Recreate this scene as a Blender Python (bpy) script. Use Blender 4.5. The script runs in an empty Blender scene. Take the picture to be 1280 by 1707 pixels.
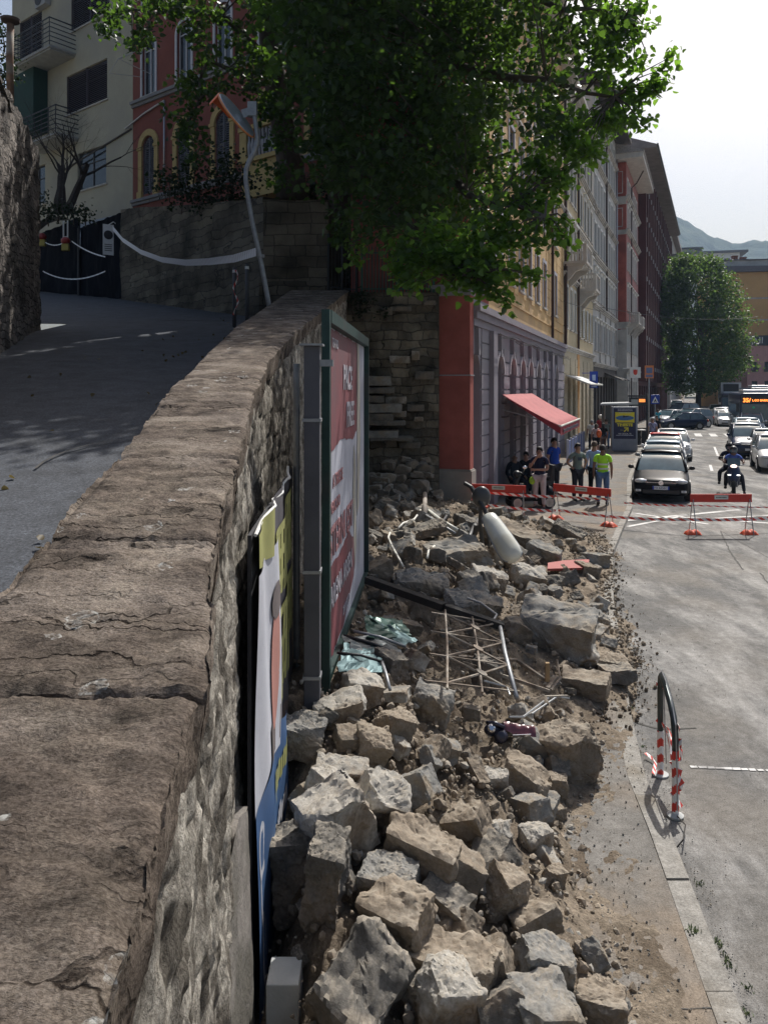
import bpy, bmesh, math, random
import numpy as np
from mathutils import Vector, Matrix, noise, Euler
R = math.radians
random.seed(7)
scene = bpy.context.scene
col = scene.collection
# ------------------------------------------------------------------ camera, sky, sun, exposure
F = 1300.0; HY = 648.0; ZC = 3.6            # focal length in photo pixels, horizon row, camera height
cam = bpy.data.cameras.new('camera'); camo = bpy.data.objects.new('camera', cam); col.objects.link(camo)
camo.location = (0, 0, ZC); camo.rotation_euler = (R(90), 0, 0)
cam.sensor_fit = 'AUTO'; cam.sensor_width = 36; cam.lens = F / 1707 * 36
cam.shift_y = -(853.5 - HY) / 1707
cam.clip_start = 0.05; cam.clip_end = 6000
scene.camera = camo
SUN = Vector((.36, .66, .90)).normalized()
SUN_EL = math.asin(SUN.z); SUN_AZ = math.atan2(SUN.x, SUN.y)
w = bpy.data.worlds.new('World'); scene.world = w; w.use_nodes = True
nt = w.node_tree; bg = nt.nodes['Background']
sky = nt.nodes.new('ShaderNodeTexSky'); sky.sky_type = 'NISHITA'; sky.sun_disc = False
sky.sun_elevation = SUN_EL; sky.sun_rotation = SUN_AZ; sky.altitude = 50
sky.air_density = 1.1; sky.dust_density = 5.5; sky.ozone_density = 1.2
nt.links.new(sky.outputs[0], bg.inputs[0]); bg.inputs[1].default_value = 0.09
sl = bpy.data.lights.new('sun', 'SUN'); sl.energy = 4.6; sl.angle = R(0.53); sl.color = (1, .97, .92)
so = bpy.data.objects.new('sun', sl); col.objects.link(so); so.location = (20, 40, 60)
so.rotation_euler = (-SUN).to_track_quat('-Z', 'Y').to_euler()
scene.view_settings.view_transform = 'Standard'; scene.view_settings.look = 'None'
scene.view_settings.exposure = 0.36; scene.view_settings.gamma = 1
scene.cycles.max_bounces = 6; scene.cycles.transparent_max_bounces = 8

def P(px, py, d): return Vector(((px - 640) * d / F, d, ZC - (py - HY) * d / F))
def G(px, py, z=0.0):
    d = F * (ZC - z) / (py - HY); return Vector(((px - 640) * d / F, d, z))
def lerp(a, b, t): return a + (b - a) * t
def interp(pts, x):
    if x <= pts[0][0]: return pts[0][1]
    for (a, b), (c, d) in zip(pts, pts[1:]):
        if x <= c: return b + (d - b) * (x - a) / (c - a)
    return pts[-1][1]
def fbm(x, y, z=0., H=.9, o=5): return noise.fractal(Vector((x, y, z)), H, 2.1, o)

# ------------------------------------------------------------------ materials
MATS = {}
def mat(name, c, rough=.8, var=.15, scale=3., bump=0., bscale=20., metal=0., spec=.4, c2=None, amt=.5, emis=None, estr=0., stretch=(1, 1, 1), coat=0., sub=None):
    if name in MATS: return MATS[name]
    m = bpy.data.materials.new(name); m.use_nodes = True; t = m.node_tree; b = t.nodes['Principled BSDF']
    MATS[name] = m
    b.inputs['Roughness'].default_value = rough; b.inputs['Metallic'].default_value = metal
    b.inputs['Specular IOR Level'].default_value = spec; b.inputs['Coat Weight'].default_value = coat
    tc = t.nodes.new('ShaderNodeTexCoord'); mp = t.nodes.new('ShaderNodeMapping'); mp.inputs['Scale'].default_value = stretch
    t.links.new(tc.outputs['Object'], mp.inputs[0])
    n = t.nodes.new('ShaderNodeTexNoise'); n.inputs['Scale'].default_value = scale; n.inputs['Detail'].default_value = 9; n.inputs['Roughness'].default_value = .65
    t.links.new(mp.outputs[0], n.inputs['Vector'])
    r = t.nodes.new('ShaderNodeValToRGB'); r.color_ramp.elements[0].position = .32; r.color_ramp.elements[1].position = .68
    r.color_ramp.elements[0].color = (*[max(0, v * (1 - var)) for v in c[:3]], 1); r.color_ramp.elements[1].color = (*[min(1, v * (1 + var)) for v in c[:3]], 1)
    t.links.new(n.outputs[0], r.inputs[0]); out = r.outputs[0]
    if c2:
        n2 = t.nodes.new('ShaderNodeTexNoise'); n2.inputs['Scale'].default_value = scale * .37; n2.inputs['Detail'].default_value = 7
        t.links.new(mp.outputs[0], n2.inputs['Vector'])
        r2 = t.nodes.new('ShaderNodeValToRGB'); r2.color_ramp.elements[0].position = .62 - amt * .3; r2.color_ramp.elements[1].position = .75 - amt * .3
        t.links.new(n2.outputs[0], r2.inputs[0])
        mx = t.nodes.new('ShaderNodeMix'); mx.data_type = 'RGBA'; mx.inputs[7].default_value = (*c2, 1)
        t.links.new(r2.outputs[0], mx.inputs[0]); t.links.new(out, mx.inputs[6]); out = mx.outputs[2]
    t.links.new(out, b.inputs['Base Color'])
    if bump:
        n3 = t.nodes.new('ShaderNodeTexNoise'); n3.inputs['Scale'].default_value = bscale; n3.inputs['Detail'].default_value = 10; n3.inputs['Roughness'].default_value = .7
        t.links.new(mp.outputs[0], n3.inputs['Vector'])
        bp = t.nodes.new('ShaderNodeBump'); bp.inputs['Strength'].default_value = 1; bp.inputs['Distance'].default_value = bump
        t.links.new(n3.outputs[0], bp.inputs['Height']); t.links.new(bp.outputs[0], b.inputs['Normal'])
    if emis:
        b.inputs['Emission Color'].default_value = (*emis, 1); b.inputs['Emission Strength'].default_value = estr
    return m
def flat(name, c, rough=.5, metal=0., spec=.5, coat=0., emis=None, estr=0.):
    return mat(name, c, rough, .06, 8., 0, 1, metal, spec, emis=emis, estr=estr, coat=coat)

def masonry(name, c1, c2, mortar, bw=.45, bh=.2, warp=.12, bump=.03, dark=.5):
    """irregular coursed stone wall on a vertical plane (object X along, Z up)"""
    if name in MATS: return MATS[name]
    m = bpy.data.materials.new(name); m.use_nodes = True; t = m.node_tree; b = t.nodes['Principled BSDF']; MATS[name] = m
    b.inputs['Roughness'].default_value = .92; b.inputs['Specular IOR Level'].default_value = .25
    L = t.links.new
    tc = t.nodes.new('ShaderNodeTexCoord'); sp = t.nodes.new('ShaderNodeSeparateXYZ'); L(tc.outputs['Object'], sp.inputs[0])
    ad = t.nodes.new('ShaderNodeMath'); ad.operation = 'ADD'; L(sp.outputs[0], ad.inputs[0]); L(sp.outputs[1], ad.inputs[1])
    cb = t.nodes.new('ShaderNodeCombineXYZ'); L(ad.outputs[0], cb.inputs[0]); L(sp.outputs[2], cb.inputs[1])
    nz = t.nodes.new('ShaderNodeTexNoise'); nz.inputs['Scale'].default_value = 1.7; nz.inputs['Detail'].default_value = 5; L(tc.outputs['Object'], nz.inputs['Vector'])
    vm = t.nodes.new('ShaderNodeVectorMath'); vm.operation = 'MULTIPLY_ADD'; vm.inputs[1].default_value = (warp * 2, warp * 1.2, 0)
    L(nz.outputs['Color'], vm.inputs[0]); L(cb.outputs[0], vm.inputs[2])
    br = t.nodes.new('ShaderNodeTexBrick'); br.inputs['Scale'].default_value = 1; br.inputs['Brick Width'].default_value = bw; br.inputs['Row Height'].default_value = bh
    br.inputs['Mortar Size'].default_value = .014; br.inputs['Mortar Smooth'].default_value = .6; br.inputs['Bias'].default_value = -.1
    br.offset = .37; br.squash = .7; br.squash_frequency = 3
    br.inputs['Color1'].default_value = (*c1, 1); br.inputs['Color2'].default_value = (*c2, 1); br.inputs['Mortar'].default_value = (*mortar, 1)
    L(vm.outputs[0], br.inputs['Vector'])
    n2 = t.nodes.new('ShaderNodeTexNoise'); n2.inputs['Scale'].default_value = .9; n2.inputs['Detail'].default_value = 8; L(tc.outputs['Object'], n2.inputs['Vector'])
    rr = t.nodes.new('ShaderNodeValToRGB'); rr.color_ramp.elements[0].position = .36; rr.color_ramp.elements[1].position = .62
    rr.color_ramp.elements[0].color = (dark, dark, dark, 1); rr.color_ramp.elements[1].color = (1.1, 1.1, 1.1, 1); L(n2.outputs[0], rr.inputs[0])
    mx = t.nodes.new('ShaderNodeMix'); mx.data_type = 'RGBA'; mx.blend_type = 'MULTIPLY'; mx.inputs[0].default_value = 1
    L(br.outputs['Color'], mx.inputs[6]); L(rr.outputs[0], mx.inputs[7]); L(mx.outputs[2], b.inputs['Base Color'])
    n3 = t.nodes.new('ShaderNodeTexNoise'); n3.inputs['Scale'].default_value = 9; n3.inputs['Detail'].default_value = 10; L(tc.outputs['Object'], n3.inputs['Vector'])
    mh = t.nodes.new('ShaderNodeMath'); mh.operation = 'MULTIPLY_ADD'; mh.inputs[1].default_value = -1.2; L(br.outputs['Fac'], mh.inputs[0]); L(n3.outputs[0], mh.inputs[2])
    bp = t.nodes.new('ShaderNodeBump'); bp.inputs['Strength'].default_value = 1; bp.inputs['Distance'].default_value = bump; L(mh.outputs[0], bp.inputs['Height']); L(bp.outputs[0], b.inputs['Normal'])
    return m

def glassmat(name, c=(.03, .035, .04), rough=.05):
    return mat(name, c, rough, .1, .6, 0, 1, 0, .9)

# ------------------------------------------------------------------ objects, tags
def tag(o, label=None, cat=None, group=None, kind=None):
    if label: o['label'] = label
    if cat: o['category'] = cat
    if group: o['group'] = group
    if kind: o['kind'] = kind
    return o
def empty(name, label, cat, loc=(0, 0, 0), rz=0., group=None):
    o = bpy.data.objects.new(name, None); col.objects.link(o); o.location = loc; o.rotation_euler = (0, 0, rz)
    o.empty_display_size = .1
    return tag(o, label, cat, group)
def copy_tree(o, parent=None):
    c = o.copy(); col.objects.link(c); c.parent = parent
    for ch in list(o.children): copy_tree(ch, c)
    return c

class MB:
    def __init__(s): s.v = []; s.f = []; s.mi = []; s.m = 0; s.b = []
    def brk(s): s.b.append((len(s.v), len(s.f))); return s
    def each(s, name, mats, parent=None, **k):
        bs = s.b + [(len(s.v), len(s.f))]
        for (v0, f0), (v1, f1) in zip(bs, bs[1:]):
            if f1 > f0: q = MB(); q.v = s.v[v0:v1]; q.f = [tuple(i - v0 for i in f) for f in s.f[f0:f1]]; q.mi = s.mi[f0:f1]; q.build(name, mats, parent, **k)
    def add(s, vs, fs):
        k = len(s.v); s.v += [tuple(v) for v in vs]; s.f += [tuple(i + k for i in f) for f in fs]; s.mi += [s.m] * len(fs); return s
    def hexa(s, p):
        return s.add(p, [(0, 3, 2, 1), (4, 5, 6, 7), (0, 1, 5, 4), (1, 2, 6, 5), (2, 3, 7, 6), (3, 0, 4, 7)])
    def box(s, c, size, rot=None):
        x, y, z = size[0] / 2, size[1] / 2, size[2] / 2
        p = [Vector(q) for q in ((-x, -y, -z), (x, -y, -z), (x, y, -z), (-x, y, -z), (-x, -y, z), (x, -y, z), (x, y, z), (-x, y, z))]
        if rot is not None:
            m = rot if isinstance(rot, Matrix) else Euler(rot).to_matrix()
            p = [m @ q for q in p]
        c = Vector(c); return s.hexa([q + c for q in p])
    def bx(s, a, b):
        return s.box([(a[i] + b[i]) / 2 for i in range(3)], [abs(b[i] - a[i]) for i in range(3)])
    def bar(s, a, b, w=.03, h=None, up=(0, 0, 1)):
        a = Vector(a); b = Vector(b); h = h or w; d = (b - a); L = d.length; d.normalize(); up = Vector(up)
        if abs(d.dot(up)) > .98: up = Vector((0, 1, 0))
        x = d.cross(up).normalized(); z = x.cross(d)
        return s.box((a + b) / 2, (w, L, h), Matrix((x, d, z)).transposed())
    def tube(s, pts, r=.02, n=8, cap=True):
        pts = [Vector(p) for p in pts]; k0 = len(s.v); rings = []; prev = None
        for i, p in enumerate(pts):
            d = (pts[min(i + 1, len(pts) - 1)] - pts[max(i - 1, 0)])
            if d.length < 1e-9: d = Vector((0, 0, 1))
            d.normalize()
            if prev is None: x = d.orthogonal().normalized()
            else:
                x = prev - d * prev.dot(d)
                x = x.normalized() if x.length > 1e-6 else d.orthogonal().normalized()
            prev = x; y = d.cross(x); rr = r[i] if isinstance(r, (list, tuple)) else r
            rings.append([p + x * (rr * math.cos(2 * math.pi * j / n)) + y * (rr * math.sin(2 * math.pi * j / n)) for j in range(n)])
        vs = [v for rg in rings for v in rg]; fs = []
        for i in range(len(pts) - 1):
            for j in range(n):
                a = i * n + j; b = i * n + (j + 1) % n; fs.append((a, b, b + n, a + n))
        if cap: fs.append(tuple(range(n - 1, -1, -1))); fs.append(tuple((len(pts) - 1) * n + j for j in range(n)))
        return s.add(vs, fs)
    def lathe(s, prof, c=(0, 0, 0), n=16, rot=None):
        c = Vector(c); vs = []; fs = []; m = None
        if rot is not None: m = rot if isinstance(rot, Matrix) else Euler(rot).to_matrix()
        for (r, z) in prof:
            for j in range(n):
                q = Vector((r * math.cos(2 * math.pi * j / n), r * math.sin(2 * math.pi * j / n), z))
                vs.append((m @ q if m else q) + c)
        for i in range(len(prof) - 1):
            for j in range(n):
                a = i * n + j; b = i * n + (j + 1) % n; fs.append((a, b, b + n, a + n))
        fs.append(tuple(range(n - 1, -1, -1))); fs.append(tuple((len(prof) - 1) * n + j for j in range(n)))
        return s.add(vs, fs)
    def prism(s, poly, fn, t):
        """poly: 2-D points, fn(a, b, depth) -> 3-D point"""
        n = len(poly); vs = [fn(a, b, 0) for a, b in poly] + [fn(a, b, t) for a, b in poly]
        fs = [tuple(range(n)), tuple(range(2 * n - 1, n - 1, -1))] + [(i, n + i, n + (i + 1) % n, (i + 1) % n) for i in range(n)]
        return s.add(vs, fs)
    def grid(s, nu, nv, fn):
        vs = [fn(i / nu, j / nv) for i in range(nu + 1) for j in range(nv + 1)]
        fs = [(i * (nv + 1) + j, (i + 1) * (nv + 1) + j, (i + 1) * (nv + 1) + j + 1, i * (nv + 1) + j + 1) for i in range(nu) for j in range(nv)]
        return s.add(vs, fs)
    def sphere(s, c, r, n=12, k=8):
        rx, ry, rz = (r, r, r) if not isinstance(r, (tuple, list)) else r; vs = []; fs = []
        for i in range(k + 1):
            a = math.pi * i / k
            for j in range(n):
                b = 2 * math.pi * j / n; vs.append((c[0] + rx * math.sin(a) * math.cos(b), c[1] + ry * math.sin(a) * math.sin(b), c[2] + rz * math.cos(a)))
        for i in range(k):
            for j in range(n):
                a = i * n + j; b = i * n + (j + 1) % n; fs.append((a, a + n, b + n, b))
        return s.add(vs, fs)
    def mesh(s, name, mats, smooth=False, ang=None):
        me = bpy.data.meshes.new(name); me.from_pydata(s.v, [], s.f)
        for mm in (mats if isinstance(mats, (list, tuple)) else [mats]): me.materials.append(mm)
        me.polygons.foreach_set('material_index', s.mi)
        bm = bmesh.new(); bm.from_mesh(me); bmesh.ops.remove_doubles(bm, verts=bm.verts, dist=1e-5); bmesh.ops.recalc_face_normals(bm, faces=bm.faces); bm.to_mesh(me); bm.free()
        if smooth:
            me.polygons.foreach_set('use_smooth', [True] * len(me.polygons))
            if ang: me.set_sharp_from_angle(angle=R(ang))
        me.update(); return me
    def build(s, name, mats, parent=None, smooth=False, ang=None, bevel=0., loc=None):
        o = bpy.data.objects.new(name, s.mesh(name, mats, smooth, ang)); col.objects.link(o); o.parent = parent
        if loc is not None: o.location = loc
        if bevel:
            b = o.modifiers.new('bevel', 'BEVEL'); b.width = bevel; b.segments = 2; b.limit_method = 'ANGLE'; b.angle_limit = R(40)
        return o
def inst(name, me, parent=None, loc=(0, 0, 0), rot=(0, 0, 0), sc=(1, 1, 1)):
    o = bpy.data.objects.new(name, me); col.objects.link(o); o.parent = parent; o.location = loc; o.rotation_euler = rot; o.scale = sc; return o

def text(name, s, size, m, parent, mtx, ext=.003, sx=1., align='CENTER', bold=0.):
    cu = bpy.data.curves.new('t', 'FONT'); cu.body = s; cu.size = size; cu.extrude = ext; cu.align_x = align; cu.align_y = 'CENTER'; cu.offset = bold
    to = bpy.data.objects.new('t', cu); col.objects.link(to)
    dg = bpy.context.evaluated_depsgraph_get(); dg.update()
    me = bpy.data.meshes.new_from_object(to.evaluated_get(dg)); bpy.data.objects.remove(to)
    me.transform(mtx @ Matrix.Diagonal((sx, 1, 1, 1))); me.materials.clear(); me.materials.append(m)
    o = bpy.data.objects.new(name, me); col.objects.link(o); o.parent = parent; return o
def plane_mtx(o, x, y):
    x = Vector(x).normalized(); y = Vector(y); y = (y - x * y.dot(x)).normalized(); z = x.cross(y)
    m = Matrix((x, y, z)).transposed().to_4x4(); m.translation = Vector(o); return m

# ------------------------------------------------------------------ ground, roads
KERB = [(0.5, 1.8), (3, 1.9), (4.3, 2.0), (5.34, 2.15), (6.13, 2.26), (7.09, 2.37), (8.55, 2.7), (10.5, 3.2), (12.9, 3.8), (16.7, 4.9), (19.6, 6.0), (23.1, 7.35), (30, 9.5), (44.6, 14.7), (54, 18.3), (62, 21.5), (75, 27.0), (100, 37.5), (128, 49), (180, 71), (300, 122)]
WR = [(-.5, -.33), (.3, -.33), (1.06, -.347), (1.36, -.366), (1.77, -.408), (2.37, -.53), (4.54, -.80), (7.15, -1.06), (10, -1.12), (15, -1.05), (21.6, -.97)]
WL = [(-.5, -.98), (.3, -1.0), (2.2, -1.08), (2.74, -1.15), (3.72, -1.26), (5.8, -1.56), (10.4, -2.0), (21.6, -2.6)]
def topz(d): return 2.643 + .171 * d
def roadz(d): return 1.75 + .171 * d if d < 44 else 9.27 + .05 * (d - 44)
asph = mat('asphalt_dusty', (.135, .133, .130), .9, .22, 1.3, .006, 90, spec=.25, c2=(.19, .178, .162), amt=.40)
def setup_road():
    m = asph; t = m.node_tree; b = t.nodes['Principled BSDF']; L = t.links.new
    src = b.inputs['Base Color'].links[0].from_socket
    tc = t.nodes.new('ShaderNodeTexCoord')
    # pale plaster dust trodden in streaks, and fine dark grit
    mp = t.nodes.new('ShaderNodeMapping'); mp.inputs['Scale'].default_value = (1.3, .45, 1); mp.inputs['Rotation'].default_value = (0, 0, R(15)); L(tc.outputs['Object'], mp.inputs[0])
    n = t.nodes.new('ShaderNodeTexNoise'); n.inputs['Scale'].default_value = .8; n.inputs['Detail'].default_value = 10; n.inputs['Roughness'].default_value = .72; L(mp.outputs[0], n.inputs['Vector'])
    r = t.nodes.new('ShaderNodeValToRGB'); r.color_ramp.elements[0].position = .46; r.color_ramp.elements[1].position = .68; L(n.outputs[0], r.inputs[0])
    mx = t.nodes.new('ShaderNodeMix'); mx.data_type = 'RGBA'; mx.inputs[7].default_value = (.37, .36, .345, 1); L(r.outputs[0], mx.inputs[0]); L(src, mx.inputs[6])
    v = t.nodes.new('ShaderNodeTexVoronoi'); v.inputs['Scale'].default_value = 26; L(tc.outputs['Object'], v.inputs['Vector'])
    r2 = t.nodes.new('ShaderNodeValToRGB'); r2.color_ramp.elements[0].position = .07; r2.color_ramp.elements[1].position = .16; r2.color_ramp.elements[0].color = (.45, .42, .38, 1); L(v.outputs[0], r2.inputs[0])
    m2 = t.nodes.new('ShaderNodeMix'); m2.data_type = 'RGBA'; m2.blend_type = 'MULTIPLY'; m2.inputs[0].default_value = .8; L(mx.outputs[2], m2.inputs[6]); L(r2.outputs[0], m2.inputs[7])
    L(m2.outputs[2], b.inputs['Base Color'])
setup_road()
def grain(m, sc=70., lo=.55, hi=1.25, amt=.85, sc2=9.):
    t = m.node_tree; b = t.nodes['Principled BSDF']; L = t.links.new; tc = t.nodes.new('ShaderNodeTexCoord')
    for s, k in ((sc, amt), (sc2, amt * .7)):
        src = b.inputs['Base Color'].links[0].from_socket
        n = t.nodes.new('ShaderNodeTexNoise'); n.inputs['Scale'].default_value = s; n.inputs['Detail'].default_value = 10; n.inputs['Roughness'].default_value = .8; L(tc.outputs['Object'], n.inputs['Vector'])
        r = t.nodes.new('ShaderNodeValToRGB'); r.color_ramp.elements[0].position = .38; r.color_ramp.elements[1].position = .62; r.color_ramp.elements[0].color = (lo, lo * .97, lo * .93, 1); r.color_ramp.elements[1].color = (hi, hi, hi, 1); L(n.outputs[0], r.inputs[0])
        x = t.nodes.new('ShaderNodeMix'); x.data_type = 'RGBA'; x.blend_type = 'MULTIPLY'; x.inputs[0].default_value = k; L(src, x.inputs[6]); L(r.outputs[0], x.inputs[7]); L(x.outputs[2], b.inputs['Base Color'])
grain(asph)
pavm = mat('pavement_concrete', (.185, .176, .163), .92, .2, 2.2, .004, 70, spec=.25, c2=(.22, .18, .14), amt=.45)
grain(pavm)
o = MB().grid(40, 60, lambda u, v: (-3000 + 6000 * u, -300 + 4300 * v, -.06)).build('ground', mat('ground_earth', (.16, .15, .12), .95, .2, .05)); tag(o, kind='structure')
ys = [-6 + .5 * i for i in range(12)] + [i * .5 for i in range(0, 80)] + [40 + 3 * i for i in range(0, 88)]
mb = MB()
def strip(mb, ys, f0, f1, n, zf):
    vs = []; fs = []
    for y in ys:
        a = f0(y); b = f1(y)
        for i in range(n + 1):
            x = lerp(a, b, i / n); vs.append((x, y, zf(x, y)))
    for j in range(len(ys) - 1):
        for i in range(n):
            k = j * (n + 1) + i; fs.append((k, k + 1, k + n + 2, k + n + 1))
    mb.add(vs, fs); return mb
kx = lambda y: interp(KERB, y)
strip(mb, ys, lambda y: kx(y) - .02, lambda y: kx(y) + 14.5, 24, lambda x, y: .002 * noise.noise(Vector((x * .4, y * .4, 0))))
tag(mb.build('road', asph), kind='structure')
mb = MB(); strip(mb, ys, lambda y: kx(y) + 14.4, lambda y: kx(y) + 60, 4, lambda x, y: .1); tag(mb.build('far_pavement', pavm), kind='structure')
yk = [y for y in ys if y <= 57]
mb = MB(); strip(mb, yk, lambda y: min(-1.4, kx(y) - 7), lambda y: kx(y) - .17, 12, lambda x, y: .1 + .0015 * noise.noise(Vector((x, y, 3))))
mb.add([(kx(57) - 7, 57, .1), (kx(57) - .17, 57, .1), (kx(57) - .17, 57, -.05), (kx(57) - 7, 57, -.05)], [(0, 1, 2, 3)])
tag(mb.build('pavement', pavm), kind='structure')
yk2 = [y for y in ys if y >= 69]
mb = MB(); strip(mb, yk2, lambda y: kx(y) - 9, lambda y: kx(y), 3, lambda x, y: .1); mb.add([(kx(69) - 9, 69, .1), (kx(69), 69, .1), (kx(69), 69, -.05), (kx(69) - 9, 69, -.05)], [(0, 1, 2, 3)])
tag(mb.build('pavement_beyond_crossing', pavm), kind='structure')
# kerb stones, one sheet with a real joint every metre
mb = MB(); s = -3.
while s < 56.5:
    L_ = 1.0 + .25 * random.random(); a, b = s + .008, s + L_ - .008; j = random.uniform(-.006, .006)
    n = 4; pa = []
    for i in range(n):
        y0 = lerp(a, b, i / n); y1 = lerp(a, b, (i + 1) / n)
        z = .104 + j
        mb.hexa([(kx(y0) - .168, y0, -.05), (kx(y0), y0, -.05), (kx(y1), y1, -.05), (kx(y1) - .168, y1, -.05), (kx(y0) - .168, y0, z), (kx(y0) - .008, y0, z), (kx(y1) - .008, y1, z), (kx(y1) - .168, y1, z)])
    s += L_
tag(mb.build('kerb', mat('kerb_stone', (.28, .268, .245), .9, .18, 6, .004, 60, c2=(.2, .18, .15), amt=.3)), kind='structure')
grain(MATS['kerb_stone'], 60)
# painted road markings
wp = mat('road_paint', (.60, .59, .57), .85, .2, 5, c2=(.30, .29, .28), amt=.35)
mb = MB()
def quad(mb, pts, z=.0065): mb.add([(p[0], p[1], z) for p in pts], [tuple(range(len(pts)))])
def pstroke(mb, a, b, w):
    a = Vector(a); b = Vector(b); d = (b - a).normalized(); n = Vector((-d.y, d.x, 0)) * w / 2
    quad(mb, [a - n, b - n, b + n, a + n])
for k in range(9):
    c = Vector((22.2 + k * 1.12, 61.0 - k * .12, 0)); d = Vector((.34, .94, 0)).normalized()
    pstroke(mb, c - d * 2, c + d * 2, .5)
pstroke(mb, G(1042, 868), G(1232, 850), .16); pstroke(mb, G(1046, 878), G(1150, 858), .12); pstroke(mb, G(1130, 862), G(1290, 873), .14); pstroke(mb, G(1060, 856), G(1180, 874), .12); pstroke(mb, G(1165, 866), G(1300, 858), .10)
for k in range(14): g_ = G(1150 + 14 * k, 1279 + .7 * k); pstroke(mb, g_, g_ + Vector((.055 + .03 * random.random(), 0, 0)), .03 + .02 * random.random())
pstroke(mb, G(1150, 832), G(1216, 834), .1); pstroke(mb, G(1190, 745), G(1196, 760), .12); pstroke(mb, G(1183, 775), G(1186, 785), .12)
tag(mb.build('road_marking', wp), kind='structure')
tar = mat('tar_crack', (.07, .066, .06), .9, .2, 10)
def crack(pts, w, z=.0045):
    mb = MB()
    for a, b in zip(pts, pts[1:]):
        a = Vector(a); b = Vector(b); n_ = max(2, int((b - a).length / .12)); prev = a
        for i in range(1, n_ + 1):
            q = a.lerp(b, i / n_) + Vector((random.uniform(-1, 1), random.uniform(-1, 1), 0)) * .012
            d = (q - prev).normalized(); nn = Vector((-d.y, d.x, 0)) * w * random.uniform(.25, .6)
            mb.add([(*(prev - nn)[:2], z), (*(q - nn)[:2], z), (*(q + nn)[:2], z), (*(prev + nn)[:2], z)], [(0, 1, 2, 3)]); prev = q
    return mb
c = crack([G(1200, 885), G(1216, 920), G(1238, 950)], .035)
for pts, w in (([G(1266, 955), G(1282, 975)], .035), ([G(1060, 1205), G(1100, 1216), G(1160, 1214)], .03), ([G(1200, 885), G(1280, 930)], .02)):
    k = crack(pts, w); c.add(k.v, k.f)
k = crack([G(1002, 1250, .1), G(1034, 1250, .1)], .014, .1035); c.add(k.v, k.f)
k = crack([G(1060, 1676, .1), G(1150, 1682, .1), G(1195, 1678, .1)], .01, .1035); c.add(k.v, k.f)
k = crack([(-.3, 24.5, 0), (7.2, 21.0, 0)], .03, .1035); c.add(k.v, k.f)
tag(c.build('road_crack', tar), kind='structure')
# upper road and terraces
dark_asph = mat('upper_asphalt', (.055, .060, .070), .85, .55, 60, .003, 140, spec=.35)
uy = [-4 + .4 * i for i in range(60)] + [20 + i for i in range(0, 60)]
mb = MB()
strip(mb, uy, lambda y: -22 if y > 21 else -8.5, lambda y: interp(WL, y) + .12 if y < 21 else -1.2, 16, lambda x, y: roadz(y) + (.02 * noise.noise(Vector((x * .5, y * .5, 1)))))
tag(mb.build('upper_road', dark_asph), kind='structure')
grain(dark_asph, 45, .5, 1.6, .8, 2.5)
earth = mat('terrace_earth', (.10, .085, .06), .95, .35, 3, .03, 8)
# terrace behind the upper stone wall
UW = [(-1.7, 22.6, 9.15), (-3.5, 22.7, 9.15), (-4.4, 24.0, 9.35), (-11.0, 32.6, 11.1)]
mb = MB(); tv = [(-1.6, 22.8, 8.9), (-3.6, 22.9, 8.9), (-4.4, 24.2, 9.1), (-11, 32.8, 10.8), (-11, 46, 12.8), (6, 40, 12.4), (3, 30, 9.2)]
n = len(tv); mb.add(tv + [(x, y, 4) for x, y, z in tv], [tuple(range(n))] + [(i, n + i, n + (i + 1) % n, (i + 1) % n) for i in range(n)])
tag(mb.build('terrace', earth), kind='structure')
mb = MB(); tv = [(-.9, 21.2, 6.2), (1.5, 21.2, 6.2), (.8, 23, 6.3), (-1.5, 23, 6.3)]; mb.add(tv + [(x, y, .1) for x, y, z in tv], [(0, 1, 2, 3), (4, 5, 1, 0)])
tag(mb.build('terrace_step', earth), kind='structure')
# wooded hill far away
ridge = [(300, -900, 60), (450, 300, 250)]
def hillz(x, y):
    px = 640 + F * x / max(y, 1)
    rp = [(-200, 330), (700, 320), (1040, 325), (1110, 350), (1150, 368), (1190, 395), (1222, 406), (1250, 399), (1300, 395), (1500, 430), (1900, 520)]
    zr = ZC + (HY - interp(rp, px)) * 1500 / F
    t = (y - 650) / 850
    h = zr * (max(0, t) ** 1.15 if t < 1 else 1 - .5 * min(1, (t - 1) * 1.6))
    return h + (14 * fbm(x * .006, y * .006) + 5 * fbm(x * .03, y * .03, 4)) * min(1, max(0, t) * 3)
mb = MB().grid(230, 120, lambda u, v: (lambda y, px: ((px - 640) / F * y, y, hillz((px - 640) / F * y, y) - 1))(640 + 1300 * v, 500 + 1150 * u))
hm = mat('hill_forest', (.03, .055, .04), .95, .55, .06, 6., .12, c2=(.05, .075, .045), amt=.5)
tag(mb.build('hill', hm, smooth=True), kind='structure')
HAZE = 0.00022
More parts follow.
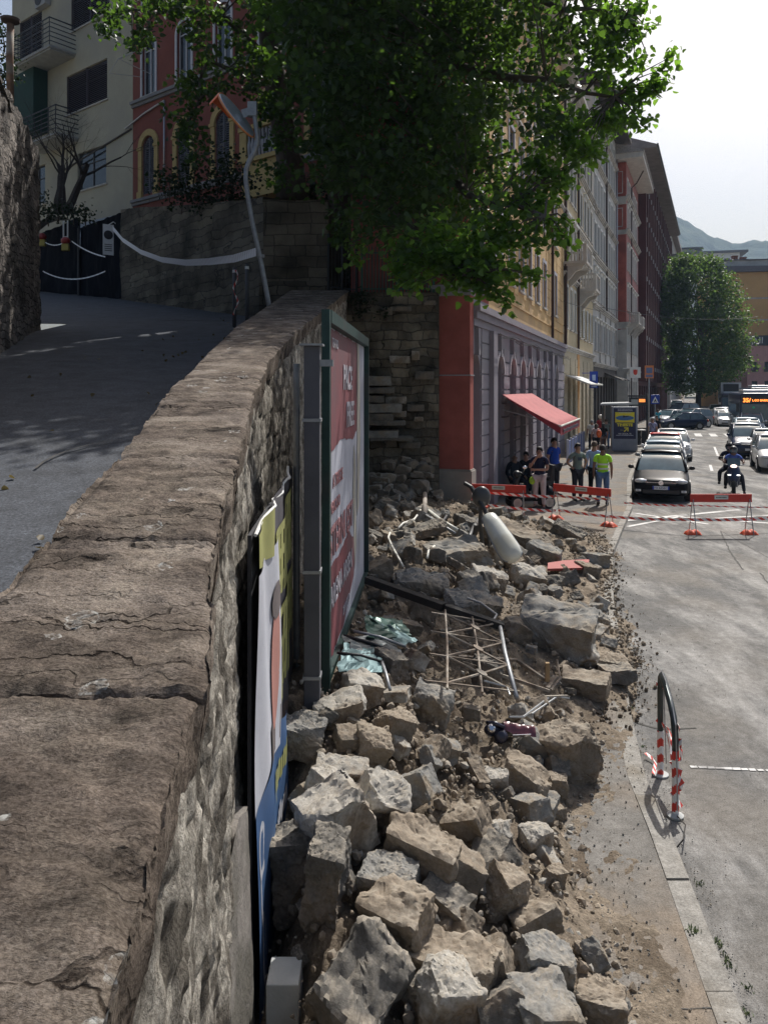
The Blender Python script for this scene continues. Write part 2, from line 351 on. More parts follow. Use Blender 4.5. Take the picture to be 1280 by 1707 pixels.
# ------------------------------------------------------------------ the parapet wall beside the camera
def stone_top_mat():
    m = mat('coping_sandstone', (.170, .148, .128), .95, .55, 7., .018, 42, spec=.12, c2=(.29, .262, .232), amt=.42, stretch=(.75, 1.3, 1))
    t = m.node_tree; b = t.nodes['Principled BSDF']; L = t.links.new; src = b.inputs['Base Color'].links[0].from_socket
    tc = t.nodes.new('ShaderNodeTexCoord')
    # broken bedding cracks running across the slab, only here and there
    mp = t.nodes.new('ShaderNodeMapping'); mp.inputs['Scale'].default_value = (1.3, 9, 3); L(tc.outputs['Object'], mp.inputs[0])
    n0 = t.nodes.new('ShaderNodeTexNoise'); n0.inputs['Scale'].default_value = 5.5; n0.inputs['Detail'].default_value = 6; L(tc.outputs['Object'], n0.inputs['Vector'])
    v0 = t.nodes.new('ShaderNodeVectorMath'); v0.operation = 'MULTIPLY_ADD'; v0.inputs[1].default_value = (.9, 1.9, .9); L(n0.outputs['Color'], v0.inputs[0]); L(mp.outputs[0], v0.inputs[2])
    vo = t.nodes.new('ShaderNodeTexVoronoi'); vo.feature = 'DISTANCE_TO_EDGE'; vo.inputs['Scale'].default_value = 1.; L(v0.outputs[0], vo.inputs['Vector'])
    r = t.nodes.new('ShaderNodeValToRGB'); r.color_ramp.elements[0].position = .008; r.color_ramp.elements[0].color = (.16, .14, .13, 1); r.color_ramp.elements[1].position = .03; L(vo.outputs['Distance'], r.inputs[0])
    n = t.nodes.new('ShaderNodeTexNoise'); n.inputs['Scale'].default_value = 1.7; n.inputs['Detail'].default_value = 4; L(tc.outputs['Object'], n.inputs['Vector'])
    rm = t.nodes.new('ShaderNodeValToRGB'); rm.color_ramp.elements[0].position = .46; rm.color_ramp.elements[1].position = .60; L(n.outputs[0], rm.inputs[0])
    ms = t.nodes.new('ShaderNodeMix'); ms.data_type = 'RGBA'; ms.inputs[6].default_value = (1, 1, 1, 1); L(rm.outputs[0], ms.inputs[0]); L(r.outputs[0], ms.inputs[7])
    # large tonal patches: reddish, grey, sooty
    nb = t.nodes.new('ShaderNodeTexNoise'); nb.inputs['Scale'].default_value = 2.3; nb.inputs['Detail'].default_value = 9; nb.inputs['Roughness'].default_value = .7; L(tc.outputs['Object'], nb.inputs['Vector'])
    rb = t.nodes.new('ShaderNodeValToRGB'); q_ = rb.color_ramp.elements; q_[0].position = .34; q_[0].color = (.5, .46, .45, 1); q_[1].position = .66; q_[1].color = (1.25, 1.2, 1.12, 1); q2 = q_.new(.5); q2.color = (1, .94, .90, 1); L(nb.outputs[0], rb.inputs[0])
    mz = t.nodes.new('ShaderNodeMix'); mz.data_type = 'RGBA'; mz.blend_type = 'MULTIPLY'; mz.inputs[0].default_value = 1; L(src, mz.inputs[6]); L(rb.outputs[0], mz.inputs[7])
    gr = t.nodes.new('ShaderNodeTexNoise'); gr.inputs['Scale'].default_value = 130; gr.inputs['Detail'].default_value = 4; L(tc.outputs['Object'], gr.inputs['Vector'])
    rg = t.nodes.new('ShaderNodeValToRGB'); rg.color_ramp.elements[0].position = .38; rg.color_ramp.elements[0].color = (.55, .53, .52, 1); rg.color_ramp.elements[1].position = .55; L(gr.outputs[0], rg.inputs[0])
    mg = t.nodes.new('ShaderNodeMix'); mg.data_type = 'RGBA'; mg.blend_type = 'MULTIPLY'; mg.inputs[0].default_value = .8; L(mz.outputs[2], mg.inputs[6]); L(rg.outputs[0], mg.inputs[7])
    mx = t.nodes.new('ShaderNodeMix'); mx.data_type = 'RGBA'; mx.blend_type = 'MULTIPLY'; mx.inputs[0].default_value = 1; L(mg.outputs[2], mx.inputs[6]); L(ms.outputs[2], mx.inputs[7])
    # lichen: pale rings and blotches
    v = t.nodes.new('ShaderNodeTexVoronoi'); v.inputs['Scale'].default_value = 6.5; v.inputs['Randomness'].default_value = 1
    nd = t.nodes.new('ShaderNodeTexNoise'); nd.inputs['Scale'].default_value = 28; nd.inputs['Detail'].default_value = 4; L(tc.outputs['Object'], nd.inputs['Vector'])
    vm = t.nodes.new('ShaderNodeVectorMath'); vm.operation = 'MULTIPLY_ADD'; vm.inputs[1].default_value = (.05, .05, .05); L(nd.outputs['Color'], vm.inputs[0]); L(tc.outputs['Object'], vm.inputs[2]); L(vm.outputs[0], v.inputs['Vector'])
    sp = t.nodes.new('ShaderNodeSeparateColor'); L(v.outputs['Color'], sp.inputs[0])
    # ring where distance ~ radius, radius picked per cell
    rad = t.nodes.new('ShaderNodeMath'); rad.operation = 'MULTIPLY_ADD'; rad.inputs[1].default_value = .62; rad.inputs[2].default_value = -.32; L(sp.outputs[0], rad.inputs[0])
    df = t.nodes.new('ShaderNodeMath'); df.operation = 'SUBTRACT'; L(rad.outputs[0], df.inputs[0]); L(v.outputs['Distance'], df.inputs[1])
    r2 = t.nodes.new('ShaderNodeValToRGB'); e = r2.color_ramp.elements; e[0].position = .0; e[0].color = (0, 0, 0, 1); e[1].position = .012; e[1].color = (.9, .9, .9, 1); q = e.new(.045); q.color = (.7, .7, .7, 1); q = e.new(.06); q.color = (.25, .25, .25, 1); q = e.new(.12); q.color = (.5, .5, .5, 1)
    L(df.outputs[0], r2.inputs[0])
    nm = t.nodes.new('ShaderNodeTexNoise'); nm.inputs['Scale'].default_value = 45; nm.inputs['Detail'].default_value = 5; L(tc.outputs['Object'], nm.inputs['Vector'])
    r3 = t.nodes.new('ShaderNodeValToRGB'); r3.color_ramp.elements[0].position = .42; r3.color_ramp.elements[1].position = .6; L(nm.outputs[0], r3.inputs[0])
    mm = t.nodes.new('ShaderNodeMath'); mm.operation = 'MULTIPLY'; L(r2.outputs[0], mm.inputs[0]); L(r3.outputs[0], mm.inputs[1])
    m3 = t.nodes.new('ShaderNodeMix'); m3.data_type = 'RGBA'; m3.inputs[7].default_value = (.55, .55, .52, 1); L(mm.outputs[0], m3.inputs[0]); L(mx.outputs[2], m3.inputs[6])
    L(m3.outputs[2], b.inputs['Base Color'])
    # cracks feed the bump as well
    mb2 = t.nodes.new('ShaderNodeBump'); mb2.inputs['Distance'].default_value = .025; mb2.inputs['Strength'].default_value = .8; L(ms.outputs[2], mb2.inputs['Height'])
    L(b.inputs['Normal'].links[0].from_socket, mb2.inputs['Normal']); L(mb2.outputs[0], b.inputs['Normal'])
    return m
cop = stone_top_mat()
facem = mat('old_mortar_masonry', (.44, .41, .36), .95, .5, 15., .03, 34, spec=.12, c2=(.15, .135, .115), amt=.55, stretch=(1, 1.2, .7))
grain(cop, 90, .6, 1.2, .7, 24)
grain(facem, 60, .5, 1.25, .9, 16)
wallE = empty('parapet_wall', 'long old parapet wall of dark weathered sandstone slabs running from the foreground up the left', 'wall', (0, 0, 0))
def slab(d0, d1, seed):
    def zoff(x, y):
        a = fbm(x * 1.0 + seed, y * 2.2, seed, 1.0, 3)
        q = a * 3.2; st = (math.floor(q) + min(1, (q - math.floor(q)) * 7)) / 3.2      # stepped bedding
        b = fbm(x * 9 + 7, y * 13, seed + 3, .35, 5)
        ch = max(0, fbm(x * 2.0, y * 5.5, seed + 9, .8, 4) - .62)
        return .015 * st + .009 * b - .06 * min(.5, ch)
    L_ = d1 - d0; res = .014 if d0 < 3 else .03 if d0 < 6 else .06
    nu = max(6, int(L_ / res)); nv = 84 if d0 < 3 else 44 if d0 < 6 else 20
    def fn(u, v):
        y = d0 + L_ * u; e = min(u, 1 - u) * L_; x_ = v * 1.1
        xl = interp(WL, y); xr = interp(WR, y) + .018 * fbm(y * 2.5, 2, seed) + .012 * fbm(y * 9, 3, seed)
        z = topz(y); th = .2
        drop = .016 * math.exp(-e / .008) + (.02 * max(0, fbm(x_ * 5, seed, 3)) * math.exp(-e / .03))
        if v < .12: t = v / .12; x, zz = xl + .02 * (1 - t), z - th * (1 - t)
        elif v > .8: t = (v - .8) / .2; x, zz = xr - .03 * t * t, z - th * t * 1.1
        else:
            t = (v - .12) / .68; x = lerp(xl, xr, t); ed = min(t, 1 - t) * (xr - xl)
            zz = z - .022 * math.exp(-ed / .018) + zoff(x, y)
        if v > .8:
            x += .016 * fbm(y * 4, z * 3 + v * 4, seed) + .008 * fbm(y * 15, v * 12, seed); zz += zoff(xr, y) * (1 - (v - .8) / .2)
        if v < .12: x += .02 * fbm(y * 5, zz * 9, seed + 4); zz += zoff(xl, y) * (v / .12)
        return (x, y, zz - drop)
    mb = MB(); mb.grid(nu, nv, fn)
    # end faces
    for u in (0, 1):
        ring = [fn(u, j / nv) for j in range(nv + 1)]; mb.add(ring, [tuple(range(nv + 1))])
    return mb
edges = [-.4, .62, 1.72, 2.66, 3.7, 4.9, 6.1, 7.6, 9.2, 10.8, 12.6, 14.4, 16.2, 18, 19.8, 21.6]
for i, (a, b) in enumerate(zip(edges, edges[1:])):
    slab(a + .009, b - .009, i * 3.7 + 1).build('coping_stone', cop, wallE, smooth=True, ang=35)
mb = MB()
def face(u, v):
    y = .2 + 21.4 * u ** 1.9; zt = topz(y) - .12; z = lerp(-.1, zt, v)
    x = interp(WR, y) - .03
    s = .035 * fbm(y * 2.2, z * 1.6, 5, .6, 6) + .022 * fbm(y * 7, z * 3, 2, .5, 5) - .10 * min(.5, max(0, fbm(y * 7, z * 2.6, 8, .7, 4) - .35))
    row = math.floor(z / .24 + .35 * fbm(y * 1.2, z * .6, 3)); fz = (z / .24 + .35 * fbm(y * 1.2, z * .6, 3)) % 1; fy = (y / .42 + .37 * row + .2 * fbm(y * 2, z * 2, 9)) % 1
    jt = max(math.exp(-min(fz, 1 - fz) / .05), math.exp(-min(fy, 1 - fy) / .035)); s = s * .75 - .022 * jt + .012 * noise.noise(Vector((row * 3.7, math.floor(y / .42 + .37 * row) * 2.3, 1)))
    return (x + s - .005 + .02 * (1 - v), y, z)
mb.grid(620, 150, face)
mb.grid(60, 8, lambda u, v: (interp(WL, .2 + 21.4 * u) + .1 + .02 * fbm(u * 60, v * 2), .2 + 21.4 * u, lerp(roadz(.2 + 21.4 * u) - .6, topz(.2 + 21.4 * u) - .12, v)))
mb.build('masonry', facem, wallE, smooth=True, ang=50)
mb = MB(); mb.grid(24, 40, lambda u, v: (lerp(-.72, -.60, .5) - .05 * v + .006 * fbm(u * 4, v * 9), 3.45 + .62 * u, lerp(-.1, 1.5 - .25 * abs(u - .6), v)))
mb.add([(-.9, 4.07, -.1), (-.66, 4.07, -.1), (-.71, 4.07, 1.42), (-.9, 4.07, 1.42), (-.9, 3.45, -.1), (-.66, 3.45, -.1), (-.71, 3.45, 1.35), (-.9, 3.45, 1.35)], [(0, 1, 2, 3), (4, 5, 6, 7), (2, 3, 7, 6)])
mb.build('buttress', mat('pier_render', (.22, .20, .18), .95, .3, 6, .01, 40, c2=(.13, .12, .10)), wallE)

# ------------------------------------------------------------------ end wall where the collapse stopped
crossm = masonry('cross_wall_stone', (.24, .21, .16), (.10, .09, .072), (.085, .076, .064), .5, .24, .22, .06, .25)
cw = empty('broken_stone_wall', 'tall sooty stone wall with broken stepped courses facing the street beside the red corner pillar', 'wall', (0, 0, 0))
mb = MB()
def cf(u, v):
    x = lerp(-1.1, 1.48, u); z = lerp(-.1, 6.2, v)
    return (x, 21.1 + .05 * fbm(x * 2, z * 2.4, 3) + .06 * max(0, fbm(x * 1.3, z * 1.5, 8)) , z)
mb.grid(90, 200, cf); mb.add([(-1.1, 21.05, 6.2), (1.48, 21.05, 6.2), (1.48, 21.6, 6.2), (-1.1, 21.6, 6.2)], [(0, 1, 2, 3)])
mb.build('masonry', crossm, cw, smooth=True, ang=40)
stm = [mat('quarry_brown', (.285, .235, .18), .93, .28, 5, .008, 34, spec=.2, c2=(.20, .17, .135), amt=.5),
       mat('quarry_grey', (.25, .245, .23), .93, .25, 5, .008, 34, spec=.2, c2=(.27, .225, .17), amt=.45),
       mat('quarry_pale', (.43, .405, .36), .92, .22, 6, .007, 34, spec=.2, c2=(.24, .19, .14), amt=.45),
       mat('quarry_sooty', (.15, .14, .125), .93, .3, 5, .007, 34, spec=.2, c2=(.22, .18, .14), amt=.35)]
def dusty(m, dc, seed):
    t = m.node_tree; bb = t.nodes['Principled BSDF']; L = t.links.new; src = bb.inputs['Base Color'].links[0].from_socket
    g = t.nodes.new('ShaderNodeNewGeometry'); s = t.nodes.new('ShaderNodeSeparateXYZ'); L(g.outputs['True Normal'], s.inputs[0])
    tc = t.nodes.new('ShaderNodeTexCoord'); n = t.nodes.new('ShaderNodeTexNoise'); n.inputs['Scale'].default_value = 4 + seed; n.inputs['Detail'].default_value = 8; L(tc.outputs['Object'], n.inputs['Vector'])
    a = t.nodes.new('ShaderNodeMath'); a.operation = 'MULTIPLY_ADD'; a.inputs[1].default_value = 1.5; L(n.outputs[0], a.inputs[0]); L(s.outputs[2], a.inputs[2])
    r = t.nodes.new('ShaderNodeValToRGB'); r.color_ramp.elements[0].position = .68; r.color_ramp.elements[1].position = .86; sc = t.nodes.new('ShaderNodeMath'); sc.operation = 'MULTIPLY'; sc.inputs[1].default_value = .45; L(a.outputs[0], sc.inputs[0]); L(sc.outputs[0], r.inputs[0])
    mx = t.nodes.new('ShaderNodeMix'); mx.data_type = 'RGBA'; mx.inputs[7].default_value = (*dc, 1); L(r.outputs[0], mx.inputs[0]); L(src, mx.inputs[6])
    n2 = t.nodes.new('ShaderNodeTexNoise'); n2.inputs['Scale'].default_value = 55; n2.inputs['Detail'].default_value = 6; L(tc.outputs['Object'], n2.inputs['Vector'])
    r2 = t.nodes.new('ShaderNodeValToRGB'); r2.color_ramp.elements[0].position = .35; r2.color_ramp.elements[1].position = .6; r2.color_ramp.elements[0].color = (.72, .71, .69, 1); L(n2.outputs[0], r2.inputs[0])
    m2 = t.nodes.new('ShaderNodeMix'); m2.data_type = 'RGBA'; m2.blend_type = 'MULTIPLY'; m2.inputs[0].default_value = .8; L(mx.outputs[2], m2.inputs[6]); L(r2.outputs[0], m2.inputs[7]); L(m2.outputs[2], bb.inputs['Base Color'])
for i, m in enumerate(stm): dusty(m, (.31, .275, .225), i)
def rock(sx, sy, sz, seed, cuts=6, sub=5, rough=.05, blocky=.5, cut=.5):
    """a quarried or broken block: chamfered, split hull with fine fractal relief"""
    rnd = random.Random(seed); bm = bmesh.new(); pts = []
    for x in (-1, 1):
        for y in (-1, 1):
            for z in (-1, 1):
                k = 1 - blocky * .5 * rnd.random()
                pts.append(Vector((x * (1 - .32 * rnd.random() * (1.3 - blocky)), y * (1 - .32 * rnd.random() * (1.3 - blocky)), z * (1 - .38 * rnd.random() * (1.3 - blocky)))) * (1 if blocky > .8 else k * .3 + .72))
    for i in range(int(6 * (1.1 - blocky))):
        a = Vector([rnd.gauss(0, 1) for _ in range(3)]).normalized(); pts.append(a * rnd.uniform(.95, 1.15))
    for p in pts: bm.verts.new(p)
    r = bmesh.ops.convex_hull(bm, input=bm.verts); bmesh.ops.delete(bm, geom=[g for g in r['geom_interior'] if isinstance(g, bmesh.types.BMVert)], context='VERTS')
    for i in range(cuts):
        n = Vector([rnd.choice((-1, 1)) * rnd.uniform(.3, 1) for _ in range(3)]).normalized()
        ext = max(n.dot(v.co) for v in bm.verts); co = n * ext * rnd.uniform(.78, .95) if i > 1 else n * ext * (1 - cut * rnd.uniform(.2, .7))
        r = bmesh.ops.bisect_plane(bm, geom=bm.verts[:] + bm.edges[:] + bm.faces[:], plane_co=co, plane_no=n, clear_outer=True)
        ed = [g for g in r['geom_cut'] if isinstance(g, bmesh.types.BMEdge)]
        if ed: bmesh.ops.edgeloop_fill(bm, edges=ed)
    for v in bm.verts: v.co = Vector((v.co.x * sx / 2, v.co.y * sy / 2, v.co.z * sz / 2))
    size = (sx * sy * sz) ** (1 / 3)
    bmesh.ops.triangulate(bm, faces=bm.faces)
    for it in range(9):
        lim = size / (2.2 * sub); long = [e for e in bm.edges if e.calc_length() > lim]
        if not long or len(bm.verts) > 2600: break
        bmesh.ops.subdivide_edges(bm, edges=long, cuts=1); bmesh.ops.triangulate(bm, faces=[f for f in bm.faces if len(f.verts) > 3])
    bmesh.ops.smooth_vert(bm, verts=bm.verts, factor=.28, use_axis_x=True, use_axis_y=True, use_axis_z=True)
    bm.normal_update(); o = seed * 1.37
    for v in bm.verts:
        p = v.co / size; a = noise.fractal(p * 1.6 + Vector((o, 0, 0)), .8, 2.1, 5); b = noise.fractal(p * 5 + Vector((0, o, 0)), .6, 2.1, 4)
        c = math.floor(a * 4) / 4
        v.co += v.normal * size * rough * (a * .8 + c * .85 + b * .5)
    me = bpy.data.meshes.new('rock'); bm.to_mesh(me); bm.free()
    me.polygons.foreach_set('use_smooth', [True] * len(me.polygons)); me.set_sharp_from_angle(angle=R(32)); return me
def one_rock(name, size, seed, m, loc, rot, parent=None, **k):
    me = rock(*size, seed, **k); me.materials.append(m); return inst(name, me, parent, loc, rot)
# toothed courses left sticking out
k = 0
for (x0, px1, y0, y1) in ((-.62, 654, 627, 643), (-.62, 660, 646, 656), (-.62, 640, 659, 671), (-.62, 671, 673, 688), (-.62, 657, 690, 703), (-.5, 678, 702, 709), (-.62, 664, 718, 730), (-.4, 691, 729, 735)):
    d = 20.3; b = P(px1, y1, d); a = P(px1, y0, d); L_ = b.x - x0; h = a.z - b.z
    one_rock('course_stone', (L_, 1.0, h * 1.05), 50 + k, stm[3] if k % 3 else stm[1], ((x0 + b.x) / 2, 20.75, (a.z + b.z) / 2), (0, 0, .02), cw, cuts=2, sub=4, rough=.02, blocky=.97, cut=.1); k += 1
rr = random.Random(17)
for i in range(16):            # paler blocks standing slightly proud in the sooty courses
    px, py = rr.uniform(640, 722), rr.uniform(500, 800); p = P(px, py, 21.06); wd = rr.uniform(.2, .6); hh = rr.uniform(.12, .26)
    one_rock('pale_block', (wd, .22, hh), 90 + i, stm[rr.choice((1, 2, 3))], (p.x, 21.05, p.z), (0, 0, 0), cw, cuts=1, sub=3, rough=.03, blocky=.98, cut=.05)
rr = random.Random(3)
for i in range(46):            # loose torn core of the wall low down
    px = rr.uniform(612, 722); py = rr.uniform(762, 872); d = 20.4 - (py - 762) * .016; p = P(px, py, d); s = rr.uniform(.22, .5)
    one_rock('core_stone', (s, s * .8, s * rr.uniform(.45, .75)), 200 + i, stm[rr.choice((3, 3, 1, 0))], p, (rr.uniform(-.25, .25), rr.uniform(-.25, .25), rr.uniform(-.5, .5)), cw, cuts=3, sub=2.5, blocky=.7)

# ------------------------------------------------------------------ upper stone walls, pier, left wall
upm = masonry('upper_wall_stone', (.20, .17, .125), (.10, .085, .065), (.07, .06, .05), .6, .27, .26, .07, .35)
def wallstrip(mb, pts, z0f, z1f, n=60, m=26, amp=.06, thick=.6):
    tot = [0]
    for a, b in zip(pts, pts[1:]): tot.append(tot[-1] + math.hypot(b[0] - a[0], b[1] - a[1]))
    def at(s):
        s *= tot[-1]
        for i in range(len(pts) - 1):
            if s <= tot[i + 1] + 1e-9: t = (s - tot[i]) / (tot[i + 1] - tot[i]); return lerp(pts[i][0], pts[i + 1][0], t), lerp(pts[i][1], pts[i + 1][1], t), lerp(pts[i][2], pts[i + 1][2], t), i
        return (*pts[-1], len(pts) - 2)
    def fn(u, v):
        x, y, zt, i = at(u); z = lerp(z0f(y), zt, v); a, b = pts[i], pts[i + 1]; L_ = math.hypot(b[0] - a[0], b[1] - a[1]); nx, ny = (b[1] - a[1]) / L_, -(b[0] - a[0]) / L_
        e = amp * fbm(x * 1.1 + y, z * 1.3, 2) + (.03 if v > .95 else 0); return (x - nx * e, y - ny * e, z + (.07 * fbm(x * 1.5 + y, 7) if v > .97 else 0))
    mb.grid(n, m, fn)
    def tp(u, v):
        x, y, z = fn(u, 1); a = pts[at(u)[3]]; b = pts[at(u)[3] + 1]; L_ = math.hypot(b[0] - a[0], b[1] - a[1])
        return (x + (b[1] - a[1]) / L_ * thick * v, y - (b[0] - a[0]) / L_ * thick * v, z)
    mb.grid(n, 2, tp); return mb
uw = empty('upper_stone_wall', 'long rough stone retaining wall below the red villa, behind the hanging white tape', 'wall')
mb = wallstrip(MB(), UW[1:], lambda y: roadz(y) - .4, None, 120, 40); mb.build('masonry', upm, uw, smooth=True, ang=40)
pier = empty('stone_pier', 'squat square stone pier at the corner of the upper road, left of the iron railing', 'pier', (-2.5, 22.4, 5.6))
mb = MB()
mb.grid(40, 60, lambda u, v: (-.95 + 1.85 * u, -.1 + .04 * fbm(u * 3, v * 5, 1), 3.4 * v))
mb.grid(24, 60, lambda u, v: (.9 + .04 * fbm(u * 3, v * 5, 4), -.1 + .9 * u, 3.4 * v))
mb.grid(10, 4, lambda u, v: (-.98 + 1.92 * u, -.13 + 1. * v, 3.4 + .04 * fbm(u * 3, v * 3)))
mb.build('pier_body', masonry('pier_stone', (.20, .17, .125), (.11, .095, .07), (.08, .068, .055), .62, .31, .12, .05, .4), pier, smooth=True, ang=40)
mb = MB(); mb.grid(30, 12, lambda u, v: (-1.05 + 2.05 * u + .02 * fbm(u * 9, v), -.2 + .4 * v + .02 * fbm(u * 5, v * 4), 1.05 + .05 * fbm(u * 4, v * 3, 2) - (.12 if v < .08 else 0)))
mb.grid(30, 4, lambda u, v: (-1.05 + 2.05 * u, -.2 + .02 * fbm(u * 5, v), .0 + .95 * v)); mb.build('plinth', upm, pier, smooth=True, ang=40)
leftm = masonry('left_wall_stone', (.24, .21, .185), (.12, .105, .095), (.07, .062, .056), .36, .17, .34, .11, .35)
lw = empty('rubble_built_wall', 'high rough stone wall rising at the left edge of the upper road', 'wall')
mb = MB()
LW = [(-4.9, 7.5), (-7.2, 14.7), (-8.8, 20.0)]
def lwf(u, v):
    y = lerp(7.5, 20, u); x = lerp(-4.9, -7.2, (y - 7.5) / 7.2) if y < 14.7 else lerp(-7.2, -8.8, (y - 14.7) / 5.3)
    z = lerp(roadz(y) - .3, lerp(9.3, 9.7, u) + .12 * fbm(y * 1.3, 1), v)
    return (x + .06 * fbm(y * 2.2, z * 2.8, 4, .9, 5) - .04 * v, y, z)
mb.grid(150, 120, lwf)
mb.grid(30, 80, lambda u, v: (-8.8 - 3.5 * u - .04 * v + .05 * fbm(u * 5, v * 9), 20 + .4 * u + .08 * fbm(u * 6, v * 12, 5), lerp(roadz(20) - .3, 9.7, v)))
mb.grid(60, 3, lambda u, v: (lwf(u, 1)[0] - 1.6 * v, lwf(u, 1)[1], lwf(u, 1)[2] + .05 * v))
mb.build('masonry', leftm, lw, smooth=True, ang=40)
mb = MB(); mb.tube([P(44, 440, 19.6), P(45, 500, 19.5), P(46, 566, 19.3)], .04, 8); mb.build('drain_pipe', mat('galv_old', (.33, .35, .37), .5, .2, 8, metal=.6), lw)
# ivy and terrace soil on top of the left wall
mb = MB(); mb.grid(30, 10, lambda u, v: (-6.2 - 2.9 * u - 10 * v, 12 + 8.2 * u, 9.3 + .6 * v + .25 * fbm(u * 6, v * 5)))
tag(mb.build('bank', earth), kind='structure')

# draped black gate at the end of the upper road
ga = empty('site_gate', 'black tarpaulin draped over a closed gate across the upper road', 'gate')
tarp = mat('black_tarp', (.006, .007, .011), .9, .3, 2, .02, 5, spec=.08)
g0 = Vector((-10.6, 32.2, 0)); g1 = Vector((-18.3, 40.5, 0)); gd = (g1 - g0)
def tf(u0, u1, zt, off):
    def fn(u, v):
        q = g0 + gd * lerp(u0, u1, u); n = Vector((gd.y, -gd.x, 0)).normalized(); z = lerp(roadz(q.y) + .02, zt, v)
        a = .09 * fbm(q.x * 2.2, z * .6, off) + .16 * max(0, .25 - v) * math.sin(u * 23 + off)
        return (q.x + n.x * (a + off * .1), q.y + n.y * (a + off * .1), z + .05 * fbm(u * 5, off))
    return fn
for i, (u0, u1, zt, off) in enumerate(((0, .46, 11.05, 1.2), (.44, 1.25, 11.5, .4))):
    mb = MB(); mb.grid(60, 40, tf(u0, u1, zt, off)); mb.build('tarpaulin', tarp, ga, smooth=True)
mb = MB()
for t in (0, .45, .9): q = g0 + gd * t; mb.brk().tube([(q.x, q.y, 7), (q.x, q.y, 11)], .05)
mb.each('gate_post', flat('gate_steel', (.05, .05, .055), .6), ga)
mb = MB(); mb.grid(16, 6, lambda u, v: (lambda q: (q.x, q.y, 11.4 + .3 * math.sin(u * 3.14) + .04 * fbm(u * 6, v)))(g0 + gd * lerp(.5, .95, u) + Vector((0, -.2 - .8 * v, 0)))); mb.build('cover_sheet', flat('grey_sheet', (.12, .12, .115), .6), ga)
# ------------------------------------------------------------------ building kit (local X along the facade, Y inward, Z up)
def wall_mesh(mb, L_, H, ops, z0=0., reveal=None, y=0.):
    R0 = reveal
    """a wall sheet with real recessed openings: ops = (u0, z0, u1, z1, arched)"""
    us = sorted({0., L_, *[o[0] for o in ops], *[o[2] for o in ops]}); zs = sorted({z0, H, *[o[1] for o in ops], *[o[3] for o in ops]})
    us = [u for u in us if 0 <= u <= L_]
    for a, b in zip(us, us[1:]):
        run = None
        for c, d in zip(zs, zs[1:]):
            cu, cz = (a + b) / 2, (c + d) / 2; hole = any(o[0] < cu < o[2] and o[1] < cz < o[3] for o in ops)
            if hole:
                if run: mb.add([(a, y, run[0]), (b, y, run[0]), (b, y, run[1]), (a, y, run[1])], [(0, 1, 2, 3)]); run = None
            else: run = (run[0], d) if run else (c, d)
        if run: mb.add([(a, y, run[0]), (b, y, run[0]), (b, y, run[1]), (a, y, run[1])], [(0, 1, 2, 3)])
    for (a, c, b, d, arch) in ops:
        r = (b - a) / 2; cu = (a + b) / 2; reveal = R0 or (.55 if c < .5 else .24)
        if arch:
            zc = d - r; n = 12; arc = [(cu + r * math.cos(math.pi * i / n), zc + r * math.sin(math.pi * i / n)) for i in range(n + 1)]
            for i in range(n):
                (x0, h0), (x1, h1) = arc[i], arc[i + 1]
                mb.add([(x0, y, h0), (x0, y, d), (x1, y, d), (x1, y, h1)], [(0, 1, 2, 3)])
                mb.add([(x0, y, h0), (x1, y, h1), (x1, y + reveal, h1), (x0, y + reveal, h0)], [(0, 1, 2, 3)])
            sides = zc
        else:
            sides = d; mb.add([(a, y, d), (b, y, d), (b, y + reveal, d), (a, y + reveal, d)], [(0, 1, 2, 3)])
        mb.add([(a, y, c), (a, y, sides), (a, y + reveal, sides), (a, y + reveal, c)], [(0, 1, 2, 3)])
        mb.add([(b, y, c), (b, y, sides), (b, y + reveal, sides), (b, y + reveal, c)], [(0, 1, 2, 3)])
        mb.add([(a, y, c), (b, y, c), (b, y + reveal, c), (a, y + reveal, c)], [(0, 1, 2, 3)])
    return mb
def shell(mb, L_, H, D, z0=0.):
    mb.add([(0, 0, z0), (0, D, z0), (0, D, H), (0, 0, H)], [(0, 1, 2, 3)]); mb.add([(L_, 0, z0), (L_, D, z0), (L_, D, H), (L_, 0, H)], [(0, 1, 2, 3)])
    mb.add([(0, D, z0), (L_, D, z0), (L_, D, H), (0, D, H)], [(0, 1, 2, 3)]); mb.add([(0, 0, H), (L_, 0, H), (L_, D, H), (0, D, H)], [(0, 1, 2, 3)])
WC = {}
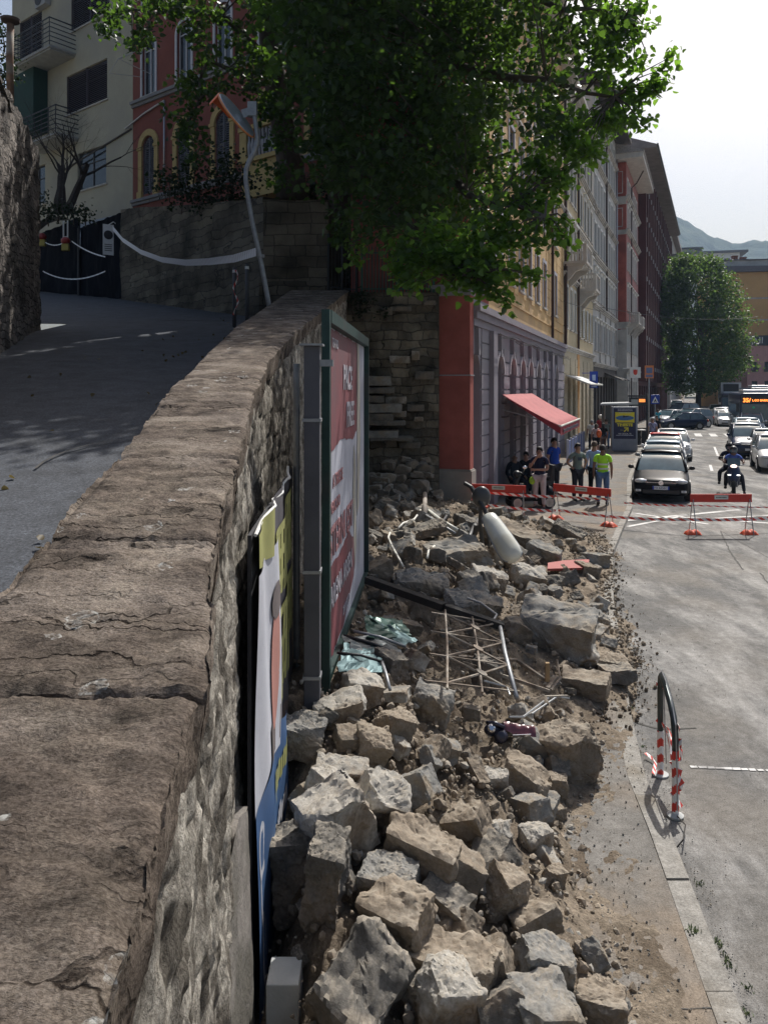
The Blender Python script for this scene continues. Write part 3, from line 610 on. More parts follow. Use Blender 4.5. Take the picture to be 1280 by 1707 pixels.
def window_parts(wd, h, arch, style, fm, sm):
    key = (round(wd, 2), round(h, 2), arch, style, fm.name, sm.name if sm else '')
    if key in WC: return WC[key]
    fr = MB(); t = .06; y = .13
    top = h - (wd / 2 if arch else 0)
    fr.bx((-wd / 2, y, 0), (-wd / 2 + t, y + .07, top)); fr.bx((wd / 2 - t, y, 0), (wd / 2, y + .07, top)); fr.bx((-wd / 2 + t, y, 0), (wd / 2 - t, y + .07, t)); fr.bx((-t * .6, y - .003, t), (t * .6, y + .06, h - .02 - (0 if arch else t)))
    fr.bx((-wd / 2 + t, y + .002, top - t), (wd / 2 - t, y + .068, top)); fr.bx((-wd / 2 + t, y + .002, h * .66), (wd / 2 - t, y + .06, h * .66 + .04)) if not arch else None
    if arch:
        r = wd / 2
        for i in range(10):
            a0, a1 = math.pi * i / 10, math.pi * (i + 1) / 10
            fr.prism([(r * math.cos(a0), r * math.sin(a0)), (r * math.cos(a1), r * math.sin(a1)), ((r - t) * math.cos(a1), (r - t) * math.sin(a1)), ((r - t) * math.cos(a0), (r - t) * math.sin(a0))], lambda a, b, d: (a, y + d, top + b), .06)
    if 'surround' in style:
        s = .14; o = -.05
        fr.bx((-wd / 2 - s, o, -.02), (-wd / 2, 0.02, top)); fr.bx((wd / 2, o, -.02), (wd / 2 + s, 0.02, top))
        if arch:
            r = wd / 2
            for i in range(12):
                a0, a1 = math.pi * i / 12, math.pi * (i + 1) / 12
                fr.prism([(r * math.cos(a0), r * math.sin(a0)), (r * math.cos(a1), r * math.sin(a1)), ((r + s) * math.cos(a1), (r + s) * math.sin(a1)), ((r + s) * math.cos(a0), (r + s) * math.sin(a0))], lambda a, b, d: (a, o + d, top + b), .07)
        else: fr.bx((-wd / 2 - s, o, h), (wd / 2 + s, .02, h + s * 1.1))
    if 'pediment' in style: fr.bx((-wd / 2 - .22, -.2, h + .22), (wd / 2 + .22, .01, h + .32)); fr.bx((-wd / 2 - .1, -.08, h + .15), (wd / 2 + .1, .01, h + .22))
    fme = fr.mesh('window', fm)
    pn = MB(); pn.add([(-wd / 2, y + .04, 0), (wd / 2, y + .04, 0), (wd / 2, y + .04, h), (-wd / 2, y + .04, h)], [(0, 1, 2, 3)])
    pme = pn.mesh('pane', MATS['window_glass'])
    sl_ = MB(); sl_.bx((-wd / 2 - .12, -.1, -.09), (wd / 2 + .12, .2, -.01)); sme = sl_.mesh('sill', MATS.get('sill_stone'))
    shm = None
    if sm:
        sh = MB()
        if 'open' in style:
            for s in (-1, 1):
                x0 = s * (wd / 2 + .04 + wd / 4); w2 = wd / 2 - .02
                ang = 0
                sh.bx((x0 - w2 / 2, -.10, .02), (x0 - w2 / 2 + .05, -.06, h - .02)); sh.bx((x0 + w2 / 2 - .05, -.10, .02), (x0 + w2 / 2, -.06, h - .02))
                for k in range(int(h / .11)): sh.box((x0, -.08, .06 + k * .11), (w2 - .08, .012, .09), (R(-35), 0, 0))
        elif 'perp' in style:
            for s in (-1, 1):
                x0 = s * (wd / 2 + .02); sh.bx((x0 - .02, -.55, .02), (x0 + .02, -.5, h)); sh.bx((x0 - .02, -.08, .02), (x0 + .02, -.03, h))
                for k in range(int(h / .11)): sh.box((x0, -.29, .06 + k * .11), (.012, .42, .09), (0, R(30), 0))
        else:
            for s in (-1, 1):
                x0 = s * wd / 4; w2 = wd / 2 - .01
                sh.bx((x0 - w2 / 2, .04, .02), (x0 - w2 / 2 + .05, .08, h - .02)); sh.bx((x0 + w2 / 2 - .05, .04, .02), (x0 + w2 / 2, .08, h - .02))
                for k in range(int(h / .11)): sh.box((x0, .06, .06 + k * .11), (w2 - .08, .012, .09), (R(-35), 0, 0))
        shm = sh.mesh('shutter', sm)
    WC[key] = (fme, pme, sme, shm); return WC[key]
glassmat('window_glass', (.035, .042, .05)); mat('sill_stone', (.42, .40, .37), .8, .15, 4)
def add_window(b, u, z, wd, h, arch=False, style='surround', fm=None, sm=None, sill=True):
    fme, pme, sme, shm = window_parts(wd, h, arch, style, fm, sm)
    wo = inst('window', fme, b, (u, 0, z)); inst('pane', pme, wo)
    if sill: inst('sill', sme, wo)
    if shm: inst('shutter', shm, wo)
    return wo
def building(name, label, p0, p1, H, D, groups, wallm, z0=0., fronts=None, cat='building'):
    """groups: (list of u, z, w, h, arch, style, frame mat, shutter mat)"""
    p0 = Vector((p0[0], p0[1], 0)); p1 = Vector((p1[0], p1[1], 0)); L_ = (p1 - p0).length; rz = math.atan2((p1 - p0).y, (p1 - p0).x)
    b = empty(name, label, cat, (p0.x, p0.y, 0), rz); ops = []
    for (us, z, wd, h, arch, st, fm, sm) in groups:
        for u in us: ops.append((u - wd / 2, z, u + wd / 2, z + h, arch))
    mb = MB(); bands = fronts or [(z0, H, wallm)]
    shell(mb, L_, H, D, z0)
    mb.build('side_walls', wallm, b)
    for (a, c, m) in bands:
        mb = MB(); wall_mesh(mb, L_, c, [o for o in ops if o[1] >= a - .01 and o[3] <= c + .01], a); mb.build('facade', m, b)
    for (us, z, wd, h, arch, st, fm, sm) in groups:
        for u in us:
            if st is None:
                continue
            add_window(b, u, z, wd, h, arch, st, fm, sm, sill='nosill' not in st)
    return b, L_
def band(b, L_, z0, z1, proud, m, name='cornice', u0=0., steps=1):
    mb = MB()
    for i in range(steps):
        za = lerp(z0, z1, i / steps); zb = lerp(z0, z1, (i + 1) / steps) - .004; mb.bx((u0 - .003 * i, -proud * (i + 1) / steps, za), (L_, .02, zb))
    return mb.build(name, m, b)
def downpipe(b, u, z0, z1, r=.07, m=None, out=-.12):
    mb = MB(); mb.tube([(u, out, z0), (u, out, z1)], r, 8)
    for k in range(int((z1 - z0) / 3)): mb.lathe([(r * 1.25, 0), (r * 1.25, .06)], (u, out, z0 + 1 + 3 * k), 8)
    return mb.build('downpipe', m or flat('copper_pipe', (.06, .035, .03), .6), b, smooth=True)
def balcony(b, u, z, wd, dep, m, baluster=True, rail=None, rh=1.):
    mb = MB(); mb.bx((u - wd / 2, -dep, z), (u + wd / 2, .03, z + .14)); mb.bx((u - wd / 2 + .08, -dep + .1, z - .1), (u + wd / 2 - .08, .02, z - .003))
    if baluster:
        for s in (-1, 1):     # scrolled brackets
            x = u + s * (wd / 2 - .3); mb.prism([(0, -.1), (-dep * .85, -.1), (-dep * .8, -.28), (-dep * .5, -.42), (-dep * .32, -.7), (-.12, -.95), (0, -1.0)], lambda a, c, d: (x - .13 + d, a, z + c), .26)
    o = mb.build('balcony', m, b)
    mb = MB()
    if baluster:
        mb.bx((u - wd / 2, -dep, z + .95), (u + wd / 2, -dep + .16, z + 1.05)); mb.bx((u - wd / 2, -dep + .162, z + .953), (u - wd / 2 + .16, 0, z + 1.047)); mb.bx((u + wd / 2 - .16, -dep + .162, z + .953), (u + wd / 2, 0, z + 1.047))
        for s in (-1, 1): mb.bx((u + s * (wd / 2 - .1) - .1, -dep + .003, z + .14), (u + s * (wd / 2 - .1) + .1, -dep + .2, z + .948))
        prof = [(.035, 0), (.05, .08), (.065, .25), (.04, .45), (.03, .6), (.05, .8)]
        n = int((wd - .4) / .17)
        for i in range(n): mb.lathe(prof, (u - wd / 2 + .28 + i * .17, -dep + .09, z + .145), 7)
        for s in (-1, 1):
            for i in range(int((dep - .25) / .17)): mb.lathe(prof, (u + s * (wd / 2 - .08), -dep + .3 + i * .17, z + .145), 7)
    else:
        rm = rail or m
        for h in (.2, .35, .5, .65, .8, .95): mb.tube([(u - wd / 2, 0, z + h * rh), (u - wd / 2, -dep, z + h * rh), (u + wd / 2, -dep, z + h * rh), (u + wd / 2, 0, z + h * rh)], .016 * rh if h < .9 else .024 * rh, 5)
        for x in np.linspace(u - wd / 2, u + wd / 2, max(3, int(wd / .6))): mb.tube([(x, -dep, z + .1), (x, -dep, z + .96 * rh)], .014 * rh, 5)
        m = rm
    mb.build('balustrade', m, o); return o

# materials of the fronts
yel = mat('yellow_plaster', (.60, .41, .20), .9, .12, 1.2, .004, 60, spec=.25, c2=(.48, .33, .18), amt=.5)
red = mat('red_plaster', (.35, .105, .085), .9, .2, 1.4, .003, 50, spec=.2, c2=(.24, .08, .068), amt=.4)
greyp = mat('grey_plaster', (.27, .245, .275), .9, .1, 1.5, .004, 60, spec=.25, c2=(.26, .25, .27), amt=.4)
cream = mat('cream_plaster', (.55, .46, .30), .9, .12, 1.2, .004, 60, spec=.25)
whitep = mat('white_plaster', (.52, .51, .49), .9, .1, 1., .004, 60, spec=.25, c2=(.42, .41, .40), amt=.4)
trim = mat('stone_trim', (.48, .455, .42), .88, .14, 2, .006, 40, spec=.25, c2=(.3, .29, .27), amt=.35)
brown = mat('brown_cladding', (.085, .030, .032), .85, .15, 1.)
palesh = flat('pale_shutter', (.50, .52, .52), .6); greysh = flat('blue_grey_shutter', (.18, .20, .25), .6); darksh = flat('dark_shutter', (.05, .055, .06), .6)
frw = flat('white_frame', (.62, .62, .60), .55); frp = flat('lilac_frame', (.40, .39, .43), .6); frd = flat('dark_frame', (.045, .04, .04), .6)
darkshop = mat('dark_shopfront', (.07, .06, .055), .7, .2, 1)
SD = Vector((.351, 1)).normalized()
A0 = Vector((2.27, 21.1)); A1 = Vector((9.67, 42.2)); B1 = Vector((14.9, 55.7)); C1 = Vector((20.8, 70.0))
LA = (A1 - A0).length
def uA(px): return (6677 / (1096.3 - px) - 21.1) * 1.06
gar = [.85, 4.2, 6.5, 8.6, 10.5, 12.7, 14.9, 18.9]; LR = 2.75
# red corner house (first bay) and the yellow house on the same arcade
wins = [u for u in gar[1:]]
fl = [7.25, 10.7, 14.0, 17.2]
YG = [(gar[1:], .12, 1.15, 4.55, True, None, None, None)]
for i, z in enumerate(fl): YG.append(([u for u in wins], z, .95, 2.0, False, 'surround', frp, greysh if i else None))
ya = A0 + SD * LR
b, L_ = building('yellow_corner_house', 'yellow plastered house over a grey arcade, nearest on the left of the street', ya, A1, 21.2, 4,
                 [([u - LR for u in g[0]], *g[1:]) for g in YG], yel, fronts=[(0, 6.0, greyp), (6.0, 21.2, yel)])
mb = MB()                                     # rusticated piers
piers = []; e = 0.
for u in [g - LR for g in gar[1:]]: piers.append((e + .03, u - .62)); e = u + .62
piers.append((e, L_ - .03))
for (a, c) in piers:
    if c - a < .25: continue
    mb.brk()
    for k in range(11):
        z = .9 + k * .45
        if z + .4 > 5.3: break
        mb.bx((a, -.075, z), (c, .01, z + .395))
    mb.bx((a - .02, -.10, .1), (c + .02, .01, .85))
mb.each('rusticated_pier', greyp, b)
mb = MB()
for u in [g - LR for g in gar[1:]]:
    mb.brk()
    for i in range(12):
        a0, a1 = math.pi * i / 12, math.pi * (i + 1) / 12; r0, r1 = .585, .72
        mb.prism([(r0 * math.cos(a0), r0 * math.sin(a0)), (r0 * math.cos(a1), r0 * math.sin(a1)), (r1 * math.cos(a1), r1 * math.sin(a1)), (r1 * math.cos(a0), r1 * math.sin(a0))], lambda a, c, d: (u + a, -.11 + d, 4.095 + c), .12)
mb.each('archivolt', mat('lilac_moulding', (.40, .375, .40), .9, .1, 2), b)
band(b, L_, 5.35, 5.95, .26, greyp, steps=3); band(b, L_, 6.55, 6.62, .05, yel, 'string_course')
mb = MB()
for z in np.arange(7.0, 20.6, .42):
    for a, c in zip([-LR + x for x in [LR] + [g + .62 for g in gar[1:]]], [g - .62 - LR for g in gar[1:]] + [L_]):
        if c - a > .2: mb.bx((a, -.02, z), (c, .008, z + .40))
mb.build('plaster_banding', yel, b)
mb = MB()
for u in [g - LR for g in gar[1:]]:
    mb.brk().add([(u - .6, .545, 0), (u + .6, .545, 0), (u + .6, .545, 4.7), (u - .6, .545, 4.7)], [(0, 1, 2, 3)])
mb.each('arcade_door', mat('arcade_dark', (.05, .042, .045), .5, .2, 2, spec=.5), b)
mb = MB()
for u in [g - LR for g in gar[1:]]:          # keystones
    mb.brk().prism([(-.1, 4.62), (.1, 4.62), (.17, 5.3), (-.17, 5.3)], lambda a, c, d: (u + a, -.14 + d, c), .15)
mb.each('keystone', greyp, b)
mb = MB()
for u, z in ((.15, 0), (16.9 - LR, 0)): mb.brk().bx((u - .3, -.19, .1), (u + .3, .01, 5.345))
mb.each('pilaster', greyp, b); downpipe(b, 17 - LR, 6.0, 21); band(b, L_, 20.7, 21.3, .9, trim, steps=3)
band(b, L_, 13.2, 13.42, .12, trim, 'string_course', steps=2)
balcony(b, 12.2 - LR, 13.35, 3.0, 1.0, trim)
mb = MB()                                      # wires along the arcade
for k in range(3): mb.tube([(u, -.3 - .02 * k, 5.3 - .07 * k - .05 * math.sin(u * 1.5 + k)) for u in np.linspace(.2, L_, 30)], .012, 4)
mb.build('cable', flat('black_cable', (.03, .03, .03), .6), b)

b, L_ = building('red_corner_house', 'red plastered corner house on a grey base beside the broken stone wall', A0, ya, 20.4, 3.4,
                 [([.95], .12, 1.15, 4.5, True, None, None, None)] + [([1.3], z, .95, 2.0, False, 'surround', frw, None) for z in fl], red, fronts=[(0, 6.15, greyp), (6.15, 20.4, red)])
mb = MB(); mb.bx((-.10, -.08, 1.42), (.30, .95, 6.12)); mb.build('corner_pilaster', red, b)
mb = MB(); mb.bx((-.16, -.14, 0), (.36, .98, 1.38)); mb.bx((-.13, -.11, 1.385), (.33, .96, 1.418)); mb.build('pilaster_base', mat('base_render', (.30, .28, .25), .9, .15, 2, .003, 50), b)
mb = MB(); mb.bx((-.14, -.12, 6.125), (.34, 1.0, 6.3)); mb.bx((-.2, -.18, 6.305), (LR + .02, 1.05, 6.42)); mb.build('pilaster_cap', greyp, b)
mb = MB(); mb.bx((-.13, -.11, 3.95), (.33, .97, 3.98)); mb.build('clamp_strap', flat('zinc', (.4, .4, .42), .4, .7), b)
mb = MB()
for k in range(11):
    z = .9 + k * .45
    if z + .4 < 5.4: mb.bx((.32, -.03, z), (.36, .01, z + .41)); mb.bx((1.56, -.045, z), (LR - .02, .01, z + .41))
mb.build('rustication', greyp, b)
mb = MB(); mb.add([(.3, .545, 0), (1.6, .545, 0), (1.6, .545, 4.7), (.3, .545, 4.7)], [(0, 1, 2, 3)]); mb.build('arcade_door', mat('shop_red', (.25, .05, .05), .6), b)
band(b, L_, 5.35, 5.95, .26, greyp, steps=3, u0=.37)
mb = MB(); mb.prism([(-.1, 4.55), (.1, 4.55), (.17, 5.3), (-.17, 5.3)], lambda a, c, d: (.95 + a, -.12 + d, c), .13); mb.build('keystone', greyp, b)
downpipe(b, -.12, .8, 6.2, .045, flat('zinc', (.4, .4, .42), .4, .7), 1.02)

# B cream and sand house
b, L_ = building('cream_house', 'narrow cream house with two stone balconies between the yellow and the white house', A1, B1, 20.5, 9,
    [([2.2, 4.3, 8.2, 10.2, 12.4], .1, 1.1, 4.2, True, None, None, None), ([1.4, 3.1, 4.7], 7.0, .8, 2.3, False, 'surround', frw, palesh), ([7.6, 9.6, 11.4, 13.1], 6.8, .95, 2.0, False, 'open', frw, palesh)] +
    [([1.4, 3.1, 4.7], z, .85, 2.2, False, 'surround pediment', frw, greysh) for z in (10.8, 14.3, 17.4)] + [([7.6, 9.6, 11.4, 13.1], z, .95, 2.1, False, 'surround pediment', frw, greysh) for z in (10.4, 13.8, 17.2)],
    cream, fronts=[(0, 5.8, mat('sand_plaster', (.45, .39, .28), .9, .12, 1.4)), (5.8, 20.5, cream)])
mb = MB()
for u in (2.2, 4.3, 8.2, 10.2, 12.4): mb.brk().add([(u - .6, .545, 0), (u + .6, .545, 0), (u + .6, .545, 4.4), (u - .6, .545, 4.4)], [(0, 1, 2, 3)])
mb.each('shop_window', glassmat('shop_glass', (.09, .09, .09), .2), b)
mb = MB(); mb.bx((5.9, -.05, .1), (6.7, .01, 5.7)); mb.bx((5.9, -.05, 5.95), (6.7, .01, 9.6)); mb.build('painted_strip', mat('orange_paint', (.55, .30, .12), .9, .1, 2), b)
for z in (5.7, 9.7, 13.1, 16.7): band(b, L_, z, z + .3, .2, trim, steps=3)
mb = MB()
for k in range(10):
    z = .6 + .48 * k
    for a, c in ((0, 1.6), (2.8, 3.7), (4.9, 5.85), (6.75, 7.6), (8.8, 9.6), (10.8, 11.8), (13, L_)): mb.bx((a + .02, -.03, z), (c - .02, .01, z + .44))
mb.build('rustication', MATS['sand_plaster'], b); band(b, L_, 19.9, 20.6, .7, trim, steps=3)
balcony(b, 1.3, 10.35, 2.6, 1.25, trim); balcony(b, 6.9, 9.55, 2.4, 1.15, trim)
downpipe(b, .15, 6, 20.3, .09); downpipe(b, 5.6, 6, 20, .07)
# C white house
cw_ = [1.2 + 1.75 * i for i in range(8)]
b, L_ = building('white_house', 'tall white six storey house with dark eaves in the middle of the left row', B1, C1, 25.4, 10,
    [(cw_, .1, 1.25, 4.4, False, None, None, None)] + [(cw_, z, .95, 2.1, False, 'surround pediment' if z < 12 else 'surround', frw, palesh if i % 2 else greysh) for i, z in enumerate((6.4, 10.1, 13.6, 17.1, 20.6, 23.0)) if i < 5] + [(cw_, 23.4, .95, 1.1, False, 'surround', frw, None)],
    whitep, fronts=[(0, 5.3, darkshop), (5.3, 25.4, whitep)])
mb = MB()
for u in cw_: mb.brk().add([(u - .66, .545, 0), (u + .66, .545, 0), (u + .66, .545, 4.6), (u - .66, .545, 4.6)], [(0, 1, 2, 3)])
mb.each('shop_window', MATS['shop_glass'], b)
for z in (5.2, 9.4, 12.9, 16.4, 19.9, 22.9): band(b, L_, z, z + .32, .24, trim, steps=3)
mb = MB(); mb.prism([(-1.3, 25.45), (-1.3, 25.75), (5, 28.2), (10.4, 25.7), (10.4, 25.45)], lambda a, c, d: (-.3 + d, a, c), L_ + .6); mb.build('roof', mat('dark_eaves', (.05, .04, .04), .8, .2, 2), b)
mb = MB()
for u in (3.8, 7.3, 10.8, 14.4): mb.brk().bx((u - .14, -.1, 5.55), (u + .14, .01, 9.35))
mb.each('pilaster', trim, b); downpipe(b, 15.1, .5, 25.2, .07, flat('zinc', (.4, .4, .42), .4, .7)); downpipe(b, 7.4, 9.8, 25.2, .07)
mb = MB()
for u, wd in ((8.2, 2.6), (12.4, 3.2)): mb.brk().prism([(0, 4.9), (-1.3, 4.35), (-1.3, 4.25), (0, 4.75)], lambda a, c, d: (u - wd / 2 + d, a, c), wd)
mb.each('shop_awning', mat('dark_canvas', (.08, .075, .07), .9), b)
# D red house with white trim; its end wall faces the camera
D0 = Vector((21.75, 70.1)); D1 = Vector((26.7, 82.0))
dw = [1.2 + 1.85 * i for i in range(6)]
b, L_ = building('red_and_white_house', 'red house with white trim and wide pale eaves, its narrow end wall showing', D0, D1, 24.0, 9,
    [(dw, .1, 1.2, 4.2, False, None, None, None)] + [(dw, z, .95, 2.1, False, 'surround pediment', frw, palesh) for z in (7.0, 10.8, 14.4, 18.0)] + [(dw, 21.2, .9, 1.4, False, 'surround', frw, None)],
    red, fronts=[(0, 9.4, trim), (9.4, 24.0, mat('pinkish_front', (.36, .17, .16), .9, .15, 1))])
mb = MB()
for u in dw: mb.brk().add([(u - .65, .545, 0), (u + .65, .545, 0), (u + .65, .545, 4.4), (u - .65, .545, 4.4)], [(0, 1, 2, 3)])
mb.each('shop_window', MATS['shop_glass'], b)
for z in (5.0, 9.2, 17.6, 20.6): band(b, L_, z, z + .4, .3, trim, steps=3, u0=-.25)
mb = MB()
for z0_, z1_ in ((9.0, 9.6), (17.5, 17.9), (20.2, 20.9), (5, 5.4)): mb.bx((-.14, .0, z0_), (.0, 9, z1_))
mb.bx((-.1, -.05, .1), (-.003, .5, 8.95)); mb.build('end_band', trim, b)
mb = MB()
for z0_, z1_ in ((18.2, 19.9), (21.2, 23.2)):
    for (a, c, zz0, zz1) in ((.3, .36, z0_, z1_), (1.5, 1.56, z0_, z1_), (.36, 1.5, z0_, z0_ + .06), (.36, 1.5, z1_ - .06, z1_)): mb.bx((-.03, a, zz0), (.0, c, zz1))
mb.bx((-.12, .003, .1), (.0, 9, 8.9)); mb.build('panel_moulding', trim, b)
mb = MB(); mb.prism([(-1.5, 24.05), (-1.5, 24.5), (4.5, 26.6), (10, 24.4), (10, 24.05)], lambda a, c, d: (-1.0 + d, a, c), L_ + 1.2); mb.build('roof', mat('pale_eaves', (.55, .52, .48), .85, .15, 2), b)
mb = MB(); mb.prism([(-1.6, 24.51), (-1.6, 24.6), (4.5, 26.75), (10.1, 24.6), (10.1, 24.5)], lambda a, c, d: (-1.1 + d, a, c), L_ + 1.4); mb.build('roof_tiles', mat('grey_tiles', (.3, .28, .27), .8, .3, 8), b)
balcony(b, 2.2, 9.5, 2.6, 1.0, trim); balcony(b, 7, 9.5, 2.6, 1.0, trim)
mb = MB(); mb.tube([(3.6, -1.2, 24), (3.6, -.6, 22.9), (3.6, -.15, 22.5), (3.6, -.12, .5)], .06); mb.build('downpipe', MATS['copper_pipe'], b)
# E dark brown block
E1 = Vector((46.4, 128.0))
eu = [1.6 + 2.9 * i for i in range(17)]
b, L_ = building('dark_brown_block', 'very long dark brown apartment block with vertical bays and a sloping line of eaves', D1, E1, 28.6, 11,
    [(eu, .1, 2.0, 3.8, False, None, None, None)] + [(eu, z, 1.2, 1.7, False, 'plain', frd, None) for z in (6.2, 11.0, 15.8, 20.6, 25.4)], brown)
mb = MB()
for i, u in enumerate([.25 + 2.9 * k for k in range(18)]): mb.brk().bx((u - .35, -.8, 4.4), (u + .35, .01, 27.6))
mb.each('bay_pier', brown, b)
mb = MB()
for i, u in enumerate([.25 + 2.9 * k for k in range(18)]):
    for z in np.arange(5.6, 27, 3.1): mb.bx((u - .2, -.9, z), (u + .1, -.803, z + .45))
mb.build('balcony_slab', mat('pale_edge', (.34, .31, .31), .8), b)
mb = MB(); mb.prism([(-1.9, 28.65), (-1.9, 28.95), (5, 31.5), (11.3, 28.9), (11.3, 28.65)], lambda a, c, d: (-.6 + d, a, c), L_ + 1); mb.build('roof', mat('grey_brown_eaves', (.22, .19, .18), .8, .2, 1), b)
mb = MB(); mb.bx((-.7, -2.05, 28.8), (L_ + .4, -1.905, 29.0)); mb.build('gutter', flat('gutter_green', (.05, .06, .06), .5), b)
mb = MB()
for u in eu: mb.brk().add([(u - 1, .545, 0), (u + 1, .545, 0), (u + 1, .545, 4), (u - 1, .545, 4)], [(0, 1, 2, 3)])
mb.each('shop_window', MATS['shop_glass'], b)
# F pale block behind
F1 = Vector((70, 182.0)); fu = [2 + 3.2 * i for i in range(17)]
b, L_ = building('pale_balcony_block', 'pale apartment block with stacked balconies beyond the dark brown block', E1 + Vector((.6, .4)), F1, 30, 12,
    [([u for i, u in enumerate(fu[:9])], z, 1.3, 1.8, False, 'plain', frw, None) for z in (5, 8.5, 12, 15.5, 19, 22.5, 26)], whitep)
mb = MB()
for z in (7.4, 10.9, 14.4, 17.9, 21.4, 24.9):
    for u in fu[::2]: mb.bx((u - 1.5, -1.3, z), (u + 1.5, .01, z + .95))
mb.build('balcony', mat('grey_balcony', (.25, .25, .25), .8), b)
band(b, L_, 29.6, 30.2, .9, MATS['grey_brown_eaves'], 'eaves')
# right, far
b, L_ = building('ochre_block', 'plain ochre apartment block with dark roof slab rising above the pink house', (64.8, 152), (74.6, 150.8), 26.2, 14,
    [([3.6], z, .7, .5, False, 'plain nosill', frd, None) for z in (24,)], mat('ochre_plaster', (.60, .37, .15), .9, .06, .6))
for z in (8.4, 12.6, 16.8, 21): band(b, L_, z, z + .3, .03, trim, 'floor_line')
mb = MB(); mb.bx((-1, -1, 26.25), (L_ + 16, 14, 27.3)); mb.build('roof_slab', mat('slab_grey', (.14, .135, .15), .8), b)
mb = MB(); mb.bx((L_ + .003, -.3, 0), (L_ + 14, 10, 26.2)); mb.build('brown_wing', mat('brown_wing', (.20, .12, .09), .9), b)
mb = MB()
for x, h in ((3.6, 2.3), (5.2, 2.0)): mb.brk().bx((x, 2, 27.3), (x + .9, 3, 27.3 + h)); mb.bx((x - .1, 1.9, 27.3 + h), (x + 1, 3.1, 27.5 + h))
mb.each('chimney', mat('brick_red', (.2, .08, .05), .9), b)
mb = MB(); mb.bx((1.6, .5, 27.31), (12, 6, 28.6)); mb.build('penthouse', whitep, b); mb = MB(); mb.bx((1.2, .2, 28.61), (12.4, 6.4, 28.8)); mb.build('penthouse_roof', MATS['slab_grey'], b)
b, L_ = building('pink_house', 'low pink house with railed windows under a black painted parapet, far right', (64.2, 138), (84, 134), 11.2, 12,
    [([1.2 + 2.1 * i for i in range(6)], z, .95, 1.75, False, 'plain', frd, None) for z in (3.2, 6.6)], mat('pink_plaster', (.50, .28, .27), .9, .1, .8))
mb = MB(); mb.bx((-.3, -.2, 11.21), (L_, .3, 13.0)); mb.build('parapet', flat('parapet_black', (.035, .04, .055), .7), b)
mb = MB()
for x in (.3, 4.6, 8.8):
    mb.bar((x, -.25, 11.6), (x, -.25, 12.3), .14, .05); mb.bar((x, -.25, 12.3), (x + .55, -.25, 12.7), .05, .14); mb.bar((x + .55, -.25, 12.7), (x + 1.1, -.25, 12.3), .05, .14); mb.bar((x + 1.1, -.25, 12.3), (x + 1.1, -.25, 11.6), .14, .05)
    mb.bar((x + .55, -.25, 11.6), (x + .55, -.25, 12.2), .3, .05); mb.bar((x + 1.7, -.25, 11.6), (x + 1.7, -.25, 12.7), .14, .05); mb.bar((x + 2.1, -.25, 11.6), (x + 2.1, -.25, 12.7), .14, .05)
mb.build('parapet_emblem', flat('white_sign', (.75, .75, .75), .6), b)
for z in (3.2, 6.6):
    mb = MB()
    for i in range(6):
        u = 1.2 + 2.1 * i; mb.bx((u - .6, -.25, z), (u + .6, -.2, z + .9))
    mb.build('window_rail', frd, b)
for i, (x0, x1, y, h) in enumerate(((118, 143, 320, 58.5), (128, 156, 345, 58))):
    b, L_ = building('hillside_block', ['white apartment block with a flat roof above the street tree, nearer of the two', 'longer white apartment block on the hillside reaching behind the ochre roof'][i], (x0, y), (x1, y - 6), h, 14,
        [([3 + 6 * k for k in range(int((x1 - x0) / 6.2))], z, 2.0, 2.4, False, 'plain nosill', frd, None) for z in (h - 4.6, h - 9.2)], flat('hill_white', (.72, .72, .72), .8), z0=5)
    mb = MB(); mb.bx((-1, -1.5, h), (L_ + 3, 15, h + .8)); mb.build('flat_roof', MATS['slab_grey'], b)
    if i == 0: mb = MB(); mb.bx((3, 2, h + .81), (9, 10, h + 2.4)); mb.build('stair_head', MATS['hill_white'], b); mb = MB(); mb.bx((2, 0, h + 2.41), (12, 11, h + 2.9)); mb.build('stair_roof', MATS['slab_grey'], b)
# low grey houses closing the street below the tree
b, L_ = building('grey_far_house', 'pale blue-grey low house closing the view under the street tree', (88, 198), (128, 188), 9.5, 12, [([2 + 3.4 * k for k in range(11)], z, 1.3, 2.0, False, 'plain', frd, None) for z in (1.2, 5.2)], mat('bluegrey_plaster', (.42, .44, .48), .9, .12, .6))

# ------------------------------------------------------------------ houses above the upper road
VD = Vector((1.245, -1)).normalized()
V0 = Vector((-13.5, 42.0))
villa_end = V0 + VD * 17.5
yt = mat('yellow_trim', (.40, .30, .13), .88, .1, 3)
aw = [1.45, 4.45, 7.45, 10.6, 13.8]
frv = flat('shade_white_frame', (.5, .5, .53), .6)
b, L_ = building('red_villa', 'dark red villa with yellow arched lower windows above the rough stone wall', V0, villa_end, 27, 9,
    [(aw, 13.9, 1.05, 3.0, True, 'plain nosill', frv, flat('grey_blind', (.10, .10, .12), .7)), (aw, 19.1, 1.15, 3.0, True, 'surround', frv, None), (aw, 24.0, 1.0, 2.2, False, 'surround', frv, None)], mat('villa_red', (.19, .062, .048), .9, .12, 1), z0=8)
for u in aw:
    mb = MB(); r = .53; top = 13.9 + 3.0 - .525
    for i in range(12):
        a0, a1 = math.pi * i / 12, math.pi * (i + 1) / 12
        mb.prism([((r + .03) * math.cos(a0), (r + .03) * math.sin(a0)), ((r + .03) * math.cos(a1), (r + .03) * math.sin(a1)), ((r + .36) * math.cos(a1), (r + .36) * math.sin(a1)), ((r + .36) * math.cos(a0), (r + .36) * math.sin(a0))], lambda a, c, d: (u + a, -.09 + d, top + c), .1)
    for s in (-1, 1):
        mb.bx((u + s * .56, -.09, 13.8), (u + s * .86, .01, top)); mb.bx((u + s * .52, -.14, top - .12), (u + s * .92, .012, top + .04)); mb.bx((u + s * .52, -.14, 13.7), (u + s * .92, .012, 14.05))
    mb.build('window_arch', yt, b)
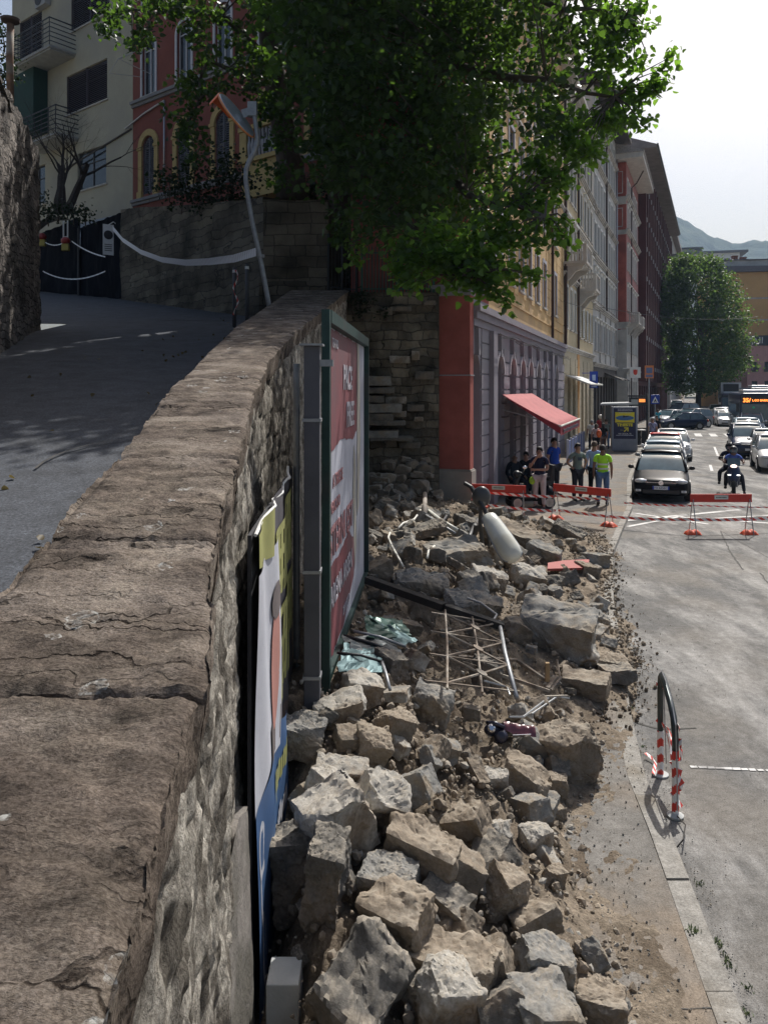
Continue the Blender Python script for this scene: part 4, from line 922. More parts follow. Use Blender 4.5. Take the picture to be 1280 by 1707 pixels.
band(b, L_, 18.66, 18.98, .22, mat('villa_ledge', (.2, .2, .21), .85), 'ledge', steps=2); band(b, L_, 13.4, 13.7, .2, MATS['villa_ledge'], 'ledge', steps=2)
mb = MB(); mb.bx((9.6, -.7, 12.2), (12.4, .01, 13.75)); mb.bx((9.5, -.85, 13.76), (12.5, .01, 13.95)); mb.bx((9.5, -.85, 15.2), (12.5, -.55, 15.4))
for x in (9.75, 12.25): mb.bx((x - .22, -.78, 13.96), (x + .22, -.4, 15.19))
mb.build('balcony', yt, b)
mb = MB()
for i in range(9): mb.lathe([(.05, 0), (.08, .3), (.1, .55), (.05, .85), (.07, 1.2)], (10.1 + i * .225, -.68, 13.97), 8)
mb.build('baluster', mat('grey_baluster', (.3, .3, .32), .8), b)
downpipe(b, 2.95, 14, 18.4, .05, flat('zinc', (.4, .4, .42), .4, .7))
mb = MB(); mb.tube([(-.6, -.1, 17.7), (1.2, -.1, 18.15), (2.95, -.12, 18.4)], .05); mb.build('gutter_pipe', MATS['zinc'], b)
mb = MB(); mb.tube([(1.9, -.1, 20.0), (1.0, -1.5, 20.6), (.9, -1.5, 20.6), (1.9, -.1, 21.6)], .02, 5); mb.tube([(.95, -1.5, 20.6), (.1, -1.5, 20.1), (1.0, -.1, 20.1)], .02, 5); mb.build('drying_rack', MATS['zinc'], b)
# beige block
Bq = V0 - VD * 13.5
bg_ = mat('beige_plaster', (.36, .34, .27), .9, .1, .6, c2=(.31, .295, .25), amt=.4)
b, L_ = building('beige_block', 'beige apartment block with curved balconies and a brown shuttered window behind the black gate', Bq, V0 + Vector((-.02, .03)), 34, 10,
    [([8.85], 19.8, 4.3, 2.3, False, 'plain', frd, flat('brown_blind', (.045, .032, .045), .6)), ([9.2], 24.6, 4.0, 2.6, False, 'plain', frd, MATS['brown_blind']), ([9.4], 15.1, 3.0, 2.2, False, 'plain', frd, None), ([2.4], 24.2, 2.8, 2.8, False, 'plain', frd, MATS['brown_blind']), ([3.2], 15.0, 2.0, 2.4, False, 'plain', frd, None)], bg_, z0=8)
br_ = flat('balcony_rail_dark', (.025, .03, .045), .6)
balcony(b, 5.5, 23.1, 4.4, 1.6, mat('balcony_concrete', (.3, .3, .29), .9, .15, 2), False, br_, 1.75); balcony(b, 6.0, 18.1, 4.0, 1.4, MATS['balcony_concrete'], False, br_, 1.75)
mb = MB(); mb.bx((1.7, -.9, 19.2), (4.5, .012, 23.0)); mb.build('green_awning_panel', flat('green_panel', (.008, .04, .03), .8), b)
mb = MB(); mb.bx((3.7, -.4, 26.9), (4.9, -.03, 27.9)); mb.build('air_conditioner', flat('ac_white', (.3, .3, .3), .5), b)
mb = MB(); mb.lathe([(.42, 0), (.42, .02)], (4.15, -.41, 27.4), 16, (R(90), 0, 0)); mb.build('fan_grille', frd, b)
mb = MB(); mb.tube([(6.5, -.06, 16.6), (10, -.06, 17.1), (13.4, -.06, 17.6)], .05); mb.build('conduit', frd, b)
mb = MB(); mb.bx((8.6, -.25, 11.5), (13.4, .012, 13.1)); mb.build('plinth', flat('pale_plinth', (.26, .30, .36), .8), b)
# rusty vent post behind the left wall
mb = MB(); mb.tube([P(18, 170, 21.5), P(17, 95, 21.5), P(18, 40, 21.5)], .1, 10); r_ = tag(mb.build('vent_post', mat('rusty_pipe', (.20, .12, .08), .85, .5, 3, c2=(.3, .28, .24), amt=.5), smooth=True), 'rusty vent pipe with a flat cap standing behind the high wall at far left', 'pipe')
mb = MB(); mb.lathe([(.1, 0), (.24, .03), (.26, .1), (.1, .13)], P(18, 38, 21.5), 14); mb.build('cap', flat('rust_dark', (.08, .05, .04), .8), r_)
# ------------------------------------------------------------------ foliage
def leafmat(name, c, tr, rough=.45, var=.3):
    m = bpy.data.materials.new(name); m.use_nodes = True; t = m.node_tree; MATS[name] = m; L = t.links.new
    for n in list(t.nodes):
        if n.type == 'BSDF_PRINCIPLED': b = n
        if n.type == 'OUTPUT_MATERIAL': out = n
    b.inputs['Roughness'].default_value = rough; b.inputs['Specular IOR Level'].default_value = .35
    g = t.nodes.new('ShaderNodeNewGeometry'); tr_ = t.nodes.new('ShaderNodeBsdfTranslucent')
    def rp(cc):
        r = t.nodes.new('ShaderNodeValToRGB'); r.color_ramp.elements[0].color = (*[v * (1 - var) for v in cc], 1); r.color_ramp.elements[1].color = (*[v * (1 + var) for v in cc], 1); L(g.outputs['Random Per Island'], r.inputs[0]); return r.outputs[0]
    L(rp(c), b.inputs['Base Color']); L(rp(tr), tr_.inputs[0])
    mx = t.nodes.new('ShaderNodeMixShader'); mx.inputs[0].default_value = .45; L(b.outputs[0], mx.inputs[1]); L(tr_.outputs[0], mx.inputs[2]); L(mx.outputs[0], out.inputs[0]); return m
def leaves_mesh(name, pts, sizes, rng, droop=.5, m=None):
    """pts (n,3); heart shaped two-panel leaves hanging at random"""
    n = len(pts); pts = np.asarray(pts); sizes = np.asarray(sizes)[:, None]
    tip = rng.normal(size=(n, 3)); tip[:, 2] = tip[:, 2] * .5 - droop; tip /= np.linalg.norm(tip, axis=1)[:, None]
    side = np.cross(tip, rng.normal(size=(n, 3)) + np.array([0, 0, .8])); side /= np.linalg.norm(side, axis=1)[:, None] + 1e-9
    nor = np.cross(side, tip)
    def at(a, s, u): return pts + sizes * (tip * a + side * s + nor * u)
    V = np.stack([at(0, 0, 0), at(.18, .42, .14), at(.62, .36, .12), at(1.05, 0, -.04), at(.62, -.36, .12), at(.18, -.42, .14)], 1).reshape(-1, 3)
    me = bpy.data.meshes.new(name); me.vertices.add(6 * n); me.vertices.foreach_set('co', V.ravel().astype(np.float32))
    base = np.arange(n)[:, None] * 6; F_ = np.concatenate([base + np.array([0, 1, 2, 3]), base + np.array([0, 3, 4, 5])], 1).reshape(-1)
    me.loops.add(8 * n); me.loops.foreach_set('vertex_index', F_.astype(np.int32)); me.polygons.add(2 * n)
    me.polygons.foreach_set('loop_start', (np.arange(2 * n) * 4).astype(np.int32)); me.update(calc_edges=True); me.materials.append(m); return me
rng = np.random.default_rng(5)
leafA = leafmat('mulberry_leaf', (.022, .040, .015), (.095, .185, .02))
leafB = leafmat('street_tree_leaf', (.055, .085, .035), (.13, .22, .04))
leafC = leafmat('ivy_leaf', (.014, .025, .011), (.02, .04, .01))
bark = mat('tree_bark', (.075, .058, .045), .95, .35, 5, .02, 18, c2=(.12, .10, .085), amt=.4, stretch=(1, 1, .3))
def inpoly(x, y, poly):
    c = False; n = len(poly)
    for i in range(n):
        (x0, y0), (x1, y1) = poly[i], poly[i - 1]
        if (y0 > y) != (y1 > y) and x < (x1 - x0) * (y - y0) / (y1 - y0) + x0: c = not c
    return c
crown_poly = [(440, -190), (450, -20), (478, 60), (505, 190), (540, 300), (585, 385), (640, 385), (690, 410), (735, 405), (775, 380), (820, 345), (860, 290), (885, 250), (935, 200), (985, 165), (1005, 120), (1025, 50), (1020, -190)]
rr = random.Random(11); clumps = []
while len(clumps) < 430:
    px, py = rr.uniform(430, 1070), rr.uniform(-190, 480)
    if not inpoly(px, py, crown_poly): continue
    if px > 840 and rr.random() < .42: continue
    edge = 0; d = rr.uniform(14.5, 22) if px < 880 else rr.uniform(14, 19)
    clumps.append((P(px, py, d), rr.uniform(.35, .62) * (.8 if px > 800 else 1), 80 if px < 800 else 52))
# hanging and reaching sprigs
SP = [((1000, 215), (1130, 88), 15.5), ((1020, 170), (1112, 130), 15.5), ((1000, 195), (1082, 198), 15.2), ((1000, 60), (1085, 35), 16), ((960, 260), (1010, 225), 15), ((900, 330), (955, 275), 14.5),
      ((800, 360), (948, 368), 13.6), ((790, 390), (945, 398), 13.4), ((780, 410), (900, 462), 13.2), ((760, 400), (852, 508), 13.0), ((720, 400), (800, 492), 13.2), ((700, 400), (690, 478), 13.6), ((660, 390), (668, 470), 13.8),
      ((980, 90), (1060, 60), 15.8), ((990, 130), (1040, 150), 15.6), ((940, 190), (1030, 200), 15.2), ((900, 240), (990, 245), 14.8), ((860, 290), (925, 285), 14.4), ((840, 320), (905, 345), 14), ((1000, 30), (1060, 30), 16), ((880, 180), (960, 215), 15), ((700, 400), (740, 440), 13.8), ((680, 400), (700, 450), 14), ((800, 370), (850, 400), 13.8), ((770, 390), (830, 440), 13.5), ((740, 400), (790, 450), 13.3),
      ((720, 350), (745, 470), 13.4), ((850, 330), (925, 330), 14), ((880, 250), (945, 305), 14.3), ((930, 200), (995, 260), 14.6), ((1000, 100), (1075, 95), 15.8), ((980, 20), (1078, 0), 16), ((760, 430), (830, 470), 13.1), ((560, 370), (600, 430), 17)]
for a, c, d in SP:
    n = int(math.hypot(a[0] - c[0], a[1] - c[1]) / 14) + 2
    for i in range(n):
        t = (i + 1) / n; clumps.append((P(lerp(a[0], c[0], t) + rr.uniform(-6, 6), lerp(a[1], c[1], t) + 14 * math.sin(t * 3) * .5 + rr.uniform(-6, 6), d + .5 * (1 - t)), .24 - .12 * t, int(30 - 18 * t)))
LEFT = [(200, 15), (235, 35), (262, 8), (300, 25), (332, 50), (360, 20), (345, 95), (322, 130), (400, 50), (420, 95), (440, 20), (318, 170), (305, 215), (330, 235), (352, 150), (420, 150), (455, 110), (470, 170), (470, 230), (455, 285), (180, 40), (228, 65), (495, 60), (500, 130), (480, -30), (420, -20), (340, -25), (398, 125), (445, 190), (310, 10)]
for px, py in LEFT:
    for k in range(5): clumps.append((P(px + rr.gauss(0, 11), py + rr.gauss(0, 13), 21.5 + rr.uniform(-1.2, 1.2)), .26, 26))
tree = empty('broadleaf_tree', 'huge dark tree spreading over the wall, its sunlit sprays hanging over the street', 'tree', (-2.9, 24, 9.0))
T0 = Vector((-2.9, 24, 9.0))
loc = lambda p: Vector(p) - T0
tb = MB()
trunk = [P(487, 335, 24), P(484, 270, 24), P(470, 190, 23.7), P(455, 110, 23.3), P(447, 50, 22.8), P(430, -40, 22)]
trunk2 = [P(590, 420, 23.5), P(560, 300, 23), P(572, 180, 22), P(600, 60, 20.5), P(640, -60, 19)]
tb.tube([loc(p) for p in trunk], [.5, .42, .38, .34, .28, .2], 12); tb.tube([loc(p) for p in trunk2], [.42, .36, .3, .24, .15], 12)
tb.build('trunk', bark, tree, smooth=True)
limbs = []
def limb(pts, r0):
    n = 8; q = []
    for i in range(n + 1):
        t = i / n * (len(pts) - 1); k = min(int(t), len(pts) - 2); q.append(pts[k].lerp(pts[k + 1], t - k) + Vector((rr.uniform(-1, 1), rr.uniform(-1, 1), rr.uniform(-1, 1))) * .12)
    limbs.append((q, r0)); return q
limb([trunk2[1], P(680, 230, 19), P(800, 330, 15.5), P(900, 365, 13.6)], .2); limb([trunk2[2], P(740, 110, 18), P(880, 140, 16.5), P(1020, 160, 15.6)], .2)
limb([trunk2[3], P(760, 0, 18), P(900, 0, 17), P(1040, 20, 16)], .18); limb([trunk2[1], P(640, 330, 18.5), P(720, 400, 15), P(790, 460, 13.2)], .16)
limb([trunk[3], P(380, 30, 22), P(280, 20, 21.5), P(190, 25, 21.5)], .12); limb([trunk[2], P(420, 130, 22.5), P(340, 100, 21.7), P(318, 210, 21.5)], .1)
limb([trunk2[3], P(720, -120, 18), P(850, -170, 17)], .16); limb([trunk2[2], P(660, 100, 21), P(700, 20, 21), P(650, -120, 21)], .16); limb([trunk[2], P(520, 60, 22), P(540, -80, 21)], .18); limb([trunk2[1], P(620, 280, 21), P(760, 250, 19), P(860, 260, 17)], .15)
lb = MB()
for q, r0 in limbs: lb.tube([loc(p) for p in q], [lerp(r0, .025, i / (len(q) - 1)) for i in range(len(q))], 7)
allp = [p for q, r0 in limbs for p in q]
for c, r, n in clumps[::2]:
    p = min(allp, key=lambda a: (a - c).length_squared)
    if (p - c).length < 3.5: m_ = p.lerp(c, .5) + Vector((0, 0, .1)); lb.tube([loc(p), loc(m_), loc(c)], [.03, .018, .006], 4, False)
lb.build('branch', bark, tree, smooth=True)
leafD = leafmat('sunlit_tone_leaf', (.035, .065, .018), (.24, .46, .04))  # brighter copy of the crown leaf for the sprays, sunlight put into the colour
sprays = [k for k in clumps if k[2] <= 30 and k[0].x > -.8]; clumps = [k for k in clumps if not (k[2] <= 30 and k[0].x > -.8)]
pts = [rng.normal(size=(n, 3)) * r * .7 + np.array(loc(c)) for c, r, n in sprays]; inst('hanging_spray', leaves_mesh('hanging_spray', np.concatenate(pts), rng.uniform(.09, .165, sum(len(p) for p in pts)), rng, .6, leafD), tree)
pts = []; sz = []
for c, r, n in clumps:
    ax = rng.normal(size=3); ax /= np.linalg.norm(ax); q = rng.normal(size=(n, 3)) * r * .62
    q += ax * (rng.uniform(-1, 1, (n, 1)) * r * .7); q[:, 2] *= .75
    pts.append(q + np.array(loc(c))); sz.append(rng.uniform(.10, .185, n))
me = leaves_mesh('crown', np.concatenate(pts), np.concatenate(sz), rng, .6, leafA); inst('crown', me, tree)
print('leaves', len(me.polygons) // 2)

def blobtree(name, label, base, cen, rad, ncl, nl, ls, lm, group=None, trunk_r=.3, cat='tree', seed=1, low=None):
    t = empty(name, label, cat, base, group=group); rn = np.random.default_rng(seed); base = Vector(base)
    pts = []; sz = []; tips = []
    for i in range(ncl):
        v = rn.normal(size=3); v /= np.linalg.norm(v); k = rn.uniform(.15, 1) ** .45
        wob = 1 + .22 * fbm(v[0] * 1.8 + seed, v[1] * 1.8, v[2] * 1.8)
        c = np.array([v[0] * rad[0], v[1] * rad[1], v[2] * rad[2]]) * k * wob + np.array(Vector(cen) - base)
        r = ls * rn.uniform(2.0, 3.6); q = rn.normal(size=(nl, 3)) * r * .55; q[:, 2] *= .7; pts.append(q + c); sz.append(rn.uniform(.7, 1.35, nl) * ls); tips.append(c)
    me = leaves_mesh('crown', np.concatenate(pts), np.concatenate(sz), rn, .3, lm); inst('crown', me, t)
    b = MB(); h = Vector(cen) - base; b.tube([(0, 0, -.1), (.05, 0, h.z * .4), h * .8, h + Vector((0, 0, rad[2] * .5))], [trunk_r, trunk_r * .8, trunk_r * .55, trunk_r * .15], 9)
    for c in tips[::max(1, ncl // 30)]:
        s = h * rn.uniform(.5, .95); b.tube([s, (s + Vector(c)) / 2 + Vector((0, 0, .2)), Vector(c)], [trunk_r * .3, trunk_r * .2, trunk_r * .05], 5, False)
    b.build('trunk', bark, t, smooth=True); return t
# the street tree: a tall egg-shaped lime made of three overlapping masses in one crown
def street_tree():
    t = empty('street_tree', 'large round green street tree standing over the traffic in front of the far blocks', 'tree', (41.8, 104, .1)); rn = np.random.default_rng(8); pts = []; sz = []
    prof = [(425, 1160, 18), (437, 1160, 38), (460, 1160, 56), (490, 1167, 68), (520, 1172, 76), (545, 1176, 78), (575, 1180, 76), (605, 1180, 72), (630, 1168, 58), (652, 1150, 36)]
    cs = []
    for i in range(620):
        py = rn.uniform(427, 652); cx = interp([(a, b) for a, b, c in prof], py); hw = interp([(a, c) for a, b, c in prof], py) * (1 + .12 * fbm(py * .03, 1)); a = rn.uniform(0, 2 * math.pi); k = rn.uniform(.2, 1) ** .4
        x = cx + hw * k * math.cos(a); d = 104 + hw * .08 * k * math.sin(a) * .9
        cs.append(P(x, py, d) - Vector((41.8, 104, .1)))
    for c in cs:
        n = 42; q = rn.normal(size=(n, 3)) * .55; q[:, 2] *= .75; pts.append(q + np.array(c)); sz.append(rn.uniform(.2, .38, n))
    inst('crown', leaves_mesh('crown', np.concatenate(pts), np.concatenate(sz), rn, .4, leafB), t)
    b = MB(); b.tube([(0, 0, -.1), (.1, 0, 3), (.5, 0, 9), (.4, 0, 15)], [.4, .33, .25, .08], 10)
    for c in cs[::14]: s = Vector((.3, 0, rn.uniform(3, 12))); b.tube([s, (s + c) / 2 + Vector((0, 0, .3)), c], [.12, .08, .02], 5, False)
    b.build('trunk', bark, t, smooth=True)
street_tree()
# ivy heaps on the upper wall
def shrub(name, label, spots, r, n, lm, ls, group=None, seed=1, cat='shrub'):
    rn = np.random.default_rng(seed); c0 = Vector(spots[0]); t = empty(name, label, cat, c0, group=group); pts = []
    for s in spots: q = rn.normal(size=(n, 3)) * r * .6; q[:, 2] *= .8; pts.append(q + np.array(Vector(s) - c0))
    pts = np.concatenate(pts); inst('foliage', leaves_mesh('foliage', pts, rn.uniform(.7, 1.3, len(pts)) * ls, rn, .5, lm), t)
    b = MB()
    for s in spots: v = Vector(s) - c0; b.tube([v + Vector((0, .2, -r * 1.2)), v + Vector((.1, 0, -.2)), v + Vector((0, 0, r * .5))], [.03, .02, .008], 5)
    b.build('stem', bark, t); return t
shrub('ivy', 'dark ivy spilling over the stone wall just left of the leaning mirror pole', [P(px, py, 26) for px, py in ((300, 300), (330, 320), (360, 300), (385, 290), (350, 335), (380, 325), (400, 335), (320, 275), (300, 325), (375, 265), (410, 300), (280, 305))], .5, 130, leafC, .12, seed=2, cat='ivy')
shrub('bush', 'dense dark bush behind the iron railing left of the green fence', [(-.9 + .35 * i, 23.3 + .2 * (i % 3), 6.8 + .5 * (i % 4)) for i in range(9)], .5, 240, leafC, .1, seed=3, cat='bush')
shrub('bush', 'dark bush below the great tree on top of the stone pier', [P(px, py, 24.6) for px, py in ((520, 310), (545, 320), (600, 350), (500, 330), (580, 330), (640, 370), (670, 390), (700, 400))], .5, 220, leafC, .12, seed=4, cat='bush')
shrub('hanging_ivy', 'thin ivy hanging down the top left edge of the sooty broken wall', [P(px, py, 20.9) for px, py in ((600, 490), (592, 500), (612, 500), (600, 520), (640, 520))], .16, 60, leafC, .07, seed=6, cat='ivy')
# weeds, grass along kerb: stuff
def tuft(mb, p, n, h, r):
    for i in range(n):
        a = random.uniform(0, 6.28); b = Vector(p) + Vector((math.cos(a), math.sin(a), 0)) * random.uniform(0, r); t = b + Vector((random.uniform(-.5, .5) * h, random.uniform(-.5, .5) * h, h * random.uniform(.4, 1))); w_ = Vector((math.sin(a), -math.cos(a), 0)) * .006
        mb.add([b - w_, b + w_, (b + t) / 2 + w_ * .8, t], [(0, 1, 2, 3)])
mb = MB()
for px, py, z in ((1150, 1550, .1), (1158, 1553, .1), (1195, 1570, .0), (1200, 1580, 0), (1176, 1560, 0), (1070, 1245, 0), (1066, 1270, .05), (1062, 1262, 0), (1210, 1600, 0), (1218, 1610, 0), (1245, 1690, 0), (1165, 1475, 0), (1052, 1180, 0), (1030, 888, 0), (1052, 1210, 0), (1245, 1650, 0)):
    tuft(mb, G(px, py, z), 16, .03, .045)
tag(mb.build('weeds', flat('weed_green', (.20, .24, .12), .8)), kind='stuff')
# the bare little tree by the beige block
def bare_tree():
    base = P(98, 356, 38.4); t = empty('bare_tree', 'leafless twisted small tree in front of the beige block, behind the black gate', 'tree', base); b = MB(); rn = random.Random(5)
    def grow(p, d, L_, r, k):
        pts = [p]; rs = [r]; q = p.copy()
        for i in range(4):
            d = (d + Vector((rn.uniform(-1, 1), rn.uniform(-1, 1), rn.uniform(-.6, .8))) * .22).normalized(); q = q + d * L_ / 4; pts.append(q.copy()); rs.append(r * (1 - .12 * (i + 1)))
        b.tube(pts, rs, 6 if k < 3 else 4, False)
        if k >= 5: return
        for i in range(3 if k < 4 else 4):
            nd = (d + Vector((rn.uniform(-1, 1), rn.uniform(-1, 1), rn.uniform(-.5, .7))) * .85).normalized(); grow(pts[rn.choice((2, 3, 4))], nd, L_ * rn.uniform(.6, .8), rs[-1] * .6, k + 1)
    grow(Vector((0, 0, 0)), Vector((-.1, 0, 1)), 2.5, .26, 0); grow(Vector((.3, 0, 0)), Vector((.5, 0, 1)), 2.8, .22, 0); grow(Vector((.2, 0, 0)), Vector((.2, 0, 1)), 2.6, .16, 0)
    b.build('trunk', mat('dead_bark', (.04, .033, .03), .95, .3, 6), t)
bare_tree()
shrub('ivy', 'low dark shrub on the bank behind the high left wall', [P(px, py, 34) for px, py in ((78, 355), (95, 350), (60, 330), (120, 352), (140, 356))], .45, 120, leafC, .12, seed=9, cat='shrub')
shrub('ivy', 'dark creeper at the far left edge above the high stone wall', [P(px, py, 22) for px, py in ((2, 60), (8, 95), (2, 125), (14, 120), (-10, 40))], .3, 120, leafC, .08, seed=12, cat='creeper')

# ------------------------------------------------------------------ rubble
def xl(y): return interp([(3, -.62), (4.2, -.66), (6.8, -.8), (10, -1.05), (21, -1.0)], y)
XR = [(3.0, 1.3), (4.5, 1.42), (5.5, 1.38), (6.3, 1.45), (7.1, 1.95), (8.2, 2.2), (9.1, 2.85), (10.1, 3.15), (13.3, 3.75), (16.6, 4.7), (19, 5.0), (20.2, 4.2), (21.2, 2.6)]
H0 = [(2.8, .25), (3.6, .42), (4.3, .72), (5.0, 1.0), (6, 1.2), (8, 1.12), (10, 1.1), (13, .98), (16, .85), (18.5, .8), (20.4, 1.1), (21, 1.2)]
def hz(x, y):
    a, b = xl(y), interp(XR, y); t = (x - a) / (b - a)
    if t > 1.05 or y < 2.6: return 0
    t = max(0, min(1, t)); near = 1 if y > 6 else lerp(1, min(1, .25 + t / .22), min(1, (6 - y) / 1.2)); return interp(H0, y) * near * max(0, 1 - t ** 1.5) + .05 * fbm(x * 1.3, y * 1.3, 5) * (1 - t)
def S(px, py, lift=0., d0=None):
    """the point of the heap that a sight line through a photo pixel meets"""
    y = 3.0
    while y < 21:
        q = P(px, py, y); g = max(hz(q.x, q.y) + .1, .1 if q.x < kx(y) else 0)
        if q.z <= g + lift: return q
        y += .02
    return P(px, py, d0 or 20)
def dirt(u, v):
    y = lerp(2.7, 21.3, u ** 1.25); a, b = xl(y) - .25, interp(XR, y) + .12 + .12 * fbm(y * 1.6, 3); x = lerp(a, b, v)
    z = hz(x, y) + .10 + .11 * fbm(x * 3.2, y * 3.2, 1, .6, 6) * (1 - v ** 4) + .018 * abs(fbm(x * 16, y * 16, 2, .6, 4)) - .14 * (1 - v ** 3)
    if v > .93: z = lerp(z, .09, (v - .93) / .07) if x < kx(y) else lerp(z, .004, (v - .93) / .07)
    return (x, y, max(z, .0))
dm = mat('rubble_dirt', (.235, .195, .15), .97, .3, 6, .025, 32, spec=.15, c2=(.15, .12, .09), amt=.45)
tag(MB().grid(420, 130, dirt).build('dirt_heap', dm, smooth=True), kind='stuff')
